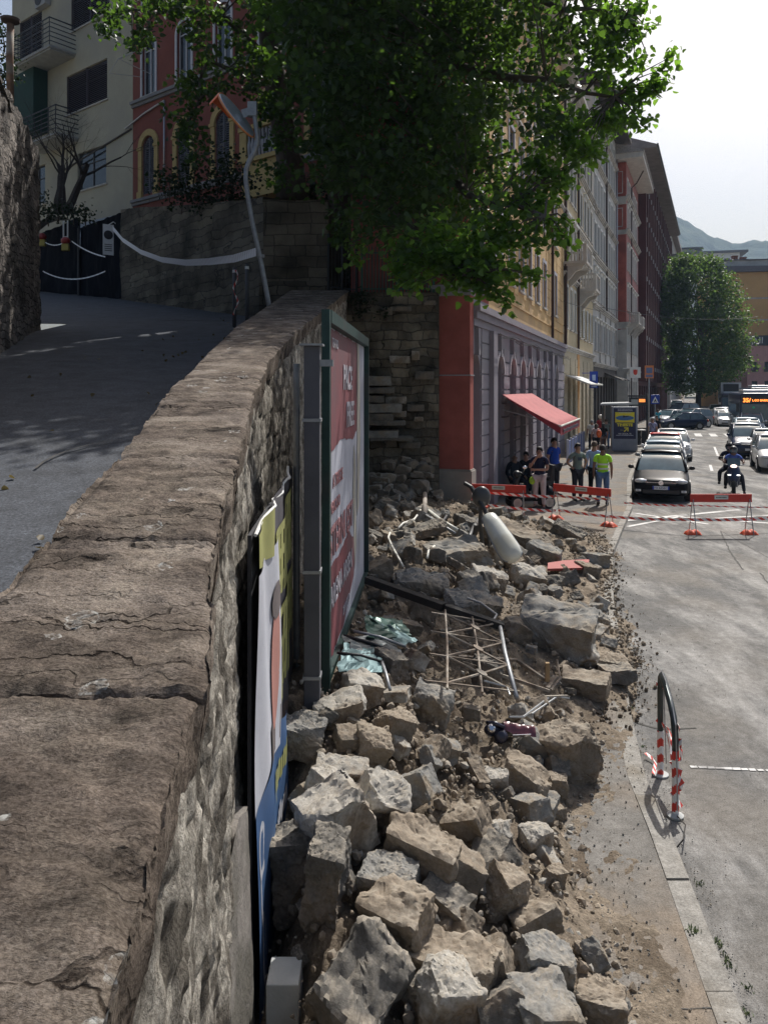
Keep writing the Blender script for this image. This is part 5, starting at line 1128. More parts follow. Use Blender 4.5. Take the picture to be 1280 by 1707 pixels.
# hand-placed large stones: px, py of the centre, size, euler, material, label
ROCKS = []          # (centre, radius)
NAMED = [
 ((925, 1058), 9.9, (1.12, .82, .72), (.10, .12, -.35), 1, dict(cuts=3, blocky=.95, cut=.2), 'biggest block of the heap, a pale moulded slab fallen beside the rusty lattice frame'),
 ((942, 1258), 7.2, (.64, .55, .62), (.15, -.2, .4), 0, dict(cuts=7, blocky=.6), 'large craggy brown boulder at the heap edge, the big one nearest the striped hoop'),
 ((632, 1335), 5.25, (.44, .42, .48), (.5, .4, .2), 2, dict(cuts=6, blocky=.5), 'pale sunlit boulder with a sooty underside, high on the near slope'),
 ((560, 1370), 5.1, (.55, .5, .62), (.2, -.35, .5), 2, dict(cuts=6, blocky=.6), 'big pale block leaning under the sooty-bottomed boulder'),
 ((492, 1450), 4.6, (.32, .4, .6), (.05, -.06, .1), 3, dict(cuts=2, blocky=.97, cut=.15), 'upright dark ashlar with an ochre top next to the torn poster board'),
 ((543, 1465), 4.75, (.28, .4, .66), (.1, .12, -.1), 3, dict(cuts=3, blocky=.9, cut=.2), 'upright sooty block standing right of the ochre topped ashlar'),
 ((600, 1650), 4.0, (.52, .62, .42), (.35, .5, -.5), 3, dict(cuts=4, blocky=.8, cut=.3), 'long dark tilted block at the bottom of the photograph right of the concrete post'),
 ((738, 1668), 4.15, (.44, .36, .46), (.2, .4, .5), 2, dict(cuts=7, blocky=.4), 'pale pointed boulder at the bottom edge in the middle of the heap'),
 ((752, 1605), 4.75, (.66, .4, .26), (.1, .1, -.35), 0, dict(cuts=3, blocky=.9, cut=.25), 'flat brown block dusted with earth behind the pale pointed boulder'),
 ((662, 1530), 4.75, (.5, .42, .42), (.25, .1, -.5), 0, dict(cuts=5, blocky=.75), 'brown block with a broken left face above the long dark tilted block'),
 ((700, 1420), 5.3, (.62, .4, .4), (.1, .3, -.35), 0, dict(cuts=4, blocky=.85), 'broad brown block sloping down to the right below the sooty-bottomed boulder'),
 ((785, 1378), 5.9, (.34, .3, .4), (.3, -.3, -.5), 0, dict(cuts=3, blocky=.9), 'square brown block tipped on its corner in the fine earth'),
 ((870, 1300), 6.6, (.5, .34, .32), (.1, .5, -.3), 0, dict(cuts=4, blocky=.85), 'wedge shaped brown block left of the large craggy boulder'),
 ((842, 1490), 5.2, (.36, .3, .38), (.3, .45, .5), 0, dict(cuts=3, blocky=.85), 'square tan block balanced on its edge in the lower slope'),
 ((890, 1535), 5.15, (.44, .3, .28), (0, -.3, .3), 0, dict(cuts=4, blocky=.8), 'tan wedge block below the square tan block on its edge'),
 ((890, 1400), 6.0, (.30, .26, .24), (.1, .1, .5), 2, dict(cuts=6, blocky=.5), 'rounded pale stone at the foot of the heap below the craggy boulder'),
 ((1000, 1672), 4.55, (.36, .3, .22), (.05, .05, -.3), 0, dict(cuts=5, blocky=.7), 'broken half block lying alone on the pavement at the bottom right of the heap'),
 ((900, 1690), 4.2, (.5, .42, .36), (.15, .15, .3), 1, dict(cuts=6, blocky=.55), 'rounded grey block at the bottom edge right of the pale pointed boulder'),
 ((905, 1612), 4.75, (.46, .34, .36), (.1, .35, .25), 1, dict(cuts=5, blocky=.7), 'grey wedge block above the rounded grey block at the bottom edge'),
 ((975, 1140), 9.2, (.62, .45, .26), (.05, .05, -.35), 0, dict(cuts=3, blocky=.9, cut=.25), 'flat tan slab lying on the kerb below the biggest block'),
 ((1015, 1105), 9.9, (.52, .4, .18), (.03, .1, -.2), 0, dict(cuts=3, blocky=.85), 'flat brown slab sticking out over the road behind the flat tan slab'),
 ((855, 900), 17.2, (1.7, 1.1, .72), (.1, .2, -.4), 0, dict(cuts=7, blocky=.55), 'wide jagged tan boulder just behind the fallen lamp head'),
 ((945, 888), 19.0, (.9, .5, .36), (.1, .45, -.5), 3, dict(cuts=3, blocky=.9), 'long dark slab sliding off the back of the heap below the second barrier'),
 ((760, 925), 14.6, (1.3, .9, .42), (.1, -.1, .3), 1, dict(cuts=4, blocky=.9, cut=.25), 'wide flat masonry chunk left of the fallen lamp head'),
 ((700, 885), 16.0, (1.2, .6, .22), (.15, -.2, .3), 3, dict(cuts=3, blocky=.9), 'dark flat slab tipped up under the white cable'),
 ((790, 1010), 11.6, (1.0, .7, .42), (.15, .1, .2), 1, dict(cuts=6, blocky=.7), 'long grey block behind the lattice frame'),
 ((905, 925), 16.4, (.85, .6, .5), (.1, .35, -.4), 1, dict(cuts=5, blocky=.75), 'broken grey brick clump right of the fallen lamp head'),
 ((930, 1500), 5.5, (0, 0, 0), (0, 0, 0), 0, {}, ''),
 ((604, 1150), 6.6, (.42, .34, .34), (.2, .2, .3), 2, dict(cuts=6, blocky=.6), 'pale stone just right of the billboard foot'),
 ((566, 1182), 6.2, (.48, .32, .2), (.1, -.2, .15), 2, dict(cuts=4, blocky=.85), 'flat pale block in front of the grey square post'),
 ((655, 1215), 6.2, (.34, .3, .36), (.2, .4, .6), 0, dict(cuts=5, blocky=.6), 'brown lump right of the flat pale block near the post'),
 ((722, 1170), 7.0, (.46, .4, .34), (.1, .2, -.3), 1, dict(cuts=5, blocky=.6), 'grey boulder against the lower end of the lattice frame'),
 ((505, 1230), 5.6, (.36, .32, .3), (.1, .1, .1), 1, dict(cuts=4, blocky=.8), 'grey block in shade at the poster board near the square post'),
 ((620, 1245), 5.9, (.30, .28, .3), (.4, .2, .2), 0, dict(cuts=5, blocky=.6), 'earth covered stone above the sooty-bottomed boulder'),
 ((810, 1125), 8.1, (.36, .34, .4), (.1, .3, .3), 3, dict(cuts=4, blocky=.8), 'dark block seen through the lattice frame'),
 ((825, 1300), 6.5, (.26, .2, .2), (.3, .1, .1), 2, dict(cuts=4, blocky=.6), 'small pale stone beside the crumpled wreckage'),
 ((928, 1312), 6.7, (.2, .18, .24), (.1, .1, .1), 0, dict(cuts=4, blocky=.8), 'small upright tan block in front of the craggy boulder'),
 ((925, 1352), 6.4, (.2, .16, .14), (.1, .1, .5), 0, dict(cuts=4, blocky=.7), 'small flat tan stone in front of the craggy boulder'),
 ((922, 1460), 5.6, (.19, .15, .16), (.2, .2, .4), 0, dict(cuts=3, blocky=.8), 'small squarish stone alone in the crumbs by the pavement'),
 ((978, 952), 15.0, (.5, .4, .34), (.1, .2, .3), 0, dict(cuts=4, blocky=.8), 'squarish stone near the kerb right of the red plastic scrap'),
 ((985, 1040), 11.9, (.5, .4, .42), (.1, .1, .3), 1, dict(cuts=4, blocky=.85), 'squarish block between the biggest block and the kerb'),
 ((700, 975), 12.6, (1.1, .6, .4), (.2, .1, .1), 1, dict(cuts=6, blocky=.6), 'wide jagged stone above the long black beam'),
 ((810, 965), 13.2, (.8, .5, .42), (.2, .3, .2), 2, dict(cuts=5, blocky=.7), 'pale brick shaped block below the fallen lamp head'),
 ((880, 965), 13.8, (.7, .5, .5), (.4, .3, .2), 2, dict(cuts=5, blocky=.75), 'pale upright block right below the fallen lamp head'),
 ((650, 1110), 7.6, (.4, .36, .34), (.2, .2, .8), 3, dict(cuts=4, blocky=.7), 'dark stone against the bent green sheet'),
 ((548, 1310), 5.3, (.3, .3, .26), (.2, .2, .8), 2, dict(cuts=5, blocky=.6), 'pale chipped stone beside the poster board above the upright blocks'),
 ((645, 1470), 5.0, (.5, .4, .26), (.1, .1, -.2), 1, dict(cuts=4, blocky=.8), 'flat grey block between the broad brown block and the one with a broken face'),
 ((745, 1500), 5.0, (.44, .3, .26), (.2, .3, -.6), 3, dict(cuts=5, blocky=.7), 'dark jagged stone in the hollow of the near slope'),
 ((545, 1600), 3.9, (0, 0, 0), (0, 0, 0), 0, {}, ''),
]
sd = 900
for (pp, d, size, rot, mi, kw, lab) in NAMED:
    if not lab: continue
    sd += 1; p = S(pp[0], pp[1], size[2] * .12, d); k_ = p.y / d; size = [s * k_ * (.84 if d < 5.6 else .92) for s in size]; o = one_rock('rubble_stone', [s * .97 for s in size], sd, stm[mi], p, rot, rough=.062, sub=8, **kw)
    tag(o, lab, 'stone', 'stones fallen from the wall'); ROCKS.append((p, sum(size) / 6))
# small variants, copied about the heap: each copy is its own object and own label
VAR = []
shapes = [('blocky', .92, (1, .8, .65)), ('wedge shaped', .7, (1, .7, .55)), ('flat', .9, (1, .8, .34)), ('rounded', .35, (1, .9, .75)), ('jagged', .5, (1, .75, .7)), ('long', .9, (1, .48, .42))]
hues = ['brown', 'grey', 'pale', 'sooty']
for si, (sn, bl, dm3) in enumerate(shapes):
    for mi in range(4):
        me = rock(*dm3, 400 + si * 7 + mi, cuts=5 if bl < .8 else 3, sub=5, blocky=bl, cut=.35 if bl < .8 else .2, rough=.05); me.materials.append(stm[mi]); VAR.append((sn, hues[mi], me))
for px in range(740, 862, 24):          # keep the ground under the wreckage clear of loose stones
    for py in range(1030, 1160, 24): ROCKS.append((S(px, py, .1), .24))
for q, r in ((S(790, 1270), .14), (S(820, 1370), .1), (S(590, 1095, .1), .42), (S(650, 1068, .1), .3), (S(620, 1040), .3), (S(830, 1228), .22), (S(840, 905, .1), .75), (S(790, 860), .5), (S(945, 942), .4), (S(700, 880), .3), (S(740, 870), .4), (S(910, 1140), .3), (Vector((-.5, 4.0, .4)), .3), (Vector((-.6, 4.5, .5)), .22), (Vector((-.5, 3.5, .3)), .3), (S(650, 1130), .1)): ROCKS.append((q, r))
marks = [('the craggy boulder', S(942, 1258)), ('the biggest block', S(912, 1048)), ('the sooty-bottomed boulder', S(632, 1335)), ('the fallen lamp head', S(840, 905)), ('the red corner pillar', S(752, 860)), ('the billboard foot', S(580, 1120)), ('the concrete post', S(478, 1640)), ('the lattice frame', S(795, 1080)), ('the green sheet metal', S(640, 1060)), ('the red scrap', S(945, 940)), ('the poster board', S(480, 1300)), ('the crumpled wreckage', S(838, 1228)), ('the pale pointed boulder', S(738, 1668)), ('the kerb', S(1010, 980)), ('the lone half block', S(1000, 1672)), ('the white cable', S(655, 880)), ('the pavement edge', S(905, 1440)), ('the black beam', S(690, 1000)), ('the square tan block', S(842, 1490)), ('the second barrier', S(960, 880))]
rr = random.Random(21); small = []
def try_place(n, smin, smax, ymin=2.9, ymax=20.9, off=0., tmax=.97, pack=.62):
    k = tries = 0
    while k < n and tries < n * 90:
        tries += 1; y = ymin + (ymax - ymin) * rr.random() ** 1.15; a, b = xl(y), interp(XR, y); t = rr.uniform(0.03, tmax); x = lerp(a, b, t)
        s = rr.uniform(smin, smax) * (1 + .028 * max(0, y - 6)); z = max(hz(x, y) + .08, .1 if x < kx(y) else .01); p = Vector((x, y, z + s * .12 + off))
        if y < 6.2 and x - s * .42 < a + .12: continue
        if any((p - q).length < (s * .5 + r) * pack for q, r in ROCKS): continue
        if y > 6 and y < 10.4 and abs(x - lerp(-.46, -.22, (y - 6.3) / 3.8)) < .12 + s * .3: continue
        sn, hu, me = VAR[rr.randrange(len(VAR))]
        if hu == 'pale' and rr.random() < .5: sn, hu, me = VAR[rr.randrange(len(VAR))]
        small.append((p, s, (rr.uniform(-.7, .7), rr.uniform(-.7, .7), rr.uniform(-3.1, 3.1)), sn, hu, me)); ROCKS.append((p, s * .42)); k += 1
try_place(44, .32, .46, pack=.56); try_place(95, .2, .32, pack=.52); try_place(150, .10, .2, pack=.5)
bysort = {}
for s in small:
    mk = sorted(marks, key=lambda m: (m[1] - s[0]).length)[:1][0]; m0 = mk[0]; rel = s[0] - mk[1]
    side = ('left of' if rel.x < 0 else 'right of') if abs(rel.x) > abs(rel.y) * .7 else ('behind' if rel.y > 0 else 'in front of')
    sz_ = 'large' if s[1] > .40 else 'medium' if s[1] > .25 else 'small'
    bysort.setdefault((sz_, s[4], s[3], side, m0), []).append(s)
ORD = ['nearest', 'second nearest', 'third nearest', 'fourth nearest', 'fifth nearest', 'sixth nearest']
for (sz_, hu, sn, side, m0), lst in bysort.items():
    lst.sort(key=lambda s: s[0].y)
    for i, s in enumerate(lst):
        o = inst('rubble_stone', s[5], None, s[0], s[2], (s[1],) * 3)
        lab = f'{sz_} {sn} {hu} stone {side} {m0}' + ('' if len(lst) == 1 else f', {ORD[i]} such')
        tag(o, lab, 'stone', 'stones fallen from the wall')
def litter(rn):
    y = 3 + 22 * rn.random() ** 1.3; x = interp(WL, y) - abs(rn.gauss(0, 1.6)); return (x, y, roadz(y) + .03)
rn_ = random.Random(9); lp_ = np.array([litter(rn_) for _ in range(90)]); tag(inst('leaf_litter', leaves_mesh('leaf_litter', lp_, np.full(90, .06), rng, .0, leafmat('dry_leaf', (.16, .12, .06), (.1, .08, .03)))), kind='stuff')
mb = MB()
for i in range(9):
    y = rn_.uniform(4, 24); x = interp(WL, y) - rn_.uniform(.5, 4.5); p = Vector((x, y, 0)); dr = Vector((rn_.uniform(-1, 1), rn_.uniform(-.6, .6), 0)).normalized(); q_ = [p]
    for k in range(10):
        dr = (dr + Vector((rn_.uniform(-1, 1), rn_.uniform(-1, 1), 0)) * .45).normalized(); n_ = q_[-1] + dr * .22; s_ = Vector((-dr.y, dr.x, 0)) * .012; a_ = q_[-1]
        mb.add([(*(a_ - s_)[:2], roadz(a_.y) + .024), (*(n_ - s_)[:2], roadz(n_.y) + .024), (*(n_ + s_)[:2], roadz(n_.y) + .024), (*(a_ + s_)[:2], roadz(a_.y) + .024)], [(0, 1, 2, 3)]); q_.append(n_)
tag(mb.build('upper_road_crack', tar), kind='structure')
# crumbs and pebbles: nobody could count them
def scatter(name, n, fn, smin, smax, m, seed):
    rn = random.Random(seed); mb = MB(); base = []
    for k in range(6):
        b = bmesh.new(); bmesh.ops.create_icosphere(b, subdivisions=1, radius=1)
        for v in b.verts: v.co *= rn.uniform(.65, 1.15); v.co.z *= .7
        base.append(([v.co.copy() for v in b.verts], [tuple(v.index for v in f.verts) for f in b.faces])); b.free()
    for i in range(n):
        p = fn(rn)
        if p is None: continue
        s = smin * (smax / smin) ** (rn.random() ** 2.2); vs, fs = rn.choice(base); e = Euler((rn.uniform(0, 6), rn.uniform(0, 6), rn.uniform(0, 6))).to_matrix()
        mb.add([p + e @ (v * s) for v in vs], fs)
    return tag(mb.build(name, m), kind='stuff')
def on_heap(rn):
    y = 2.8 + 18 * rn.random() ** 1.3; a, b = xl(y), interp(XR, y) + .1; x = lerp(a, b, rn.random() ** .75); return Vector((x, y, max(hz(x, y) + .085 - .0 + .04 * fbm(x * 3, y * 3, 1), .1 if x < kx(y) else .01)))
def on_pave(rn):
    y = 3.2 + 17 * rn.random() ** 1.2; b = interp(XR, y); x = b + abs(rn.gauss(0, .3)) * (1 + .6 * fbm(y * 2, 4)); return Vector((x, y, .107 if x < kx(y) else .012))
def on_road(rn):
    y = 3.6 + 14 * rn.random() ** 1.3; x = kx(y) + (abs(rn.gauss(0, .12)) if rn.random() < .55 else rn.uniform(0, 3.0)); return Vector((x, y, .012))
scatter('rubble_crumbs', 9000, on_heap, .005, .048, stm[0], 1); scatter('stone_chips', 3800, on_pave, .002, .011, stm[1], 2); scatter('road_gravel', 3000, on_road, .002, .008, stm[1], 3)
scatter('pale_chips', 1200, on_heap, .01, .05, stm[2], 4)
mb = MB(); rn_ = random.Random(12)
NU, NV = 420, 44
def fp(i, j):
    y = 3.1 + 17.5 * i / NU; x = interp(XR, y) - .12 + 1.05 * j / NV; v = fbm(x * 2.1, y * 1.1, 7, .7, 6) + .45 * fbm(x * 12, y * 12, 3, .5, 4) - .02 - 1.5 * j / NV
    return Vector((x, y, (.1035 if x < kx(y) - .01 else .004) + min(.007, .022 * v)))
for i in range(NU):
    for j in range(NV):
        q_ = (fp(i, j), fp(i, j + 1), fp(i + 1, j + 1), fp(i + 1, j)); sd_ = [p.x < kx(p.y) - .01 for p in q_]
        if all(sd_) or not any(sd_): mb.add(q_, [(0, 1, 2, 3)])
grain(dm, 60, .6, 1.25, .8, 12); tag(mb.build('earth_film', dm, smooth=True), kind='stuff')
def on_edge(rn):
    y = 8 + 12 * rn.random(); b = interp(XR, y); x = b + rn.gauss(.05, .16); return Vector((x, y, .11 if x < kx(y) else .02))
scatter('earth_clods', 1600, on_edge, .01, .04, dm, 5)
# ------------------------------------------------------------------ billboard
green = mat('green_enamel', (.012, .04, .036), .45, .3, 6, .001, 40, c2=(.03, .04, .038), amt=.3)
galv = mat('galvanised', (.30, .31, .32), .5, .2, 9, .001, 60, metal=.5); whitem = flat('sign_white', (.72, .72, .70), .5); blackm = flat('black_plastic', (.02, .02, .022), .5)
redm = mat('barrier_red', (.55, .045, .03), .5, .15, 6); steel = mat('dull_steel', (.32, .32, .33), .45, .2, 10, metal=.7)
Q0 = Vector((-.455, 6.3, 1.22)); Q1 = Vector((-.215, 10.1, 1.15)); bd = (Q1 - Q0); bd.z = 0; BL = bd.length; bh = 3.02
bill = empty('billboard', 'tall green framed billboard with torn red and white posters standing over the rubble', 'billboard', Q0, math.atan2(bd.y, bd.x))
lean = .012
mb = MB(); mb.bx((-.03, -.02, -.12), (.06, .045, bh)); mb.bx((BL - .06, -.02, .02), (BL, .05, bh)); mb.bx((.072, -.025, bh - .10), (BL - .062, .05, bh + .003)); mb.bx((.072, -.01, -.03), (BL - .062, .05, .02)); mb.build('frame', green, bill)
mb = MB(); mb.bx((.065, .0405, 0), (BL - .065, .044, bh - .103)); mb.build('backing', galv, bill)
postw = mat('poster_white', (.36, .37, .43), .75, .1, 3, .003, 8, c2=(.28, .28, .32), amt=.4); postr = mat('poster_maroon', (.17, .045, .055), .7, .2, 2.5, .003, 8, c2=(.14, .06, .07), amt=.4); postg = mat('torn_grey', (.34, .32, .28), .85, .2, 3)
def poster(name, poly, m, y, jag=0., par=None):
    q = []
    for i, (a, c) in enumerate(poly):
        q.append((a, c)); a2, c2_ = poly[(i + 1) % len(poly)]
        if jag:
            n = int(math.hypot(a2 - a, c2_ - c) / .12)
            for k in range(1, n): t = k / n; q.append((lerp(a, a2, t) + random.uniform(-jag, jag), lerp(c, c2_, t) + random.uniform(-jag, jag)))
    mb = MB(); mb.prism(q, lambda a, c, d: (a, y + d, c), .002)
    return mb.build(name, m, par or bill)
poster('poster_sheet', [(.075, .02), (BL - .065, .02), (BL - .065, bh - .11), (.075, bh - .11)], postw, .038)
poster('poster_sheet', [(.08, 1.78), (1.2, 1.90), (2.3, 1.82), (2.75, 1.9), (2.75, bh - .115), (.08, bh - .115)], postr, .033, .014)
poster('poster_sheet', [(.08, .03), (1.5, .06), (2.4, .3), (2.62, .62), (1.95, .88), (.9, .82), (.08, .86)], postr, .033, .02)
poster('torn_strip', [(2.78, .9), (2.98, 1.0), (3.2, 1.75), (3.0, 2.9), (2.8, 2.9), (2.78, 1.9)], postg, .031, .02)
poster('torn_strip', [(2.5, .35), (2.7, .6), (2.62, 1.5), (2.4, 1.75), (2.3, 1.2)], postg, .031, .02)
poster('poster_logo', [(.09, 2.1), (.36, 2.1), (.36, bh - .12), (.09, bh - .12)], flat('poster_red', (.30, .05, .05), .7), .028)
mb = MB(); mb.bx((.12, .024, 2.45), (.2, .027, 2.75)); mb.bx((.2, .024, 2.69), (.3, .027, 2.75)); mb.bx((.28, .024, 2.2), (.31, .027, 2.69)); mb.build('poster_mark', whitem, bill)
mtx = lambda u, z, y=.026: plane_mtx((u, y, z), (1, 0, 0), (0, 0, 1))
pw = flat('faded_white_ink', (.36, .34, .38), .8); pr = flat('faded_red_ink', (.32, .15, .16), .8)
text('poster_text', 'TEATRO', .12, pw, bill, mtx(.7, 2.78)); text('poster_text', 'PACE', .34, pw, bill, mtx(1.75, 2.48), bold=.008); text('poster_text', 'FREE', .36, pw, bill, mtx(2.0, 2.10), bold=.008)
text('poster_text', 'MERCE', .1, pw, bill, mtx(.28, 2.02), sx=.7); text('poster_text', 'A TRIESTE', .17, pr, bill, mtx(.95, 1.55, .03)); text('poster_text', 'MERCATO', .15, pr, bill, mtx(.75, 1.33, .03)); text('poster_text', 'STERNI EST', .38, pr, bill, mtx(1.3, 1.02, .03), bold=.006)
text('poster_text', 'ARENA ARSEN', .27, pw, bill, mtx(1.25, .55), bold=.005); text('poster_text', '28 LUGLIO', .12, pw, bill, mtx(1.6, .2))
mb = MB(); mb.tube([(.55, .35, -1.2), (.55, .35, 2.6)], .03); mb.build('back_leg', galv, bill)
mb = MB(); mb.box((-.0, 0, 0), (.12, .12, 2.75)); o = mb.build('square_post', mat('grey_post', (.085, .085, .097), .75, .15, 4, .002, 40), None, bevel=.006, loc=(-.545, 5.95, 2.55))
tag(o, 'grey square steel post standing in the gap between the parapet wall and the billboard', 'post')
for z in (-.35, -1.15, .8): mb = MB(); mb.bx((-.069, -.069, z), (.069, .069, z + .025)); mb.build('joint_band', galv, o)
mb = MB(); mb.bx((-.09, -.09, 1.376), (.085, .085, 1.39)); mb.bx((.06, -.05, 1.22), (.16, .02, 1.27)); mb.build('post_cap', galv, o)
# near poster board on the wall
pb = empty('poster_board', 'narrow bulging poster board in the left foreground with white, blue and black sheets', 'poster board', (-.695, 4.15, .02), math.atan2(1, -.048))
PBL = 2.85
def pbs(a, c, off):       # sheets buckle out of the wall
    return (a, -off - .05 * math.sin(a * 1.1) * (1 - .3 * c / 2.9) - .012 * math.sin(c * 3 + a * 9), c)
def sheet(name, poly_or, a0, a1, c0, c1, off, m, nu=20, nv=40, topf=None, botf=None):
    mb = MB(); mb.grid(nu, nv, lambda u, v: pbs(lerp(a0, a1, u), lerp(botf(lerp(a0, a1, u)) if botf else c0, topf(lerp(a0, a1, u)) if topf else c1, v), off + .006 * math.sin(u * 9)))
    return mb.build(name, m, pb, smooth=True)
mb = MB(); mb.bx((-.004, .01, 0), (PBL, .03, 2.8)); mb.build('backing', mat('board_dark', (.03, .03, .035), .8), pb)
pgrey = mat('poster_charcoal', (.085, .08, .09), .75, .25, 4, .003, 10); pyel = mat('poster_yellow', (.30, .30, .11), .75, .15, 3); pblue = mat('poster_blue', (.045, .10, .22), .6, .12, 3); pskin = mat('poster_skin', (.42, .20, .17), .7, .15, 3); pwhite = mat('poster_lightgrey', (.46, .47, .52), .7, .08, 3, .003, 8)
sheet('poster_sheet', 0, .75, 2.75, .25, 2.86, 0., pgrey, topf=lambda a: 2.90 - .1 * max(0, 1.2 - a))
sheet('poster_sheet', 0, .75, 2.75, .25, 1.1, .006, mat('poster_brownish', (.17, .12, .10), .8, .4, 5), topf=lambda a: 1.15 + .12 * math.sin(a * 5))
rq = random.Random(4)
mb = MB()
for row, (zb, zt, a0, a1) in enumerate(((2.15, 2.62, .95, 1.55), (1.45, 2.02, 1.0, 1.7), (2.2, 2.75, 1.75, 2.3), (1.6, 2.1, 1.85, 2.4))):     # brush lettering
    for k in range(6):
        a = lerp(a0, a1, k / 5); s = rq.uniform(-.05, .05); mb.grid(2, 6, lambda u, v: pbs(a + .045 * (u - .5) * 2 + s * v, lerp(zb + rq.uniform(0, .03), zt, v), .011))
    for zz in (zb + .05, (zb + zt) / 2, zt - .06): mb.grid(5, 1, lambda u, v: pbs(lerp(a0, lerp(a0, a1, .8), u), zz + .07 * v + .05 * u, .0135))
mb.build('brush_lettering', pyel, pb)
sheet('poster_sheet', 0, .0, .98, 1.25, 2.62, .02, pwhite, topf=lambda a: 2.58 + .05 * a, botf=lambda a: 1.28 + .05 * math.sin(a * 4))
sheet('poster_sheet', 0, .0, .62, 2.55, 2.86, .022, pyel, topf=lambda a: 2.80 + .1 * a, botf=lambda a: 2.62 - .1 * a)
sheet('poster_sheet', 0, .0, 1.55, .03, 1.3, .024, pblue, topf=lambda a: 1.30 + .10 * a if a < 1 else 1.4 - .3 * (a - 1))
mb = MB(); mb.grid(14, 14, lambda u, v: (lambda r, t: pbs(.74 + .13 * r * math.cos(t), 1.86 + .42 * r * math.sin(t), .026))(u, v * 6.2832)); mb.build('poster_face', pskin, pb)
mb = MB(); mb.grid(10, 10, lambda u, v: (lambda r, t: pbs(.74 + .15 * r * math.cos(t), 2.26 + .12 * r * math.sin(t), .0285))(u, v * 6.2832)); mb.grid(6, 12, lambda u, v: pbs(.56 + .4 * u, 1.3 + .22 * v, .0245)); mb.build('poster_hair', mat('poster_greybrown', (.13, .11, .11), .8), pb)
mb = MB()
for (cz, a, w_, h_, hole) in ((1.02, .12, .1, .16, 1), (.78, .1, .12, .14, 0), (.45, .16, .12, .2, 1), (.16, .12, .1, .14, 1)):
    n = 20
    if hole: mb.grid(n, 1, lambda u, v: pbs(a + .05 + (w_ - .05 * v) * math.cos(u * 6.2832), cz + (h_ - .055 * v) * math.sin(u * 6.2832), .030))
    else: mb.grid(1, 4, lambda u, v: pbs(a + .05 * u, cz - h_ + 2 * h_ * v, .030)); mb.grid(4, 1, lambda u, v: pbs(a + .16 * u, cz + h_ - .05 * v, .031))
for k in range(9): mb.grid(1, 2, lambda u, v: pbs(.62 + .06 * u + k * .07, .70 + .12 * v + .02 * (k % 3), .030))
mb.build('poster_lettering', pwhite, pb)
mb = MB()
for k in range(8): mb.grid(1, 2, lambda u, v: pbs(.66 + .06 * u + k * .08, 1.02 + .13 * v + .02 * (k % 2), .030)); mb.grid(1, 2, lambda u, v: pbs(.9 + .04 * u + k * .07, .42 + .11 * v, .030))
mb.build('poster_lettering', pyel, pb)
mb = MB()
mb.tube([pbs(.02 + .16 * k, 2.80 + .008 * k + .02 * fbm(k * .7, 2), .0 + .03 * fbm(k * .9, 5)) for k in range(16)], [.008 + .010 * abs(fbm(k * 1.3, 1)) for k in range(16)], 6)
mb.build('torn_paper_edge', whitem, pb)
# small concrete post
cp = Vector((-.515, 4.05, .0)); cm = mat('post_concrete', (.42, .43, .42), .85, .12, 5, .002, 60)
cp.z = 0; o = MB().box((0, 0, .29), (.165, .2, .58)).build('concrete_post', cm, None, bevel=.006, loc=cp)
tag(o, 'short pale square concrete post at the bottom of the poster board', 'post'); mb = MB(); mb.bx((.083, -.05, .2), (.088, .06, .5)); mb.build('post_plate', galv, o)

# ------------------------------------------------------------------ wreckage on the heap
rust = mat('rusty_iron', (.17, .135, .105), .75, .35, 12, .001, 60, metal=.2, c2=(.28, .25, .21), amt=.5); lampw = mat('lamp_enamel', (.62, .62, .56), .35, .1, 4, c2=(.5, .48, .4), amt=.4)
# fallen street lamp head
b_ = S(858, 934, .2); a = P(812, 858, b_.y + .6); lh = empty('street_lamp_head', 'long cream street lamp head broken off and lying on the heap with its glass up', 'street lamp', (a + b_) / 2)
ax = (b_ - a); LL = ax.length; ax.normalize(); sx = ax.cross(Vector((.0, -.8, .6))).normalized(); nz_ = sx.cross(ax)
prof = [(-.5, .08, .05), (-.47, .12, .08), (-.3, .15, .10), (0, .18, .12), (.3, .195, .13), (.42, .175, .12), (.48, .12, .08), (.5, .04, .03)]
mb = MB(); n = 20
def hull(mb, s, dz):
    k = len(prof)
    vs = [];
    for (t, w_, h_) in prof:
        for j in range(n):
            an = 2 * math.pi * j / n; q = ax * (t * LL) + sx * (w_ * s * math.copysign(abs(math.cos(an)) ** .8, math.cos(an))) + nz_ * (h_ * s * math.sin(an) + dz); vs.append(q)
    fs = [(i * n + j, i * n + (j + 1) % n, (i + 1) * n + (j + 1) % n, (i + 1) * n + j) for i in range(k - 1) for j in range(n)] + [tuple(range(n)), tuple((k - 1) * n + j for j in range(n))]
    mb.add(vs, fs)
hull(mb, 1, 0); mb.build('housing', lampw, lh, smooth=True, ang=60)
mb = MB(); hull(mb, .82, -.05); 
mb.build('glass_bowl', mat('lamp_bowl', (.68, .69, .66), .2, .05, 2, spec=.6), lh, smooth=True)
mb = MB()
for s in (-1, 1): mb.tube([ax * (t * LL) + sx * s * w_ * 1.02 for t, w_, h_ in prof[1:-1]], .014, 6)
mb.build('clip_rail', galv, lh); mb = MB(); mb.tube([-ax * (.5 * LL), -ax * (.5 * LL) + Vector((-.25, .3, .45)), -ax * (.5 * LL) + Vector((-.35, .4, .5))], .04, 8); mb.build('spigot', blackm, lh)
mb = MB(); c = P(802, 828, b_.y + .8); mb.sphere((0, 0, 0), (.17, .1, .19), 14, 8); o = mb.build('lamp_globe', flat('globe_dark', (.06, .06, .06), .3), None, smooth=True, loc=c); tag(o, 'small dark round lamp part sticking up behind the fallen lamp head', 'lamp')
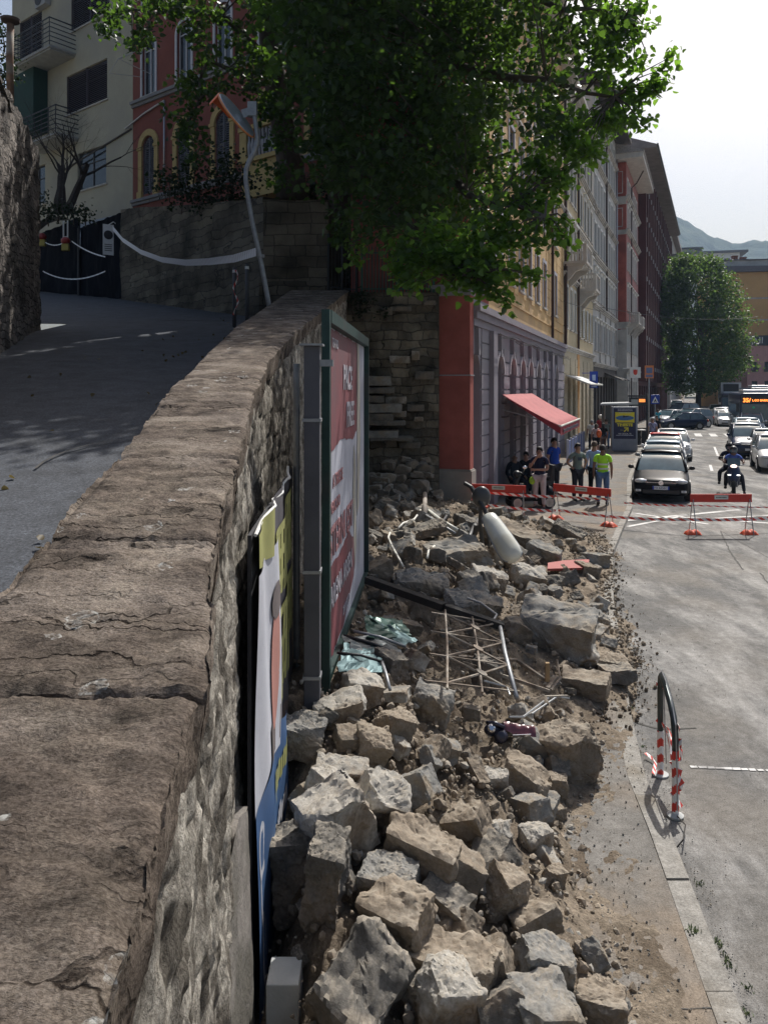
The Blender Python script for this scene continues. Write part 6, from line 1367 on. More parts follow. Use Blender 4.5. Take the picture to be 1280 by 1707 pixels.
mb = MB(); mb.tube([(0, 0, -.15), (-.02, 0, -.5), (.04, .1, -.9), (-.1, .1, -1.2)], .04, 7); mb.tube([(-.1, 0, -.5), (-.2, .1, -1.1)], .03, 6); mb.tube([(.1, 0, -.4), (.16, 0, -1.1)], .025, 6); mb.build('bent_bracket', flat('bracket_dark', (.07, .065, .06), .6), o)
# rusty lattice frame
c00 = S(745, 1142, .36); c10 = S(856, 1155, .34); c01 = S(742, 1022, .36); c11 = S(830, 1036, .36)
lat = empty('lattice_frame', 'rusty iron lattice frame with crossed bars and small roundels lying on the stones', 'metal frame', c00)
def lp(u, v): return c00.lerp(c10, u).lerp(c01.lerp(c11, u), v) - c00
mb = MB()
mb.tube([lp(1.03, -.05), lp(1.0, .5), lp(1.02, 1.0)], .022, 8); mb.build('tube_rail', galv, lat, smooth=True)
mb = MB()
for v in (0.02, .34, .66, .97): mb.bar(lp(-.25 if v > .1 else -.3, v), lp(1, v), .028, .012)
mb.build('cross_bar', rust, lat)
mb = MB()
for u in (0, .5): mb.tube([lp(u, -.04), lp(u + .02, .5), lp(u, 1.05)], .012, 6)
mb.build('upright_rod', rust, lat)
mb = MB()
for k in range(3):
    v0, v1 = .02 + .32 * k, .34 + .32 * k; vm_ = (v0 + v1) / 2
    for (u, v) in ((0, v0), (1, v0), (0, v1), (1, v1)): mb.tube([lp(u, v), lp(.52, vm_)], .012, 5)
mb.build('diagonal_rod', rust, lat)
up = (c10 - c00).cross(c01 - c00).normalized(); q = up.to_track_quat('Z', 'Y').to_matrix()
for k in range(3): mb = MB(); mb.lathe([(.022, 0), (.055, 0), (.055, .018), (.022, .018)], lp(.52, .18 + .32 * k) - up * .0, 14, q); mb.build('roundel', rust, lat, smooth=True, ang=40)
mb = MB(); mb.tube([lp(.9, 1.0), lp(1.0, 1.12), lp(.72, 1.3), lp(.45, 1.36)], .014, 6); mb.tube([lp(.55, .1), lp(.9, .06), lp(.93, -.03)], .01, 5); mb.build('hooked_rod', galv, lat)
def thing_mesh(name, mb, m, label, cat, smooth=False, ang=None, group=None):
    vs = [Vector(v) for v in mb.v]; c = sum(vs, Vector()) / len(vs); c.z = min(v.z for v in vs); mb.v = [tuple(v - c) for v in vs]
    return tag(mb.build(name, m, None, smooth, ang, loc=c), label, cat, group)
mb = MB(); p0, p1, p2 = S(612, 966, .22), S(740, 1012, .34), S(838, 1044, .36)
mb.bar(p0, p1, .10, .08); mb.bar(p1, p2, .13, .07); thing_mesh('charred_beam', mb, mat('charred', (.025, .023, .022), .8, .3, 8, .006, 30), 'long black beam lying across the heap above the lattice frame', 'beam')
mb = MB(); mb.tube([S(762, 1094, .12), S(860, 1100, .12), S(925, 1144, .12)], .02, 6); mb.bar(S(770, 1104, .12), S(915, 1152, .12), .03, .03); mb.bar(S(925, 1128, .12), S(912, 1148, .12), .05, .03); mb.bar(S(945, 1160, .12), S(900, 1162, .12), .03, .02); mb.tube([S(928, 1100, .12), S(933, 1130, .12), S(918, 1150, .12)], .012, 5)
thing_mesh('bent_iron_bars', mb, rust, 'tangle of bent rusty bars right of the lattice frame near the kerb', 'metal bars')
mb = MB(); mb.tube([S(848, 1195, .12), S(872, 1195, .12), S(918, 1160, .12), S(948, 1164, .12)], .01, 5); mb.tube([S(886, 1190, .12), S(930, 1160, .12)], .009, 5); thing_mesh('thin_bent_rod', mb, galv, 'thin bent metal rods above the large craggy boulder', 'rod')
mb = MB(); mb.bx((-.02, -.02, 0), (.02, .02, .2)); o = mb.build('splintered_stake', mat('raw_wood', (.35, .24, .13), .9, .3, 10, stretch=(1, 1, .2)), None, loc=S(912, 1136, .12)); tag(o, 'short raw wooden stake sticking out by the tangle of bent bars', 'stake')
# crumpled sheet metal under the billboard
def crumple(name, pts, m, lab, seed, nu=14, nv=10, amp=.05):
    a, b, c, d = pts; f = lambda u, v: a.lerp(b, u).lerp(d.lerp(c, u), v) + Vector((0, 0, 1)) * (amp * abs(fbm(u * 2.3 + seed, v * 2.3, seed, .8, 3))) + Vector((amp * .6 * fbm(u * 3, v * 3, seed + 5), 0, 0))
    mb = MB(); mb.grid(nu, nv, f); o = thing_mesh(name, mb, m, lab, 'sheet metal'); s = o.modifiers.new('thick', 'SOLIDIFY'); s.thickness = .004; return o
cyan = mat('pale_green_sheet', (.09, .15, .16), .5, .15, 4, metal=.4); dgreen = mat('dark_green_sheet', (.02, .07, .055), .4, .2, 4, metal=.2)
crumple('sheet_metal', [S(564, 1122, .12), S(640, 1122, .12), S(636, 1078, .12), S(572, 1076, .12)], cyan, 'pale blue-green crumpled sheet lying at the billboard foot', 1)
crumple('sheet_metal', [S(612, 1030, .12), S(636, 1036, .12), S(697, 1070, .12), S(668, 1078, .12)], cyan, 'bright narrow strip of blue-green sheet right of the pale crumpled sheet', 2)
crumple('sheet_metal', [S(608, 1028, .12), S(612, 1068, .12), S(686, 1062, .12), S(672, 1036, .12)], dgreen, 'dark green folded panel beside the lower right edge of the billboard', 3)
crumple('sheet_metal', [S(570, 1062, .12), S(590, 1090, .12), S(672, 1094, .12), S(652, 1062, .12)], flat('dark_sheet', (.06, .07, .075), .5, .3), 'dark bent panel between the green strips at the billboard foot', 4)
for (a_, b2, r, mm, lab) in (((572, 1060, 7.8), (668, 1092, 7.4), .018, blackm, 'black rail lying across the crumpled green sheets'), ((590, 1052, 8.0), (676, 1078, 7.7), .014, galv, 'thin metal rail behind the black rail on the green sheets'), ((636, 1102, 7.0), (650, 1150, 6.6), .014, galv, 'short pale pipe standing up out of the stones right of the billboard foot'), ((562, 1088, 7.2), (640, 1104, 7.0), .012, blackm, 'black strip lying on the pale crumpled sheet'), ((775, 912, 15.3), (795, 868, 16.1), .05, blackm, 'dark post stump leaning left of the fallen lamp head'), ((744, 860, 18.3), (733, 880, 17.8), .03, blackm, 'bent black pipe end beside the base of the red corner pillar')):
    mb = MB(); A_, B_ = S(a_[0], a_[1], .14), S(b2[0], b2[1], .14); mb.tube([A_, A_.lerp(B_, .5) + Vector((0, 0, .02)), B_], r, 8); thing_mesh('metal_rail' if 'rail' in lab or 'strip' in lab else 'pipe', mb, mm, lab, 'rail' if 'rail' in lab or 'strip' in lab else 'pipe', True)
mb = MB(); mb.tube([S(712, 850, .12), S(735, 868, .12), S(762, 884, .12)], .045, 8); thing_mesh('pipe', mb, lampw, 'pale fallen pipe lying in front of the red corner pillar base', 'pipe', True)
mb = MB(); mb.tube([S(708, 858, .12), S(758, 889, .12)], .03, 8); thing_mesh('pipe', mb, galv, 'grey pipe parallel to the pale fallen pipe, slightly nearer', 'pipe', True)
mb = MB(); mb.tube([S(708, 818, .12), S(707, 858, .12)], .06, 8); thing_mesh('pipe', mb, flat('clay_pipe', (.3, .26, .22), .8), 'upright broken clay pipe at the foot of the sooty wall', 'pipe', True)
cab = flat('white_cable', (.6, .58, .52), .6)
mb = MB(); mb.tube([S(664, 880, .12), S(672, 872, .12), S(690, 866, .12), S(700, 852, .12), S(704, 842, .12)], .022, 6); thing_mesh('cable', mb, cab, 'thick white cable curling over the dark flat slab', 'cable', True)
mb = MB(); mb.tube([S(672, 945, .12), S(664, 930, .12), S(654, 912, .12), S(647, 896, .12), S(650, 888, .12)], .018, 6); thing_mesh('cable', mb, cab, 'thin white cable looping down left of the wide flat masonry chunk', 'cable', True)
mb = MB(); mb.tube([S(712, 930, .12), S(714, 918, .12), S(724, 910, .12)], .02, 6); thing_mesh('cable', mb, cab, 'short white cable end on the wide flat masonry chunk', 'cable', True)
mb = MB(); f = [S(913, 938, .12), S(912, 948, .12), S(980, 946, .12), S(982, 932, .12), S(940, 934, .12)]; nn = Vector((.1, -.3, .9)) * .05
mb.add([q - nn for q in f] + [q for q in f], [(0, 1, 2, 3, 4), (9, 8, 7, 6, 5)] + [(i, 5 + i, 5 + (i + 1) % 5, (i + 1) % 5) for i in range(5)]); thing_mesh('plastic_scrap', mb, flat('scrap_red', (.28, .05, .04), .7), 'torn red plastic board scrap lying at the kerb side of the heap', 'scrap')
# crumpled moped wreckage
wk = empty('wrecked_moped', 'crumpled dark and maroon moped remains half buried behind the craggy boulder', 'moped', S(842, 1228, .03))
mb = MB(); mb.grid(14, 8, lambda u, v: (lerp(-.02, .26, u), lerp(-.05, .06, v), .07 + .06 * math.sin(v * 3.1) - .05 * u + .02 * fbm(u * 5, v * 5))); mb.build('body_panel', mat('maroon_paint', (.12, .035, .045), .25, .15, 3, coat=.6), wk, smooth=True)
mb = MB(); mb.sphere((-.1, 0, .06), (.09, .06, .06), 12, 8); mb.tube([(-.16, 0, .12), (-.1, -.05, .14), (-.02, -.04, .1)], .02, 6); mb.lathe([(.05, 0), (.06, .02), (.03, .04)], (-.05, -.06, .03), 12, (R(70), 0, 0)); mb.build('engine', flat('engine_black', (.03, .03, .05), .25), wk, smooth=True)
mb = MB(); mb.lathe([(.02, 0), (.035, .01), (.02, .02)], (-.13, -.06, .1), 12, (R(60), 0, 0)); mb.box((.13, -.07, .04), (.16, .005, .03), (.5, 0, .1)); mb.build('chrome_trim', flat('chrome', (.7, .7, .72), .15, .9), wk)

# ------------------------------------------------------------------ hoop with tape
rw = bpy.data.materials.new('tape_stripes'); rw.use_nodes = True; MATS['tape'] = rw; t = rw.node_tree; bb = t.nodes['Principled BSDF']; bb.inputs['Roughness'].default_value = .4
uvn = t.nodes.new('ShaderNodeUVMap'); sp_ = t.nodes.new('ShaderNodeSeparateXYZ'); t.links.new(uvn.outputs[0], sp_.inputs[0])
m1 = t.nodes.new('ShaderNodeMath'); m1.operation = 'ADD'; t.links.new(sp_.outputs[0], m1.inputs[0]); t.links.new(sp_.outputs[1], m1.inputs[1])
m2 = t.nodes.new('ShaderNodeMath'); m2.operation = 'FRACT'; t.links.new(m1.outputs[0], m2.inputs[0]); m3 = t.nodes.new('ShaderNodeMath'); m3.operation = 'GREATER_THAN'; m3.inputs[1].default_value = .5; t.links.new(m2.outputs[0], m3.inputs[0])
mxx = t.nodes.new('ShaderNodeMix'); mxx.data_type = 'RGBA'; mxx.inputs[6].default_value = (.62, .05, .035, 1); mxx.inputs[7].default_value = (.78, .77, .75, 1); t.links.new(m3.outputs[0], mxx.inputs[0]); t.links.new(mxx.outputs[2], bb.inputs['Base Color'])
gt = rw.copy(); gt.name = 'grey_tape'; gt.node_tree.nodes['Mix'].inputs[6].default_value = (.66, .62, .66, 1); gt.node_tree.nodes['Mix'].inputs[7].default_value = (.85, .86, .9, 1)
def tape(name, pts, wd, label, period=.24, parent=None, twist=None, upv=(0, 0, 1), m=None, slant=.5, group='warning tapes'):
    pts = [Vector(p) for p in pts]; me = bpy.data.meshes.new(name); vs = []; uv = []; L_ = 0; prev = None; n = len(pts)
    for i, p in enumerate(pts):
        d = pts[min(i + 1, n - 1)] - pts[max(i - 1, 0)]; d.normalize()
        if prev is not None: L_ += (p - prev).length
        prev = p; u_ = Vector(upv); u_ = (u_ - d * u_.dot(d)).normalized(); a = twist(i / (n - 1)) if twist else 0; u_ = Matrix.Rotation(a, 3, d) @ u_
        vs += [p - u_ * wd / 2, p + u_ * wd / 2]; uv += [(L_ / period, 0), (L_ / period, slant)]
    fs = [(2 * i, 2 * i + 2, 2 * i + 3, 2 * i + 1) for i in range(n - 1)]; me.from_pydata(vs, [], fs); l = me.uv_layers.new(name='UVMap')
    for lo in me.loops: l.data[lo.index].uv = uv[lo.vertex_index]
    me.materials.append(m or rw); o = inst(name, me, parent)
    if label: tag(o, label, 'tape', group)
    s = o.modifiers.new('thick', 'SOLIDIFY'); s.thickness = .0015
    return o
def sagp(a, b, sag, n=28): return [a.lerp(b, i / n) + Vector((0, 0, -sag * 4 * (i / n) * (1 - i / n))) for i in range(n + 1)]
N_ = G(1125, 1356, .03); Fq = G(1100, 1287, .03); N_.z = 0; Fq.z = .0; hd = (N_ - Fq)
hp = empty('hoop_barrier', 'bent dark steel hoop with red and white striped legs standing by the kerb', 'barrier', Fq)
def hq(t, z): return hd * t + Vector((0, 0, z))
dk = mat('hoop_steel', (.055, .065, .065), .35, .3, 8, metal=.6)
pathh = [hq(0, .42), hq(.0, .80), hq(.04, .92), hq(.12, .965), hq(.3, .95), hq(.72, .87), hq(.9, .80), hq(.99, .68), hq(1, .56)]
mb = MB(); mb.tube(pathh, .028, 14); mb.build('hoop_tube', dk, hp, smooth=True)
for t, z0_, z1_, lab in ((0, -.02, .42, 'far'), (1, -.02, .56, 'near')):
    mb = MB(); rings = 40; zs = np.linspace(z0_, z1_, rings); mb.tube([hq(t, z) for z in zs], .0295, 14)
    o = mb.build('striped_leg', [redm, whitem], hp, smooth=True)
    for p in o.data.polygons:
        c = p.center; ph = (c.z / .145 + abs(c.x - hq(t, 0).x) / .15) % 1.0
        if (ph > .5) != (t == 1): p.material_index = 1
mb = MB(); mb.lathe([(.075, 0), (.075, .012), (.03, .014)], hq(0, .005), 16); mb.lathe([(.06, 0), (.07, .03), (.03, .05)], hq(1, -.01), 12); mb.build('base_plate', cm, hp)
mb = MB(); mb.tube([hq(.06, 1.0), hq(.4, .98), hq(.75, .92), hq(1.02, .78), hq(1.1, .4), hq(1.12, .1)], .006, 5); mb.tube([hq(.25, .95), hq(.32, .6), hq(.42, .25)], .005, 5); mb.build('loose_wire', steel, hp)
tp = lambda t, z, dx=.0, dy=0: Fq + hq(t, z) + Vector((dx, dy, 0))
tape('barrier_tape', [tp(-.06, .84, -.03), tp(.1, .83, .04), tp(.45, .80, .035), tp(.8, .76, .03), tp(1.04, .74, .03)], .035, 'short striped tape tied high across the bent hoop', .09)
tape('barrier_tape', [tp(.0, .52, -.035), tp(.06, .46, .04), tp(.35, .38, .04), tp(.7, .26, .03), tp(1.0, .2, .035)], .038, 'striped tape slanting down between the legs of the bent hoop', .09)
tape('barrier_tape', [tp(1, .66, .035), tp(1.02, .56, .05), tp(1, .5, .035, -.03), tp(.98, .45, -.035), tp(1, .38, .04), tp(1.03, .3, .05), tp(1, .24, .035), tp(.98, .2, -.03), tp(1.04, .1, .05)], .045, 'striped tape wound in knots around the near leg of the bent hoop', .09, twist=lambda s: s * 5)
tape('barrier_tape', [tp(.1, .47, .03), tp(.3, .5, .05), tp(.5, .47, .05), tp(.62, .40, .04), tp(.7, .3, .03)], .06, 'crumpled red and white tape end flapping inside the bent hoop', .16, twist=lambda s: s * 2)
# curled wire at its foot
mb = MB(); mb.tube([G(1128, 1360, .03), G(1142, 1375, .06), G(1138, 1400, .08), G(1128, 1412, .03), G(1118, 1425, .02)], .006, 5); thing_mesh('loose_wire', mb, flat('dark_wire', (.04, .035, .03), .7), 'thin dark wire curling on the road at the foot of the bent hoop', 'wire')
tape('barrier_tape', [G(1075, 1255, .05), G(1084, 1262, .04), G(1092, 1272, .03), G(1088, 1290, .03)], .03, 'dirty scrap of tape lying beside the far leg of the bent hoop', .1, upv=(0, 1, .2))

# ------------------------------------------------------------------ road barriers
orange = mat('orange_bag', (.62, .09, .035), .55, .2, 6, .01, 12)
def barrier(x0, x1, yg0, yg1, label, h0, z):
    a = G(x0, yg0, z); b = G(x1, yg1, z); d = b - a; L_ = d.length; ang = math.atan2(d.y, d.x); t = empty('road_barrier', label, 'barrier', (*((a + b) / 2)[:2], z), ang, 'red topped road barriers')
    mb = MB(); mb.bx((-L_ / 2 - .03, -.02, h0 - .17), (L_ / 2 + .03, .02, h0 + .03)); mb.build('board', redm, t, bevel=.004)
    mb = MB(); mb.bx((-.17, -.024, h0 - .10), (.17, -.0205, h0 + .0)); pl = mb.build('name_plate', flat('plate_grey', (.6, .6, .55), .6), t)
    mb = MB()
    for k in range(8): mb.bx((-.13 + .033 * k, -.027, h0 - .065), (-.108 + .033 * k, -.0245, h0 - .04))
    mb.build('plate_lettering', blackm, pl)
    for s in (-1, 1):
        mb = MB(); x = s * (L_ / 2 - .03)
        for q in (-1, 1): mb.bar((x, q * .025, h0 - .1), (x, q * .24, .01), .028, .014, (1, 0, 0))
        mb.bar((x, -.17, .28), (x, .17, .28), .02, .01, (1, 0, 0)); mb.build('leg', steel, t)
        mb = MB(); mb.grid(16, 10, lambda u, v: (x + (-.19 + .38 * u), -.13 + .26 * v, .012 + .13 * (math.sin(math.pi * u) ** .5) * (math.sin(math.pi * v) ** .6) * (1 - .35 * math.exp(-((u - .5) / .1) ** 2)) + .01 * fbm(u * 6, v * 5, s))); mb.grid(2, 2, lambda u, v: (x - .18 + .36 * u, -.12 + .24 * v, .006)); mb.build('sand_bag', orange, t, smooth=True)
    return a, b
Bz = .1
b1 = barrier(788, 874, 868, 872, 'red topped barrier nearest the red corner pillar, with a pale name plate', .95, Bz)
b2 = barrier(924, 1016, 866, 878, 'red topped barrier without a visible plate standing between the group of men and the kerb', .93, Bz)
b3 = barrier(1152, 1250, 891, 891, 'red topped barrier standing alone on the carriageway at the right', .97, 0)
def PZ(px, py, d): return P(px, py, d)
dA = b1[0].y; dB = b2[0].y
tape('barrier_tape', sagp(P(789, 818, dA), P(924, 828, dB), .03), .07, 'upper tape between the first and second barrier on the pavement')
tape('barrier_tape', sagp(P(924, 826, dB), P(1016, 832, b2[1].y), .02), .06, 'upper tape strung along the second pavement barrier')
tape('barrier_tape', sagp(P(812, 842, dA), P(926, 852, dB), .02), .07, 'lower tape between the first and second barrier on the pavement')
tape('barrier_tape', sagp(P(930, 850, dB), P(1152, 866, b3[0].y), .08, 40), .07, 'long tape running from the second pavement barrier across the kerb to the road barrier')
tape('barrier_tape', sagp(P(1152, 866, b3[0].y), P(1360, 858, b3[0].y + .6), .05), .075, 'tape running from the road barrier out of the right edge')
tape('barrier_tape', sagp(P(1040, 838, 22.0), P(1152, 843, 20.6), .02), .05, 'tape tight in front of the bumper of the black parked car')
tape('barrier_tape', sagp(P(1154, 842, 20.4), P(1330, 845, 21), .03), .035, 'thin pale tape behind the road barrier')
tape('barrier_tape', [P(789, 818, dA), P(787, 830, dA - .05), P(784, 842, dA - .1)], .06, 'loose tape end hanging at the left leg of the first barrier')
tape('barrier_tape', [P(1141, 886, 19.3), P(1160, 888, 19.2), P(1175, 884, 19.1)], .03, 'pale tape end on the ground at the left foot of the road barrier', .2, upv=(0, 1, .1)) if False else None
mb = MB(); mb.tube([P(780, 866, 19.9), P(786, 858, 19.6), P(798, 848, 19.3), P(812, 845, 19.2)], .03, 7); thing_mesh('plastic_hose', mb, orange, 'orange sand bag hose slumped left of the first barrier', 'sand bag', True)

# ------------------------------------------------------------------ leaning mirror, tape, posts, signs up the upper road
mbase = P(449, 512, 15.7); mi_ = empty('convex_mirror', 'round traffic mirror with orange back hood on a kinked leaning pole set in the parapet', 'traffic mirror', mbase)
def ml(px, py, d=15.7): return P(px, py, d) - mbase
mb = MB(); mb.tube([ml(450, 520), ml(447, 500), ml(436, 440), ml(422, 375), ml(413, 325), ml(410, 298), ml(411, 281), ml(416, 268), ml(424, 254), ml(429, 240), ml(429, 225), ml(425, 195), ml(419, 172)], .048, 12); mb.build('pole', galv, mi_, smooth=True)
ctr = ml(396, 191, 15.6); nrm = Vector((-.80, .24, -.55)).normalized(); qm = nrm.to_track_quat('Z', 'Y').to_matrix()
mb = MB(); mb.lathe([(.02, -.02), (.3, -.015), (.49, .0), (.505, .025), (.49, .03)], ctr, 40, qm); mb.build('mirror_back', mat('mirror_back_metal', (.62, .70, .80), .35, .1, 3, metal=.7), mi_, smooth=True, ang=50)
mb = MB(); mb.lathe([(.505, .02), (.525, .0), (.53, .03), (.505, .05)], ctr, 40, qm); mb.build('mirror_rim', flat('rim_orange', (.75, .30, .12), .5), mi_, smooth=True)
mb = MB(); mb.lathe([(.48, .03), (.4, .06), (.25, .085), (.02, .1)], ctr, 40, qm); mb.build('mirror_face', flat('mirror_silver', (.85, .87, .9), .03, 1.), mi_, smooth=True)
mb = MB(); tq = Vector((0, 0, 1)); tq = (tq - nrm * tq.dot(nrm)).normalized(); sq = nrm.cross(tq)
mb.grid(18, 4, lambda u, v: ctr + (tq * math.cos((u - .5) * 1.9) + sq * math.sin((u - .5) * 1.9)) * (.53 - .03 * v) + nrm * (.02 + .26 * v)); o = mb.build('sun_hood', flat('hood_orange', (.95, .20, .05), .45), mi_, smooth=True); s_ = o.modifiers.new('thick', 'SOLIDIFY'); s_.thickness = .01
mb = MB(); mb.bar(ml(404, 190), ml(428, 182), .02, .17); mb.bx(tuple(ml(421, 190) - Vector((.09, .07, .05))), tuple(ml(421, 175) + Vector((.09, .07, .05)))); mb.build('bracket', galv, mi_)
mb = MB(); mb.lathe([(.075, -.03), (.075, .03)], ml(435, 427), 12); mb.build('clamp', galv, mi_)
gs = P(181, 400, 31.2); tape('barrier_tape', [P(188, 380, 31.2), P(205, 400, 29), P(235, 420, 26), P(270, 433, 23.5), P(310, 438, 21), P(350, 436, 19), P(390, 431, 17), P(427, 420, 15.7)], .17, 'wide pale hanging tape stretched from the gate to the leaning mirror pole', .12, m=gt, slant=.1, twist=lambda s: .3 * math.sin(s * 3))
mb = MB(); mb.bx((-.21, -.008, -.6), (.21, .008, .62)); sg = mb.build('hanging_sign', flat('sign_panel', (.62, .62, .62), .5), None, loc=gs); sg.rotation_euler = (0, 0, R(35)); tag(sg, 'narrow white hanging sign with a crossed circle at the right end of the black gate', 'sign')
mb = MB(); mb.lathe([(.13, 0), (.18, 0), (.18, .006), (.13, .006)], (0, -.0095, .2), 28, (R(90), 0, 0)); mb.box((0, -.0125, .2), (.04, .004, .3), (0, R(-40), 0)); mb.bx((-.05, -.015, .1), (.05, -.011, .3)); mb.build('prohibition_mark', blackm, sg)
mb = MB(); [mb.bx((-.15, -.011, -.2 - .08 * k), (.15, -.0085, -.17 - .08 * k)) for k in range(4)]; mb.build('sign_text', blackm, sg)
mb = MB(); mb.tube([(0, 0, .6), (.2, 0, .75), (.3, .05, .7)], .02, 5); mb.build('tie', whitem, sg)
lampr = flat('lantern_red', (.3, .03, .03), .4); lampy = flat('lantern_yellow', (.35, .28, .05), .5)
for px, py, lab in ((110, 405, 'red and yellow warning lantern under a white bracket in the middle of the black gate'), (71, 398, 'red and yellow warning lantern at the left end of the black gate')):
    d = 35.5 if px > 100 else 37.8; c = P(px, py, d); mb = MB(); mb.bx((-.16, -.1, -.36), (.16, .1, -.04)); o = mb.build('warning_lantern', lampy, None, bevel=.02, loc=c); tag(o, lab, 'lantern')
    mb = MB(); mb.lathe([(.12, 0), (.2, .06), (.2, .2), (.1, .3)], (0, 0, -.04), 12); mb.build('lens', lampr, o, smooth=True)
    if px > 100: mb = MB(); mb.bx((-.12, -.03, .25), (-.07, .03, 1.0)); mb.bx((.07, -.03, .25), (.12, .03, 1.0)); mb.bx((-.069, -.03, .95), (.069, .03, 1.0)); mb.bx((-.069, -.028, .25), (.069, .028, .3)); mb.build('bracket', whitem, o)
tape('barrier_tape', sagp(P(120, 402, 35), P(176, 428, 31.4), .1), .05, 'thin striped tape on the black gate between the lantern and the hanging sign', .4, m=gt)
tape('barrier_tape', sagp(P(76, 404, 37.5), P(104, 406, 35.5), .1), .04, 'thin tape between the two warning lanterns', .4, m=gt)
tape('barrier_tape', sagp(P(72, 452, 37), P(176, 452, 31.4), .35), .05, 'thin tape sagging low across the black gate', .5, m=gt)
for px, y0_, y1_, d, lab in ((391, 446, 528, 19.5, 'thin tape wrapped post by the stone wall, left of the mirror pole'), (412, 440, 465, 19.0, 'short grey post with a white band beside the mirror pole')):
    mb = MB(); a_, b_ = P(px, y1_, d), P(px, y0_, d); a_.z = min(a_.z, roadz(d) + .05); mb.tube([Vector((0, 0, 0)), b_ - a_], .045, 10); o = mb.build('bollard_post', flat('post_dark', (.08, .08, .085), .6), None, smooth=True, loc=a_); tag(o, lab, 'post')
    mb = MB(); mb.lathe([(.05, 0), (.05, .07)], b_ - a_ - Vector((0, 0, .13)), 10); mb.build('band', whitem, o)
tape('barrier_tape', [P(393 + 4 * math.sin(i * 1.1), 450 + i * 7.5, 19.4) for i in range(11)], .05, 'striped tape twisted down the thin post by the stone wall', .2, twist=lambda s: s * 9, upv=(1, 0, 0))
# railings on top of the broken wall
def railing(name, label, a, b, h, m, step, r=.012, z=0., top='plain'):
    a = Vector(a); b = Vector(b); d = b - a; L_ = d.length; t = empty(name, label, 'fence', a, math.atan2(d.y, d.x)); L2 = math.hypot(d.x, d.y); sl_ = d.z / L2
    mb = MB()
    for hh in (.12, h - .15): mb.bar((0, 0, hh), (L2, 0, hh + d.z), .03, .03)
    mb.build('rail', m, t)
    mb = MB(); n = int(L2 / step)
    for i in range(n + 1):
        x = L2 * i / n; mb.tube([(x, 0, .02 + sl_ * x), (x, 0, h + sl_ * x), (x, 0, h + .06 + sl_ * x)], [r, r, .002], 5)
    mb.build('bar', m, t)
    mb = MB()
    for x in (0, L2 / 2, L2): mb.bx((x - .03, -.03, 0 + sl_ * x), (x + .03, .03, h + .1 + sl_ * x))
    mb.build('post', m, t); return t
railing('iron_railing', 'black iron railing between the stone pier and the great tree', (-1.55, 21.9, 6.35), (-.75, 21.4, 6.2), 1.5, flat('iron_black', (.02, .02, .02), .6), .11)
railing('green_fence', 'dark green metal fence on top of the sooty broken wall', (-.6, 21.25, 6.2), (1.35, 21.25, 6.2), 1.25, flat('fence_green', (.01, .07, .055), .5), .09, .016)
b, L_ = building('yellow_gate_lodge', 'small yellow wall end with a tiled top seen through the railing under the great tree', (-2.2, 29.5), (.9, 28.6), 9.6, 2.5, [([1.4], 7.2, .9, 1.6, False, 'plain', frd, None)], yt, z0=5)
mb = MB(); mb.prism([(-.3, 9.62), (-.3, 9.75), (1.2, 10.3), (2.8, 9.75), (2.8, 9.62)], lambda a, c, d: (-.2 + d, a, c), L_ + .4); mb.build('roof', mat('clay_tiles', (.30, .16, .09), .9, .3, 8), b)
# ------------------------------------------------------------------ street furniture
aw = empty('shop_awning', 'faded red awning with a dark red valance hanging over the men at the arcade', 'awning')
awm = mat('awning_red', (.36, .11, .11), .85, .12, 3, .004, 9, stretch=(1, .3, 1)); awv = mat('awning_valance', (.30, .035, .05), .85, .1, 3)
NR = Vector((.943, -.331, 0))
def wA(d, out, z): X = 2.27 + .351 * (d - 21.1); return Vector((X, d, z)) + NR * out
w0, w1, f0, f1 = wA(25.2, .1, 3.42), wA(31.2, .1, 3.42), wA(25.2, 1.95, 2.42), wA(31.2, 1.95, 2.42)
mb = MB(); mb.grid(24, 6, lambda u, v: w0.lerp(w1, u).lerp(f0.lerp(f1, u), v) + Vector((0, 0, -.05 * math.sin(v * 3.14) + .01 * math.sin(u * 75)))); o = mb.build('canopy', awm, aw, smooth=True); s = o.modifiers.new('thick', 'SOLIDIFY'); s.thickness = .01
mb = MB(); mb.grid(40, 3, lambda u, v: f0.lerp(f1, u) + Vector((0, 0, -.28 * v - .03 * abs(math.sin(u * 40)) * v)) + NR * (.01 * math.sin(u * 60))); mb.grid(8, 3, lambda u, v: w0.lerp(f0, u) + Vector((0, 0, -.03 - .22 * v * u))); mb.build('valance', awv, aw)
mb = MB(); mb.tube([f0, f1], .035, 8); mb.build('front_bar', lampw, aw)
mb = MB()
for k in range(14):
    t = .12 + .055 * k; q = f0.lerp(f1, t) + NR * .02 + Vector((0, 0, -.18)); mb.box(q, (.03, .12, .08 if k % 3 else .12), (0, 0, 0))
mb.build('valance_lettering', pw, aw)
mb = MB()
for t in (.03, .97): mb.tube([w0.lerp(w1, t) + Vector((0, 0, -.5)), (w0.lerp(w1, t) + f0.lerp(f1, t)) / 2 + Vector((0, 0, -.25)), f0.lerp(f1, t)], .025, 6)
mb.build('arm', steel, aw)
def wB(d, out, z): X = 9.67 + .387 * (d - 42.2); return Vector((X, d, z)) + NR * out
a2 = empty('shop_awning', 'small white tilted awning on the cream house beyond the red one', 'awning'); w0, w1, f0, f1 = wB(42.6, .1, 4.35), wB(49, .1, 4.35), wB(42.6, 1.35, 3.85), wB(49, 1.35, 3.85)
mb = MB(); mb.grid(8, 3, lambda u, v: w0.lerp(w1, u).lerp(f0.lerp(f1, u), v)); o = mb.build('canopy', mat('awning_white', (.62, .62, .60), .8, .1, 2), a2); s = o.modifiers.new('thick', 'SOLIDIFY'); s.thickness = .05
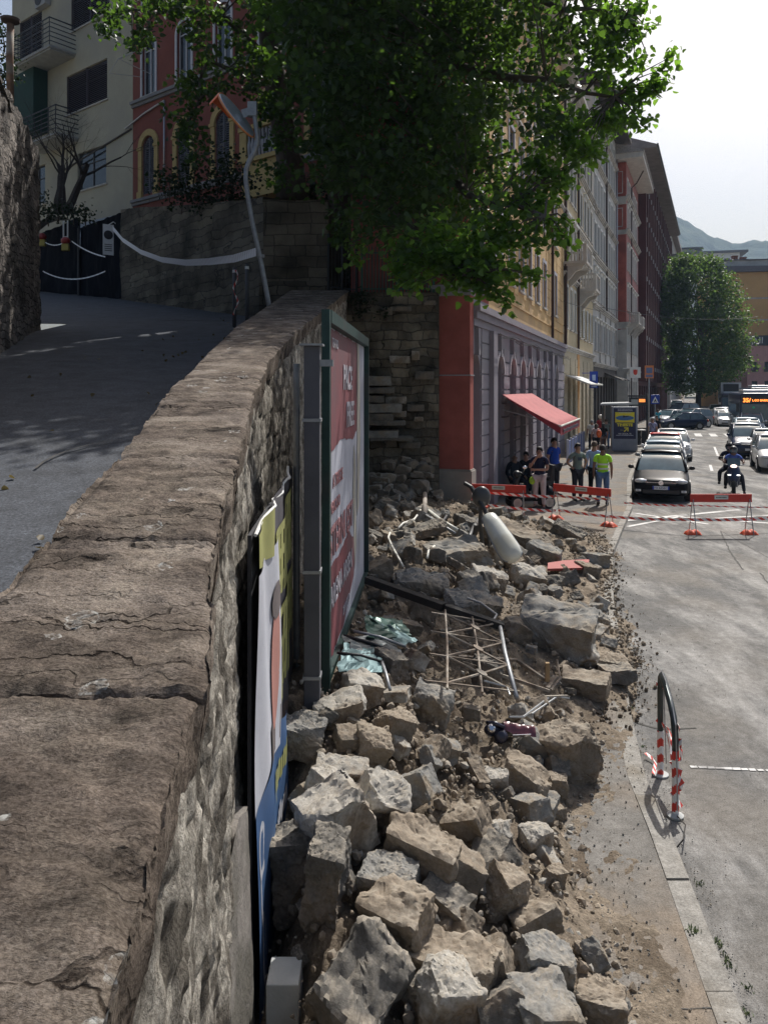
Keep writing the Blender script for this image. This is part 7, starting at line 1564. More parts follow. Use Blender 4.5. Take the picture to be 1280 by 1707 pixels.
mb = MB(); mb.tube([f0, f1], .05, 6); mb.tube([w0, f0], .03, 5); mb.tube([w1, f1], .03, 5); mb.build('frame', lampw, a2)
bf = empty('blue_hoarding', 'row of blue boards with pale posts along the wall behind the standing men', 'hoarding')
mb = MB(); mp_ = MB()
for k in range(6):
    p = wA(36.5 + 1.35 * k, .9, .1); q = wA(36.5 + 1.35 * (k + 1) - .2, .9, .1); p.z = q.z = .65; mb.bar(p, q, .04, 1.0); r = wA(36.4 + 1.35 * k, .9, .1); mp_.bx((r.x - .05, r.y - .05, .1), (r.x + .05, r.y + .05, 1.25))
mb.build('board', flat('board_blue', (.06, .09, .22), .6), bf); mp_.build('post', flat('post_lilac', (.42, .42, .5), .6), bf)
bo_ = flat('bollard_grey', (.4, .4, .42), .6)
for k in range(5):
    r = wB(45 + 2.6 * k, .75, .1); mb = MB(); mb.lathe([(.09, 0), (.08, .1), (.06, .12), (.06, .95), (.09, 1.0), (.03, 1.08)], (0, 0, 0), 10); o = mb.build('bollard', bo_, None, smooth=True, ang=40, loc=r); tag(o, ['first', 'second', 'third', 'fourth', 'fifth'][k] + ' pale bollard along the cream house counted from the blue boards', 'bollard', 'bollards along the house fronts')
# poster column
ac = empty('advertising_column', 'grey advertising column with a dark blue and yellow TRIESTE poster', 'advertising column', G(1040, 753, .1), -.08)
navy = flat('poster_navy', (.018, .018, .06), .5); yl = flat('poster_bright_yellow', (.70, .60, .03), .6)
mb = MB(); mb.bx((-.70, -.1, .06), (.70, .14, 2.5)); mb.bx((-.62, -.05, 0), (.62, .1, .055)); mb.build('body', mat('column_grey', (.23, .25, .29), .45, .1, 3), ac, bevel=.02)
mb = MB(); mb.bx((-.60, -.115, .72), (.60, -.1025, 2.42)); mb.build('poster', navy, ac)
mb = MB(); mb.bx((-.52, -.122, 1.63), (.52, -.117, 2.2)); mb.build('poster_panel', yl, ac)
mb = MB(); mb.lathe([(.4, 0), (.5, .0), (.5, .004), (.4, .004)], (0, -.1235, 1.88), 28, (R(90), 0, 0)); o = mb.build('poster_ring', flat('ring_blue', (.05, .14, .3), .5), ac); 
for v in o.data.vertices: v.co.z = 1.88 + (v.co.z - 1.88) * .27
mb = MB(); mb.lathe([(.395, 0), (.395, .003)], (0, -.1235, 1.88), 28, (R(90), 0, 0)); o = mb.build('poster_pool', flat('ring_teal', (.12, .28, .25), .5), ac)
for v in o.data.vertices: v.co.z = 1.88 + (v.co.z - 1.88) * .22
mb = MB(); mb.box((.05, -.128, 1.95), (.3, .003, .05), (0, R(-12), 0)); mb.box((-.05, -.129, 1.98), (.1, .003, .07), (0, R(20), 0)); mb.build('poster_swimmer', blackm, ac)
T_ = lambda x, z: plane_mtx((x, -.122, z), (1, 0, 0), (0, 0, 1))
text('poster_text', 'TRIESTE', .21, yl, ac, T_(0, 1.49), sx=1.15, bold=.012); text('poster_text', 'VIA GIULIA, 75', .11, whitem, ac, T_(0, 1.0), sx=1.0)
mb = MB(); mb.prism([(-.06, 1.14), (-.02, 1.10), (.14, 1.26), (.14, 1.14), (.2, 1.14), (.2, 1.36), (-.03, 1.36), (-.03, 1.30), (.10, 1.30)], lambda a, c, d: (a, -.124 + d, c), .004); mb.bx((-.25, -.124, 1.2), (-.06, -.12, 1.21)); mb.build('poster_arrow', yl, ac)
mb = MB()
rl = random.Random(2)
for z, wd in ((2.35, .95), (2.27, .95), (.9, 1.15), (2.15, .8)):
    x = -wd / 2 * .8
    while x < wd / 2 * .8: l = rl.uniform(.02, .07); mb.bx((x, -.1225 if z != 2.15 else -.1265, z), (x + l, -.119 if z != 2.15 else -.1225, z + .035)); x += l + .02
mb.build('poster_small_print', flat('print_pale', (.5, .5, .55), .6), ac)
# bus shelter
bs = empty('bus_shelter', 'light roofed bus shelter behind the advertising column', 'bus shelter', G(1040, 750, .1))
mb = MB(); mb.box((.1, 1.9, 2.62), (1.7, 4.0, .1), (0, -.03, -.3)); mb.build('roof', mat('shelter_roof', (.42, .43, .44), .4, .2, 4), bs); mb = MB()
for x, y in ((-.65, .3), (-.1, 3.6), (1.3, 3.2)): mb.tube([(x, y, 0), (x, y, 2.6)], .04, 8)
mb.build('post', steel, bs); mb = MB(); mb.box((.45, 3.5, 1.4), (1.5, .02, 1.9), (0, 0, -.3)); mb.build('glass_panel', flat('shelter_glass', (.1, .12, .13), .1), bs)
def sign_post(name, label, base, h, r, m, cat='sign'):
    t = empty(name, label, cat, base); mb = MB(); mb.tube([(0, 0, 0), (0, 0, h)], r, 8); mb.build('pole', m, t, smooth=True); return t
dkp = flat('pole_black', (.015, .015, .018), .5)
t = sign_post('bus_stop_display', 'black bus stop pole with an orange lit arrival display beside the advertising column', G(1078, 748, .1), 3.25, .06, dkp, 'bus stop')
mb = MB(); mb.bx((-1.05, -.08, 2.5), (-.065, .08, 3.0)); mb.bx((-1.1, -.05, 3.03), (-.065, .05, 3.12)); mb.build('display_case', blackm, t); mb = MB(); mb.bx((-.5, -.087, 2.72), (-.14, -.083, 2.9)); mb.build('lit_display', flat('led_orange', (.9, .25, .05), .5, emis=(1, .3, .06), estr=.9), t)
mb = MB(); mb.bx((-.95, -.087, 2.58), (-.55, -.083, 2.88)); mb.build('printed_panel', flat('printed_grey', (.35, .36, .34), .5), t)
t = sign_post('crossing_sign', 'blue square pedestrian crossing sign with a white triangle on a thin pole', G(1091, 742, .1), 3.0, .03, galv)
mb = MB(); mb.bx((-.27, -.05, 2.55), (.27, -.034, 3.13)); mb.build('panel', flat('sign_blue', (.01, .04, .30), .4), t, bevel=.01); mb = MB(); mb.prism([(-.2, 2.63), (.2, 2.63), (0, 3.02)], lambda a, c, d: (a, -.057 + d, c), .004); mb.build('triangle', whitem, t)
mb = MB(); mb.prism([(-.09, 2.66), (-.03, 2.66), (0, 2.76), (.04, 2.66), (.09, 2.66), (.04, 2.82), (0, 2.88), (-.04, 2.8)], lambda a, c, d: (a, -.061 + d, c), .003); mb.build('walking_figure', blackm, t)
t = sign_post('orange_notice_sign', 'square orange and blue notice board on a grey pole above the bus stop', G(1081, 730, .1), 5.1, .05, galv)
mb = MB(); mb.bx((-.32, -.07, 4.25), (.32, -.052, 5.15)); mb.build('panel', flat('sign_orange', (.60, .20, .06), .5), t); mb = MB(); mb.bx((-.25, -.075, 4.32), (.25, -.0715, 4.5)); mb.bx((-.22, -.075, 4.6), (.22, -.0715, 5.0)); mb.build('panel_marks', flat('sign_slate', (.12, .16, .3), .5), t)
t = empty('hanging_shop_sign', 'white square shop sign with a red figure hanging from the red and white house', 'sign', wB(70, 1.6, 4.6) + Vector((.6, -8.8, 0)))
t.location = P(1058, 621, 61); mb = MB(); mb.bx((-.42, -.06, -.42), (.42, .06, .42)); mb.bx((-.95, -.02, .3), (-.421, .02, .36)); mb.build('panel', whitem, t); mb = MB(); mb.sphere((0, -.07, .02), (.16, .01, .22), 12, 8); mb.box((-.13, -.075, .1), (.06, .01, .25)); mb.box((.13, -.075, .12), (.06, .01, .22)); mb.build('red_figure', flat('sign_red', (.6, .05, .03), .5), t)
t = empty('blue_bus_sign', 'upright blue pharmacy style sign with white marks fixed to the cream house', 'sign', P(989, 633, 47)); mb = MB(); mb.bx((-.24, -.05, -.5), (.24, .05, .5)); mb.bx((-.7, -.015, .38), (-.241, .015, .42)); mb.build('panel', MATS['sign_blue'], t)
mb = MB(); mb.bx((-.1, -.056, -.05), (.1, -.051, .3)); mb.bx((-.16, -.056, -.32), (.16, -.051, -.26)); mb.bx((-.16, -.056, -.44), (.16, -.051, -.38)); mb.build('marks', flat('mark_lightblue', (.35, .45, .65), .5), t)
t = empty('litter_bin', 'dark slatted litter bin between the advertising column and the bus stop pole', 'litter bin', G(1068, 744, .1)); mb = MB()
for k in range(12): a_ = k * math.pi / 6; mb.bar((.27 * math.cos(a_), .27 * math.sin(a_), .12), (.27 * math.cos(a_), .27 * math.sin(a_), .95), .1, .02)
mb.lathe([(.28, .08), (.28, .14)], (0, 0, 0), 14); mb.build('basket', blackm, t); mb = MB(); mb.lathe([(.3, .95), (.32, 1.0), (.1, 1.05)], (0, 0, 0), 14); mb.build('lid', blackm, t, smooth=True, ang=40)
mb = MB(); a_, b_ = P(1000, 512, 52), P(1262, 528, 75); mb.tube(sagp(a_, b_, .5, 20), .02, 4); mb.tube(sagp(P(860, 470, 35), P(1010, 520, 52), .2, 10), .015, 4); thing_mesh('overhead_wire', mb, blackm, 'thin overhead wire strung across the street in front of the far tree', 'wire')

# ------------------------------------------------------------------ vehicles
tyre = mat('tyre', (.02, .02, .021), .85, .2, 10); rimm = flat('alloy', (.42, .43, .45), .3, .8); carglass = mat('car_glass', (.08, .125, .145), .04, .3, 1.5, spec=.9); trimb = flat('trim_black', (.018, .018, .02), .45)
headl = flat('headlight', (.55, .57, .6), .08, .3); paint = {}
def pnt(name, c): return mat('paint_' + name, c, .3, .04, 2, spec=.35, coat=.25)
def car(label, loc, rz, L_=4.1, W=1.75, H=1.46, p=None, kind='hatch', detail=False, z=0., light=False, bonnet=None, roofm=None, group='cars in the street'):
    t = empty('parked_car' if 'parked' in label else 'car', label, 'car', (loc[0], loc[1], z), rz, group); hw = W / 2; k = H / 1.46; y = lambda f: f * L_
    van = kind == 'van'
    belt = .93 * k; hood = .80 * k
    St = [(-.5, .30, .50, .70), (-.49, .22, .62, .86), (-.465, .19, .70, .95), (-.40, .18, .76 * k, .985), (-.30, .18, .84 * k, 1), (-.215 if not van else -.36, .18, belt, 1), (0, .18, belt + .01, 1), (.25, .18, belt + .03, 1), (.42, .2, belt + .03, .97), (.48, .24, belt - .02, .92), (.5, .32, .75, .82)]
    if van: St = [s for s in St if not (-.36 < s[0] < -.22)]; St.sort()
    vs = []; n = 14
    for (f, zl, zh, w_) in St:
        zm = lerp(zl, zh, .55); w_ *= hw
        ring = [(0, zl), (w_ * .8, zl), (w_ * .95, zl + .05), (w_, lerp(zl, zh, .3)), (w_, zm), (w_ * .985, lerp(zl, zh, .8)), (w_ * .93, zh - .02), (w_ * .6, zh + .015), (0, zh + .025)]
        full = ring + [(-a, b) for a, b in ring[-2:0:-1]]
        bow = .06 * L_ / 4
        vs += [(a, y(f) + (bow * (abs(a) / hw) ** 2 * (2.2 if f < 0 else -1.4) if abs(f) > .44 else 0), b) for a, b in full]
    m_ = 16; fs = [(i * m_ + j, i * m_ + (j + 1) % m_, (i + 1) * m_ + (j + 1) % m_, (i + 1) * m_ + j) for i in range(len(St) - 1) for j in range(m_)] + [tuple(range(m_)), tuple((len(St) - 1) * m_ + j for j in range(m_))]
    mb = MB(); mb.add(vs, fs); o = mb.build('body', p, t, smooth=True); s = o.modifiers.new('sub', 'SUBSURF'); s.levels = s.render_levels = 1
    # cabin: glass lower, painted roof
    yc = -.22 if not van else -.37; yr = .46 if kind != 'sedan' else .36; ys_, yt = (-.04, .33 if kind != 'sedan' else .2) if not van else (-.22, .42)
    if kind == 'van': yr = .485
    if kind == 'estate': yt = .40; yr = .48
    G_ = [(yc, belt - .03, .90), (lerp(yc, ys_, .55), lerp(belt, H, .55), .81), (ys_, H - .05, .72), (lerp(ys_, yt, .5), H - .02, .72), (yt, H - .06, .70), (lerp(yt, yr, .5), lerp(H, belt, .45), .76), (yr, belt - .03, .84)]
    def rib(zz_scale, inset=0., top=1.):
        vs = []
        for (f, zt, w_) in G_:
            w_ = w_ * hw - inset; b0 = belt - .05; z1 = b0 + (zt - b0) * top; wb = .92 * hw - inset
            wt = lerp(wb, w_, (z1 - b0) / max(.01, H - b0) * 1.0)
            vs += [(wb, y(f), b0), (wt, y(f), max(b0 + .001, z1 - .02)), (wt * .86, y(f), z1 + .002), (0, y(f), z1 + .015), (-wt * .86, y(f), z1 + .002), (-wt, y(f), max(b0 + .001, z1 - .02)), (-wb, y(f), b0)]
        return vs
    vs = rib(1); fs = [(i * 7 + j, i * 7 + j + 1, (i + 1) * 7 + j + 1, (i + 1) * 7 + j) for i in range(6) for j in range(6)]
    mb = MB(); mb.add(vs, fs); mb.build('windows', carglass, t, smooth=True, ang=35)
    mb = MB(); ro = [(f, zt + .012, w_) for f, zt, w_ in G_[2:5]]; vs = []
    for (f, zt, w_) in ro: w_ *= hw; vs += [(w_ + .012, y(f), zt - .05), (w_ * .97, y(f), zt - .005), (w_ * .8, y(f), zt + .012), (0, y(f), zt + .03), (-w_ * .8, y(f), zt + .012), (-w_ * .97, y(f), zt - .005), (-w_ - .012, y(f), zt - .05)]
    mb.add(vs, [(i * 7 + j, i * 7 + j + 1, (i + 1) * 7 + j + 1, (i + 1) * 7 + j) for i in range(2) for j in range(6)]); o = mb.build('roof', roofm or p, t, smooth=True); s = o.modifiers.new('thick', 'SOLIDIFY'); s.thickness = .025; s.offset = 1
    mb = MB()
    for s in (-1, 1):
        def q(i, e=.012): f, zt, w_ = G_[i]; return Vector((s * (w_ * hw * (1 if zt > belt else 1.0) + e), y(f), max(zt, belt - .04) + .0))
        mb.tube([Vector((s * .90 * hw, y(yc) - .02, belt - .03)), Vector((s * (.80 * hw + .0), y(G_[1][0]), G_[1][1] - .01)), q(2)], .035, 6)
        mb.tube([Vector((s * .90 * hw, y(yr) + .0, belt - .03)), Vector((s * .78 * hw, y(G_[5][0]), G_[5][1] - .01)), q(4)], .05, 6)
        mb.tube([Vector((s * .93 * hw, y(.1), belt - .02)), Vector((s * .74 * hw, y(.12), H - .06))], .03, 6)
    mb.build('pillar', p, t, smooth=True)
    wr = .31 * (k if k < 1.2 else 1.15)
    for f in (-.31, .30):
        for s in (-1, 1):
            mb = MB(); mb.lathe([(.0, .0), (wr * .9, 0), (wr, .03), (wr, .17), (wr * .9, .2), (wr * .62, .2), (wr * .6, .17), (0, .165)], (s * (hw - .175), y(f), wr), 20, (0, R(90) * s, 0)); w_ = mb.build('wheel', tyre, t, smooth=True, ang=40)
            mb = MB(); mb.lathe([(wr * .2, .165), (wr * .2, .19), (wr * .05, .195)], (s * (hw - .175), y(f), wr), 12, (0, R(90) * s, 0))
            for j in range(6):
                a_ = j * math.pi / 3; mb.bar((s * (hw + .008), y(f) + .03 * math.cos(a_), wr + .03 * math.sin(a_)), (s * (hw + .008), y(f) + wr * .62 * math.cos(a_), wr + wr * .62 * math.sin(a_)), .05, .012, (1, 0, 0))
            mb.lathe([(wr * .6, .175), (wr * .68, .2), (wr * .6, .2)], (s * (hw - .175), y(f), wr), 20, (0, R(90) * s, 0)); mb.build('rim', rimm, w_, smooth=True, ang=40)
    mb = MB()
    for f in (-.31, .30):
        for s in (-1, 1): mb.lathe([(wr * 1.16, 0), (wr * 1.16, .02), (wr * .3, .021)], (s * (hw - .015), y(f), wr + .02), 22, (0, R(90) * s, 0))
    mb.build('wheel_arch', trimb, t)
    for s in (-1, 1):
        mb = MB(); mb.sphere((s * (hw + .08), y(yc) + .25, belt + .06), (.1, .06, .07), 10, 6); mb.bar((s * (hw - .06), y(yc) + .25, belt), (s * (hw + .05), y(yc) + .25, belt + .03), .04, .03); mb.build('mirror', trimb if detail else p, t, smooth=True)
        mb = MB(); mb.sphere((s * hw * .70, y(-.462), .66 * k), (.19, .12, .075), 12, 8); mb.build('headlight', headl, t, smooth=True)
        mb = MB(); mb.box((s * hw * .80, y(.488), .78 * k), (.2, .1, .22), (0, 0, 0)); mb.build('tail_light', flat('tail_red', (.45, .01, .01), .2), t, bevel=.02)
    mb = MB(); mb.box((0, y(-.4985), .60 * k), (hw * 1.0, .05, .07)); mb.box((0, y(-.502), .34), (hw * 1.25, .06, .12)); mb.build('grille', trimb, t, bevel=.01)
    mb = MB(); mb.box((0, y(-.513), .47), (.5, .012, .11)); pl = mb.build('number_plate', flat('plate_white', (.7, .72, .75), .5), t)
    if detail:
        text('plate_text', 'FA 645EC', .095, flat('plate_ink', (.03, .04, .12), .5), pl, plane_mtx((0.0, y(-.513) - .008, .468), (1, 0, 0), (0, 0, 1)), ext=.001); mb = MB(); mb.bx((-.25, y(-.513) - .0075, .416), (-.205, y(-.513) - .0065, .524)); mb.bx((.205, y(-.513) - .0075, .416), (.25, y(-.513) - .0065, .524)); mb.build('plate_band', flat('plate_blue', (.01, .05, .4), .5), pl)
        mb = MB(); mb.lathe([(.062, 0), (.075, .0), (.075, .015), (.062, .015)], (0, y(-.5) - .03, .625), 24, (R(90), 0, 0)); bdg = mb.build('badge', MATS['chrome'], t); mb = MB(); yy = y(-.5) - .045
        mb.lathe([(.062, -.006), (.062, 0)], (0, y(-.5) - .03, .625), 24, (R(90), 0, 0)); mb.build('badge_field', flat('badge_blue', (.02, .05, .3), .4), bdg); mb = MB()
        for a_, b_ in (((-.03, .055), (0, .008)), ((.03, .055), (0, .008)), ((-.05, .03), (-.025, -.045)), ((-.025, -.045), (0, .0)), ((0, 0), (.025, -.045)), ((.025, -.045), (.05, .03))): mb.bar((a_[0], yy, .625 + a_[1]), (b_[0], yy, .625 + b_[1]), .012, .006, (0, 1, 0))
        mb.build('badge_letters', MATS['chrome'], bdg)
        mb = MB(); mb.box((0, y(-.499) - .02, .635), (hw * 1.1, .02, .012)); mb.build('chrome_strip', MATS['chrome'], t)
        for s in (-1, 1): mb = MB(); mb.box((s * hw * .78, y(-.478), .36), (.16, .06, .07)); mb.sphere((s * hw * .78, y(-.485) - .0, .36), (.04, .03, .03), 8, 6); mb.build('fog_light', headl, t)
        mb = MB(); mb.box((0, y(-.19), belt + .05), (hw * 1.2, .02, .03)); mb.build('wiper', trimb, t)
    if bonnet: mb = MB(); mb.grid(8, 6, lambda u, v: (hw * .82 * (2 * u - 1), y(lerp(-.44, -.22, v)), lerp(.75, .955, v) * k + .022 - .03 * abs(2 * u - 1) ** 3)); mb.build('bonnet', bonnet, t, smooth=True)
    if light:
        for s in (-1, 1): mb = MB(); mb.sphere((s * hw * .66, y(-.485), .70 * k), (.13, .06, .04), 10, 6); mb.build('lit_lamp', flat('lamp_glow', (.9, .4, .15), .4, emis=(1, .45, .15), estr=1.2), t)
    return t
st_a = -math.atan2(.36, 1)     # cars facing back down the street
bk, sv, wt, db = mat('paint_black', (.005, .006, .009), .28, .04, 2, spec=.12), pnt('silver', (.50, .51, .52)), pnt('white', (.70, .70, .70)), pnt('dark_blue', (.02, .03, .07)); gy = pnt('grey', (.20, .21, .22)); lb_ = pnt('light_blue', (.35, .45, .52)); rd_ = pnt('red', (.5, .03, .03)); bl_ = pnt('blue', (.03, .06, .35))
def at(px, py): g = G(px, py); return g
f_ = Vector((.36, 1, 0)).normalized()
def cp_(px, py, L_): return at(px, py) + f_ * L_ / 2
car('black parked hatchback facing the camera, first in the row behind the barriers', cp_(1101, 838, 4.05), st_a, 4.05, 1.75, 1.46, bk, detail=True)
c0 = cp_(1101, 838, 4.05)
car('dark parked hatchback with a pale blue windscreen right behind the black one', c0 + f_ * 4.9 + Vector((.05, 0, 0)), st_a, 4.1, 1.75, 1.48, gy, roofm=lb_)
car('parked car with a blue bonnet and red and white roof, third in the parked row', c0 + f_ * 9.6 + Vector((.12, 0, 0)), st_a, 4.1, 1.75, 1.55, wt, bonnet=bl_, roofm=rd_)
car('silver parked car at the back of the parked row', c0 + f_ * 14.8 + Vector((.5, 0, 0)), st_a, 4.4, 1.8, 1.50, sv, kind='sedan')
car('dark blue hatchback crossing the street side on, turning out of the side road', G(1143, 716) + Vector((.0, .9, 0)), R(-92), 4.1, 1.72, 1.48, db)
car('dark people carrier waiting behind the crossing hatchback', P(1148, 705, 73) * Vector((1, 1, 0)) if False else Vector((28.4, 72.5, 0)), R(-62), 4.6, 1.85, 1.75, gy, kind='estate')
car('pale estate car half hidden behind the people carrier on the left', Vector((28.2, 77.5, 0)), R(-50), 4.5, 1.8, 1.5, sv, kind='estate')
car('dark pick-up with roof bars farther up on the left', Vector((34.2, 90, 0)), R(-60), 4.9, 1.9, 1.95, db, kind='estate')
car('silver off-road car facing the camera with orange lit lamps beside the bus', cp_(1206, 709, 4.5) * Vector((1, 1, 0)), st_a, 4.5, 1.86, 1.66, sv, kind='estate', light=True)
car('white car up the street between the tree and the off-road car', Vector((40.5, 92.5, 0)), st_a, 4.3, 1.8, 1.45, wt)
car('small white car waiting just left of the bus', Vector((33.0, 75.5, 0)), st_a + .05, 3.8, 1.7, 1.5, wt)
car('pale car behind the small white one left of the bus', Vector((37.0, 84, 0)), st_a, 4.3, 1.78, 1.5, lb_)
car('dark car far up the street under the tree', Vector((38.5, 98, 0)), st_a, 4.3, 1.78, 1.45, gy)
car('white hatchback far up the street left of the van', Vector((44.2, 104, 0)), st_a, 4.2, 1.78, 1.5, wt)
car('pale van-like car farthest up the street on the left', Vector((42.0, 112, 0)), st_a, 4.6, 1.9, 1.95, sv, kind='van')
car('silver car at the right edge, first of the right queue', cp_(1303, 790, 4.2), st_a, 4.2, 1.78, 1.52, sv)
car('dark car squeezed between the silver one and the boxy dark blue one', cp_(1278, 770, 4.1) + Vector((.25, 0, 0)), st_a, 4.1, 1.7, 1.5, gy)
car('boxy dark blue off-road car leading the inner file of the right queue', cp_(1250, 765, 4.0) , st_a, 4.0, 1.72, 1.72, db, kind='estate', roofm=sv)
car('pale car second in the inner file of the right queue', cp_(1250, 745, 4.2), st_a, 4.2, 1.75, 1.70, lb_, kind='estate')
car('white car third in the inner file of the right queue', cp_(1254, 730, 4.2), st_a, 4.2, 1.75, 1.85, wt, kind='van')
car('silver car just in front of the orange lettered bus', cp_(1256, 719, 3.4), st_a, 3.9, 1.78, 2.0, sv, kind='van')
led = flat('led_text', (1, .28, .06), .5, emis=(1, .26, .04), estr=2.2)
def bus(label, loc, p, W=2.5, H=3.15, L_=12, txt=True, name='bus', cat='bus'):
    t = empty(name, label, cat, loc, st_a, None); mb = MB()
    def rr_(mb, x, z0, z1, y0, y1, rad=.22):
        n = 5; prof = []
        for cx, cz, a0 in ((x - rad, z1 - rad, 0), (-x + rad, z1 - rad, 90)):
            for i in range(n + 1): a_ = R(a0 + 90 * i / n); prof.append((cx + rad * math.cos(a_), cz + rad * math.sin(a_)))
        prof += [(-x, z0), (x, z0)]; return mb.prism(prof, lambda a, c, d: (a, y0 + d, c), y1 - y0)
    rr_(mb, W / 2, .35, H, 0, L_); mb.build('body', p, t, bevel=.04)
    mb = MB(); mb.bx((-W / 2 + .12, -.02, 1.0), (W / 2 - .12, -.004, 2.45)); mb.build('windscreen', carglass, t)
    mb = MB(); mb.bx((-W / 2 + .06, -.035, 2.5), (W / 2 - .06, -.004, H - .18)); mb.bx((-W / 2 + .1, -.03, .38), (W / 2 - .1, -.004, .6)); mb.build('front_panel', trimb, t)
    mb = MB()
    for s in (-1, 1): mb.bx((s * (W / 2 + .003), .8, 1.1), (s * (W / 2 + .012), L_ - .4, 2.4))
    mb.build('side_windows', carglass, t)
    for f in (.2, .72):
        for s in (-1, 1): mb = MB(); mb.lathe([(0, 0), (.44, 0), (.48, .05), (.48, .25), (0, .26)], (s * (W / 2 - .24), L_ * f, .48), 18, (0, R(90) * s, 0)); mb.build('wheel', tyre, t, smooth=True, ang=40)
    for s in (-1, 1):
        mb = MB(); mb.sphere((s * (W / 2 - .3), -.01, .75), (.16, .04, .1), 10, 6); mb.build('headlight', headl, t); mb = MB(); mb.tube([(s * (W / 2 - .1), .1, 2.6), (s * (W / 2 + .2), -.25, 2.5)], .025, 5); mb.bx((s * (W / 2 + .1), -.33, 1.9), (s * (W / 2 + .32), -.22, 2.5)); mb.build('mirror', trimb, t)
    mb = MB(); mb.bx((-W / 2 + .3, 1.5, H + .002), (W / 2 - .3, 5, H + .25)); mb.build('roof_unit', wt, t, bevel=.05)
    if txt:
        text('line_number', '35/', .42, led, t, plane_mtx((-.82, -.042, 2.73), (1, 0, 0), (0, 0, 1)), bold=.012); text('destination', 'L.GO BARRIERA', .21, led, t, plane_mtx((.28, -.042, 2.73), (1, 0, 0), (0, 0, 1)), bold=.006); mb = MB(); mb.sphere((-.35, -.03, 2.2), (.1, .01, .08), 8, 6); mb.build('route_disc', flat('green_disc', (.02, .4, .2), .5), t)
    mb = MB(); mb.tube([(-.6, -.03, 1.05), (.1, -.035, 1.3)], .015, 5); mb.build('wiper', trimb, t); return t
b56 = P(1264, 700, 58.0); bus('city bus with orange 35/ display at the right edge behind the queue', (b56.x, 58.0, .0), db, H=3.28)
t = bus('second bus behind the orange lettered one, only its roof and display showing', (P(1272, 700, 76).x, 76, 0.35), db, H=3.35, txt=False); text('destination', 'AUTOBUS', .3, led, t, plane_mtx((-.1, -.042, 3.0), (1, 0, 0), (0, 0, 1)), bold=.01)
t = bus('white box van with a dark cab far up the street left of the bus', (P(1220, 690, 98).x, 98, 0), flat('van_lilac', (.10, .10, .16), .4), W=2.5, H=3.0, L_=7, txt=False, name='box_van', cat='van'); mb = MB(); mb.bx((-1.2, 2.2, 1.0), (1.2, 7.4, 4.4)); mb.build('cargo_box', flat('van_box', (.6, .6, .6), .6), t); mb = MB(); mb.bx((-.9, 2.1, 3.1), (.9, 2.19, 4.2)); mb.build('cooling_unit', trimb, t)

# ------------------------------------------------------------------ people
skin = mat('skin', (.36, .20, .14), .6, .1, 8); skin2 = mat('skin_dark', (.20, .11, .075), .6, .1, 8); hairk = flat('hair_dark', (.02, .016, .014), .7); hairg = flat('hair_grey', (.28, .27, .26), .8); hairb = flat('hair_brown', (.07, .045, .03), .8)
def skinmesh(name, verts, edges, radii, m, parent, lev=1, root=0):
    me = bpy.data.meshes.new(name); me.from_pydata(verts, edges, []); me.materials.append(m); o = inst(name, me, parent)
    md = o.modifiers.new('skin', 'SKIN'); md.use_smooth_shade = True
    if not me.skin_vertices:
        bm = bmesh.new(); bm.from_mesh(me); bm.verts.layers.skin.verify(); bm.to_mesh(me); bm.free()
    for i, r in enumerate(radii):
        me.skin_vertices[0].data[i].radius = (r, r) if not isinstance(r, tuple) else r; me.skin_vertices[0].data[i].use_root = (i == root)
    s = o.modifiers.new('sub', 'SUBSURF'); s.levels = s.render_levels = lev; return o
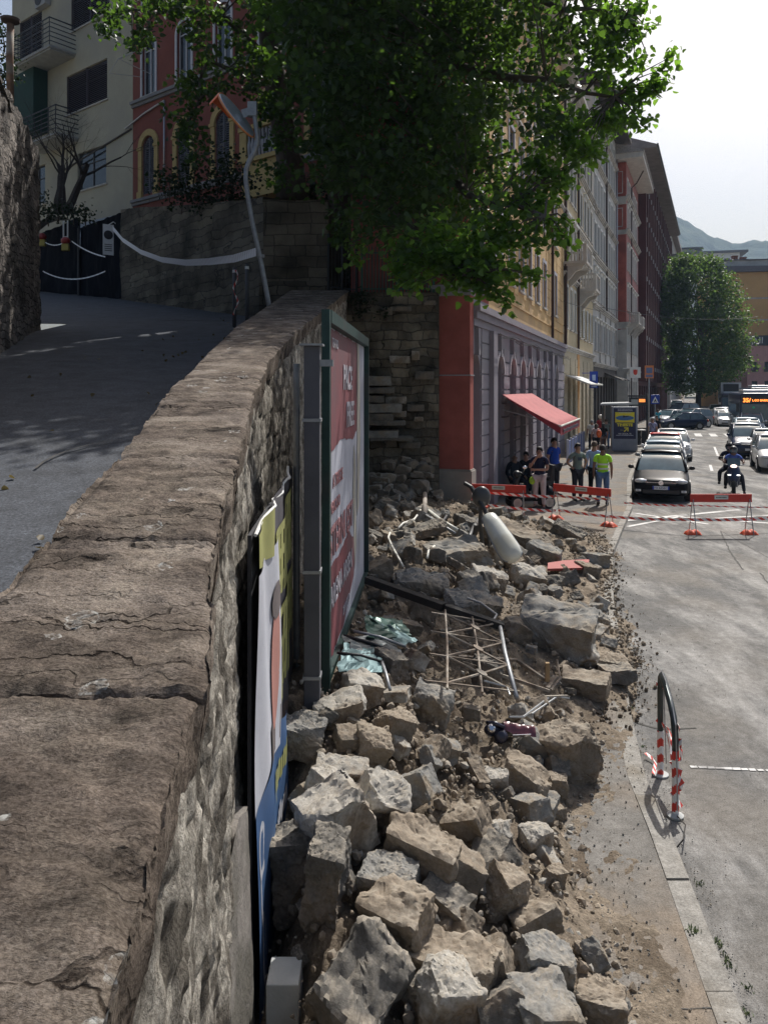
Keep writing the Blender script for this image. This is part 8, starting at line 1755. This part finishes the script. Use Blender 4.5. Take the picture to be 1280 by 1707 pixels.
def person(label, loc, rz, h=1.75, top=None, bottom=None, sk=None, hair=None, hand_l=None, hand_r=None, elb_l=None, elb_r=None, shorts=False, sleeve='short', seated=False, tilt=0., feet=None, shoes=None, extra=None, hairlen=0, turn=0., vest=False, stocky=1., arms_skin=True):
    sk = sk or skin; t = empty('person', label, 'person', loc, rz); s = h / 1.75; k = stocky
    J = dict(pel=(0, 0, .95), bel=(0, -.01, 1.08), che=(0, 0, 1.27), nb=(0, .01, 1.43), nk=(0, .0, 1.5), hd=(0, -.015, 1.60), cr=(0, -.005, 1.70), nose=(0, -.1, 1.605),
             sl=(-.185, 0, 1.41), sr=(.185, 0, 1.41), el=(-.25, .03, 1.13), er=(.25, .03, 1.13), wl=(-.25, -.06, .88), wr=(.25, -.06, .88),
             hl=(-.095, 0, .90), hr=(.095, 0, .90), kl=(-.11, -.02, .50), kr=(.11, -.02, .50), al=(-.12, .02, .09), ar=(.12, .02, .09), tl=(-.14, -.15, .035), tr=(.14, -.15, .035))
    if seated:
        dz = -.40
        for q in ('pel', 'bel', 'che', 'nb', 'nk', 'hd', 'cr', 'nose', 'sl', 'sr', 'el', 'er', 'hl', 'hr'): J[q] = (J[q][0], J[q][1] + .05, J[q][2] + dz)
        J['kl'] = (-.2, -.40, .50); J['kr'] = (.2, -.40, .50); J['al'] = (-.2, -.38, .10); J['ar'] = (.2, -.38, .10); J['tl'] = (-.22, -.54, .05); J['tr'] = (.22, -.54, .05); J['wl'] = (-.26, -.22, .62); J['wr'] = (.26, -.22, .62)
    for kk, vv in (('wl', hand_l), ('wr', hand_r), ('el', elb_l), ('er', elb_r)):
        if vv: J[kk] = vv
    if feet: J.update(feet)
    J = {a: Vector(b) * s for a, b in J.items()}
    names = list(J); V = [J[a] for a in names]; ix = {a: i for i, a in enumerate(names)}
    Rd = dict(pel=(.15 * k, .11), bel=(.145 * k, .11), che=(.16 * k, .115), nb=(.09, .08), nk=.055, hd=(.078, .095), cr=(.062, .075), nose=.014, sl=.062, sr=.062, el=.045, er=.045, wl=.031, wr=.031, hl=.095, hr=.095, kl=.062, kr=.062, al=.043, ar=.043, tl=.035, tr=.035)
    E = [('pel', 'bel'), ('bel', 'che'), ('che', 'nb'), ('nb', 'nk'), ('nk', 'hd'), ('hd', 'cr'), ('hd', 'nose'), ('nb', 'sl'), ('nb', 'sr'), ('sl', 'el'), ('sr', 'er'), ('el', 'wl'), ('er', 'wr'), ('pel', 'hl'), ('pel', 'hr'), ('hl', 'kl'), ('hr', 'kr'), ('kl', 'al'), ('kr', 'ar'), ('al', 'tl'), ('ar', 'tr')]
    rad = [tuple(x * s for x in Rd[a]) if isinstance(Rd[a], tuple) else Rd[a] * s for a in names]; edges = [(ix[a], ix[b]) for a, b in E]
    for side, sg_ in (('l', -1), ('r', 1)):       # hands: palm, four fingers, thumb
        w_ = J['w' + side]; d = (w_ - J['e' + side]).normalized(); pi_ = len(V); palm = w_ + d * .055 * s; V.append(palm); rad.append((.034 * s, .02 * s)); edges.append((ix['w' + side], pi_))
        sd_ = d.cross(Vector((sg_, .2, 0))).normalized()
        for f in range(4):
            b_ = palm + d * .035 * s + sd_ * (f - 1.5) * .019 * s; V.append(b_); rad.append(.010 * s); edges.append((pi_, len(V) - 1)); ln = (.06, .07, .066, .052)[f]
            V.append(b_ + d * ln * s * .6 + Vector((-sg_ * .008, 0, 0)) * s); rad.append(.009 * s); edges.append((len(V) - 2, len(V) - 1)); V.append(V[-1] + (d * .7 + Vector((-sg_ * .6, 0, 0))).normalized() * ln * .4 * s); rad.append(.007 * s); edges.append((len(V) - 2, len(V) - 1))
        V.append(palm - d * .02 * s - sd_ * .035 * s); rad.append(.012 * s); edges.append((pi_, len(V) - 1)); V.append(V[-1] + (d - sd_ * .6).normalized() * .04 * s); rad.append(.009 * s); edges.append((len(V) - 2, len(V) - 1))
    skinmesh('body', V, edges, rad, sk, t, 1, ix['pel'])
    def cloth(name, ks, es, grow, m, mod={}, lev=1, root=0):
        vv = [J[a] if a in J else mod[a][0] * s for a in ks]; ii = {a: i for i, a in enumerate(ks)}; rr_ = []
        for a in ks:
            r = mod[a][1] if a in mod else Rd[a]; rr_.append(tuple((x + grow) * s for x in r) if isinstance(r, tuple) else (r + grow) * s)
        return skinmesh(name, vv, [(ii[a], ii[b]) for a, b in es], rr_, m, t, lev, root)
    sl_mid = {}
    for side in 'lr':
        a_, b_ = J['s' + side] / s, J['e' + side] / s; sl_mid['m' + side] = (a_.lerp(b_, .62 if sleeve == 'short' else 1.0), .055); sl_mid['c' + side] = ((J['e' + side] / s).lerp(J['w' + side] / s, .92), .038)
    ks = ['bel', 'pel', 'che', 'nb', 'sl', 'sr', 'ml', 'mr']; es = [('bel', 'pel'), ('bel', 'che'), ('che', 'nb'), ('nb', 'sl'), ('nb', 'sr'), ('sl', 'ml'), ('sr', 'mr')]
    mod = dict(sl_mid)
    if sleeve == 'long': ks = ks + ['cl', 'cr_']; mod['cr_'] = mod['cr'] if 'cr' in mod else sl_mid['cr']; es = es + [('ml', 'cl'), ('mr', 'cr_')]
    mod.pop('cr', None)
    cloth('shirt', ks, es, .016, top, mod)
    ks = ['pel', 'hl', 'hr', 'kl', 'kr']; es = [('pel', 'hl'), ('pel', 'hr'), ('hl', 'kl'), ('hr', 'kr')]
    if not shorts: ks += ['al', 'ar']; es += [('kl', 'al'), ('kr', 'ar')]
    cloth('trousers', ks, es, .018, bottom, {})
    for side in 'lr':
        me = MB(); a_ = J['a' + side]; b_ = J['t' + side]; me.tube([a_ + (a_ - b_) * .35 + Vector((0, 0, -.045 * s)), a_ + Vector((0, 0, -.035 * s)), a_.lerp(b_, .6) + Vector((0, 0, -.012 * s)), b_ + (b_ - a_) * .2], [.035 * s, .052 * s, .046 * s, .028 * s], 10); me.build('shoe', shoes or trimb, t, smooth=True)
    c = J['hd'].lerp(J['cr'], .55); me = MB()
    vs = []; n = 14
    me.grid(n, 7, lambda u, v: (c.x + .092 * s * math.sin(v * 1.75) * math.cos(u * 6.2832), c.y + .012 * s + .11 * s * math.sin(v * 1.75) * math.sin(u * 6.2832), c.z + .02 * s + .098 * s * math.cos(v * (1.75 + (.55 if math.sin(u * 6.2832) > -.25 else -.45)))))
    if hairlen: me.sphere((c.x, c.y + .06 * s, c.z - .1 * s), (.1 * s, .08 * s, hairlen * s), 12, 8)
    if hair: me.build('hair', hair, t, smooth=True)
    me = MB()
    for q in (-1, 1): me.sphere((J['hd'].x + q * .032 * s, J['hd'].y - .088 * s, J['hd'].z + .03 * s), (.012 * s, .008 * s, .008 * s), 6, 4)
    me.build('eye', trimb, t); me = MB(); me.box((J['hd'].x, J['hd'].y - .09 * s, J['hd'].z - .042 * s), (.045 * s, .01, .01)); me.build('mouth', flat('lips', (.28, .09, .08), .6), t)
    me = MB()
    for q in (-1, 1): me.sphere((J['hd'].x + q * .088 * s, J['hd'].y + .01, J['hd'].z + .01 * s), (.014 * s, .022 * s, .032 * s), 8, 6)
    me.build('ear', sk, t, smooth=True)
    if extra: extra(t, J, s)
    return t
cl = lambda n, c: mat('cloth_' + n, c, .9, .15, 6, .004, 25, spec=.15)
navyc, bluec, greyc, lbl, hiv, pinkw, darkc, jean, blackc, vio, whc, suit = cl('navy', (.02, .022, .05)), cl('blue', (.02, .06, .33)), cl('grey', (.16, .19, .18)), cl('light_blue', (.28, .38, .62)), mat('hi_vis', (.38, .80, .03), .7, .1, 6), cl('stone', (.48, .42, .42)), cl('charcoal', (.035, .035, .045)), cl('jeans', (.09, .15, .27)), cl('black', (.012, .012, .015)), cl('violet', (.30, .29, .42)), cl('white', (.62, .60, .56)), cl('suit', (.02, .024, .035))
zp = .103
person('man in navy shirt and pale trousers holding a hand to his face', G(899, 848, zp), R(-25), 1.80, navyc, pinkw, hair=hairk, elb_l=(-.26, -.14, 1.16), hand_l=(-.04, -.16, 1.47), elb_r=(.25, -.06, 1.12), hand_r=(-.04, -.25, 1.13))
person('broad man in a blue polo shirt and dark shorts behind the man in pale trousers', G(923, 826, zp), R(35), 1.88, bluec, darkc, hair=hairk, stocky=1.15, shorts=False, hand_r=(.2, .1, .95))
def logo(t, J, s): mb = MB(); mb.box(J['che'] + Vector((0, -.148 * s, .02)), (.16, .01, .1)); mb.build('shirt_print', flat('print_navy', (.04, .05, .08), .8), t)
person('man in a grey T-shirt and dark shorts with hands on his hips', G(962, 834, zp), R(20), 1.78, greyc, darkc, hair=hairk, elb_r=(.36, .04, 1.2), hand_r=(.2, -.06, 1.0), elb_l=(-.34, .06, 1.18), hand_l=(-.17, -.04, .98), extra=logo)
person('man in light blue shirt and black trousers beside the high visibility shirt', G(990, 832, zp), R(150), 1.82, lbl, blackc, hair=hairb, sleeve='long')
def stripes(t, J, s):
    mb = MB()
    for z in (1.05, 1.18): mb.lathe([(.178 * s, z * s), (.178 * s, (z + .045) * s), (.170 * s, (z + .045) * s), (.170 * s, z * s)], (0, 0, 0), 20)
    o = mb.build('reflective_band', flat('reflective', (.6, .62, .6), .4), t)
    for v in o.data.vertices: v.co.y *= .78
person('man in a yellow-green high visibility shirt and jeans, at the right of the group', G(1004, 842, zp), R(165), 1.80, hiv, jean, hair=hairk, sk=skin2, extra=stripes)
person('bald man in a dark suit seated on the left behind the first barrier', G(858, 826, zp), R(15), 1.78, suit, suit, hair=None, sleeve='long', seated=True, sk=skin2)
person('man in a dark suit and white collar seated beside the bald one', G(876, 822, zp), R(-20), 1.78, suit, suit, hair=hairk, sleeve='long', seated=True)
def bag(t, J, s): mb = MB(); mb.sphere((-.15, .16, 1.1), (.14, .09, .2), 12, 8); mb.build('orange_bag', flat('bag_orange', (.7, .12, .02), .6), t, smooth=True)
person('person in a pale shirt walking by the cream house, left of the orange bag', G(986, 752, zp), R(170), 1.74, whc, darkc, hair=hairg)
person('woman in a pale top and skirt with an orange shoulder bag', G(993, 757, zp), R(165), 1.62, cl('pink', (.5, .38, .36)), blackc, hair=hairb, shorts=True, hairlen=.12, extra=bag)
person('woman in a black top and patterned trousers beside the orange bag', G(1005, 755, zp), R(180), 1.62, blackc, cl('pattern', (.12, .08, .07)), hair=hairk, hairlen=.14)
def hat(t, J, s): mb = MB(); mb.sphere(J['cr'], (.17, .17, .14), 14, 8); mb.build('hat', whitem, t, smooth=True)
person('person in dark red top and bulky white hat left of the advertising column', G(1001, 741, zp), R(175), 1.80, cl('dark_red', (.3, .03, .04)), darkc, hair=hairk, extra=hat)
def strap(t, J, s): mb = MB(); mb.tube([J['sl'] + Vector((.06, -.10, .03)), Vector((.02, -.16, 1.2)) * s, Vector((.16, -.13, 1.0)) * s], .014, 6); mb.build('bag_strap', trimb, t)
person('man in a pale violet shirt with a diagonal strap standing by the bus stop pole', G(1087, 747, zp), R(-10), 1.78, vio, blackc, hair=hairg, extra=strap)
person('dark clothed person half hidden behind the man in the violet shirt', G(1094, 739, zp), R(20), 1.76, blackc, blackc, hair=hairk)
for i, (px, py, a_, b_) in enumerate(((1010, 748, greyc, jean), (1096, 716, cl('teal', (.03, .3, .4)), blackc))):
    person(['person in grey partly hidden behind the advertising column', 'person in a teal top far up the left pavement'][i], G(px, py, zp), R(170), 1.72, a_, b_, hair=hairb)
# mobility scooter behind the first barrier
ms = empty('mobility_scooter', 'black mobility scooter with alloy wheels and lime green trim parked behind the first barrier', 'mobility scooter', G(882, 846, zp), R(8))
mb = MB(); mb.grid(12, 8, lambda u, v: (-.62 + 1.25 * u, -.28 + .56 * v, .30 + .22 * abs(2 * u - 1) ** 3 + .02 * math.sin(v * 3.1))); mb.bx((-.6, -.26, .22), (.62, .26, .33)); mb.sphere((-.5, 0, .42), (.24, .3, .22), 14, 8); mb.sphere((.48, 0, .45), (.28, .32, .22), 14, 8); mb.build('body', bk, ms, smooth=True, ang=50)
mb = MB(); mb.tube([(-.45, 0, .5), (-.32, 0, 1.0)], .06, 8); mb.tube([(-.28, -.28, 1.02), (-.34, 0, 1.06), (-.28, .28, 1.02)], .022, 8); mb.sphere((-.38, 0, .98), (.12, .14, .12), 12, 8); mb.build('tiller', trimb, ms, smooth=True)
mb = MB(); mb.box((.35, 0, .74), (.5, .5, .12)); mb.box((.62, 0, 1.02), (.12, .5, .5), (0, .15, 0)); mb.box((.35, -.3, .92), (.34, .06, .05)); mb.build('seat', flat('seat_black', (.02, .02, .022), .7), ms, bevel=.03)
mb = MB(); mb.sphere((.02, -.22, .82), (.1, .08, .12), 10, 6); mb.box((-.5, -.3, .55), (.2, .03, .03)); mb.build('lime_trim', mat('lime', (.35, .6, .05), .5), ms, smooth=True)
for x in (-.46, .50):
    for s in (-1, 1):
        mb = MB(); mb.lathe([(0, 0), (.15, 0), (.185, .02), (.185, .09), (.15, .11), (.125, .11), (0, .1)], (x, s * .22 - (.0), .185), 20, (R(90) * -s, 0, 0)); w_ = mb.build('wheel', tyre, ms, smooth=True, ang=40); mb = MB()
        for j in range(7): a_ = j * 6.2832 / 7; mb.bar((x, s * .334, .185), (x + .12 * math.cos(a_), s * .334, .185 + .12 * math.sin(a_)), .03, .012, (0, 1, 0))
        mb.lathe([(.115, 0), (.13, .0), (.13, .012), (.115, .012)], (x, s * .328, .185), 18, (R(90) * -s, 0, 0)); mb.build('rim', rimm, w_)
mb = MB(); mb.tube([(-.2, .0, 1.0), (-.24, -.3, 1.18)], .012, 5); mb.sphere((-.25, -.34, 1.22), (.08, .02, .05), 10, 6); mb.build('mirror', MATS['chrome'], ms, smooth=True)
# bench the suited men sit on
bn = empty('stone_bench', 'low dark bench under the arcade where the suited men sit', 'bench', G(867, 820, zp)); mb = MB(); mb.box((0, .12, .42), (1.6, .45, .06), (0, 0, -.0)); mb.build('seat', trimb, bn); mb = MB(); mb.bx((-.7, -.03, 0), (-.6, .3, .385)); mb.bx((.6, -.03, 0), (.7, .3, .385)); mb.build('leg', trimb, bn)
# motor scooter and its riders
sc = G(1222, 823); mo = empty('motor_scooter', 'dark motor scooter with its lamp lit riding towards the camera with two people', 'motor scooter', sc, st_a - .06)
mb = MB(); n = 16
S_ = [(-.62, .52, .06, .10), (-.56, .62, .16, .20), (-.44, .74, .22, .26), (-.34, .84, .20, .2), (-.3, .6, .2, .34), (-.1, .34, .18, .10), (.2, .36, .2, .12), (.36, .62, .21, .2), (.7, .72, .19, .16), (.95, .8, .1, .08)]
vs = []
for (y_, z_, w_, h_) in S_: vs += [(w_ * math.cos(a), y_, z_ + h_ * math.sin(a)) for a in [i * 6.2832 / n for i in range(n)]]
mb.add(vs, [(i * n + j, i * n + (j + 1) % n, (i + 1) * n + (j + 1) % n, (i + 1) * n + j) for i in range(len(S_) - 1) for j in range(n)] + [tuple(range(n)), tuple((len(S_) - 1) * n + j for j in range(n))]); mb.build('body', db, mo, smooth=True)
mb = MB(); mb.box((0, .5, .84), (.3, .85, .1)); mb.build('seat', trimb, mo, bevel=.03)
for y_, r_ in ((-.66, .26), (.72, .25)): mb = MB(); mb.lathe([(r_ * .5, -.03), (r_ * .9, -.055), (r_, -.03), (r_, .03), (r_ * .9, .055), (r_ * .5, .03)], (0, y_, r_), 22, (0, R(90), 0)); mb.build('wheel', tyre, mo, smooth=True)
mb = MB(); mb.tube([(-.33, -.22, 1.03), (-.15, -.3, 1.0), (0, -.32, .98), (.15, -.3, 1.0), (.33, -.22, 1.03)], .018, 8); mb.tube([(-.1, -.6, .3), (-.08, -.42, .7)], .025, 6); mb.tube([(.1, -.6, .3), (.08, -.42, .7)], .025, 6); mb.build('handlebar', steel, mo, smooth=True)
for s in (-1, 1): mb = MB(); mb.tube([(s * .28, -.28, 1.05), (s * .36, -.33, 1.22)], .01, 5); mb.sphere((s * .4, -.34, 1.25), (.08, .02, .05), 10, 6); mb.build('mirror', trimb, mo, smooth=True)
mb = MB(); mb.sphere((0, -.44, .98), (.1, .05, .06), 12, 8); mb.build('headlight', flat('scooter_lamp', (1, .8, .65), .3, emis=(1, .75, .6), estr=2.5), mo, smooth=True)
for s in (-1, 1): mb = MB(); mb.sphere((s * .14, -.60, .70), (.06, .03, .02), 10, 6); mb.build('side_light', flat('pilot_white', (1, 1, .95), .3, emis=(1, 1, .9), estr=2), mo)
mb = MB(); mb.grid(8, 6, lambda u, v: (.2 * (2 * u - 1), -.42 + .1 * v, 1.0 + .25 * v)); mb.build('windscreen', carglass, mo, smooth=True)
fwd = Vector((math.sin(-(st_a + .1)), 0, 0))
def helmet(c):
    def f(t, J, s): mb = MB(); mb.sphere(J['hd'] + Vector((0, .015, .045)), (.135, .15, .14), 16, 10); mb.build('helmet', blackc if c else trimb, t, smooth=True); mb = MB(); mb.grid(8, 4, lambda u, v: (J['hd'].x + .125 * math.sin((u - .5) * 2.2), J['hd'].y - .145 * math.cos((u - .5) * 1.6) + .0, J['hd'].z + .06 - .1 * v)); mb.build('visor', carglass, t, smooth=True)
    return f
ra = st_a - .06; Mz = Matrix.Rotation(ra, 3, 'Z')
def on(y_, z_=0, x_=0): return sc + Mz @ Vector((x_, y_, z_))
def tsh(t, J, s): helmet(0)(t, J, s); mb = MB(); mb.box(J['che'] + Vector((.02, -.145, -.03)), (.2, .012, .16)); mb.build('shirt_print', flat('print_pale_blue', (.4, .5, .7), .8), t)
person('scooter rider in a blue T-shirt and dark helmet with both hands on the bars', on(.18, .27), ra, 1.72, cl('rider_blue', (.08, .13, .38)), darkc, sk=skin2, hair=None, seated=True, hand_l=(-.3, -.42, .84), hand_r=(.3, -.42, .84), elb_l=(-.33, -.12, .82), elb_r=(.33, -.12, .82),
       feet=dict(kl=(-.24, -.33, .40), kr=(.26, -.33, .36), al=(-.26, -.28, -.02), ar=(.34, -.2, -.19), tl=(-.28, -.42, -.05), tr=(.36, -.33, -.23)), extra=tsh)
person('passenger in dark clothes and helmet sitting behind the scooter rider', on(.56, .36, -.13), ra, 1.70, navyc, darkc, sk=skin2, hair=None, seated=True, hand_l=(-.24, -.25, .78), hand_r=(.24, -.25, .78), elb_l=(-.34, .02, .8), elb_r=(.34, .02, .8), feet=dict(kl=(-.32, -.28, .36), kr=(.32, -.28, .36), al=(-.33, -.16, -.02), ar=(.33, -.16, -.02), tl=(-.35, -.3, -.05), tr=(.35, -.3, -.05)), extra=helmet(1))

# ------------------------------------------------------------------ the air
hz_ = MB(); hz_.bx((-400, -30, -1.5), (1500, 1720, 420)); hm_ = bpy.data.materials.new('haze_air'); hm_.use_nodes = True; t = hm_.node_tree
for n in list(t.nodes):
    if n.type == 'BSDF_PRINCIPLED': t.nodes.remove(n)
pv = t.nodes.new('ShaderNodeVolumePrincipled'); pv.inputs['Color'].default_value = (.5, .72, 1, 1); pv.inputs['Density'].default_value = HAZE; pv.inputs['Anisotropy'].default_value = .1
t.links.new(pv.outputs[0], [n for n in t.nodes if n.type == 'OUTPUT_MATERIAL'][0].inputs['Volume'])
if HAZE: tag(hz_.build('haze', hm_), kind='stuff')
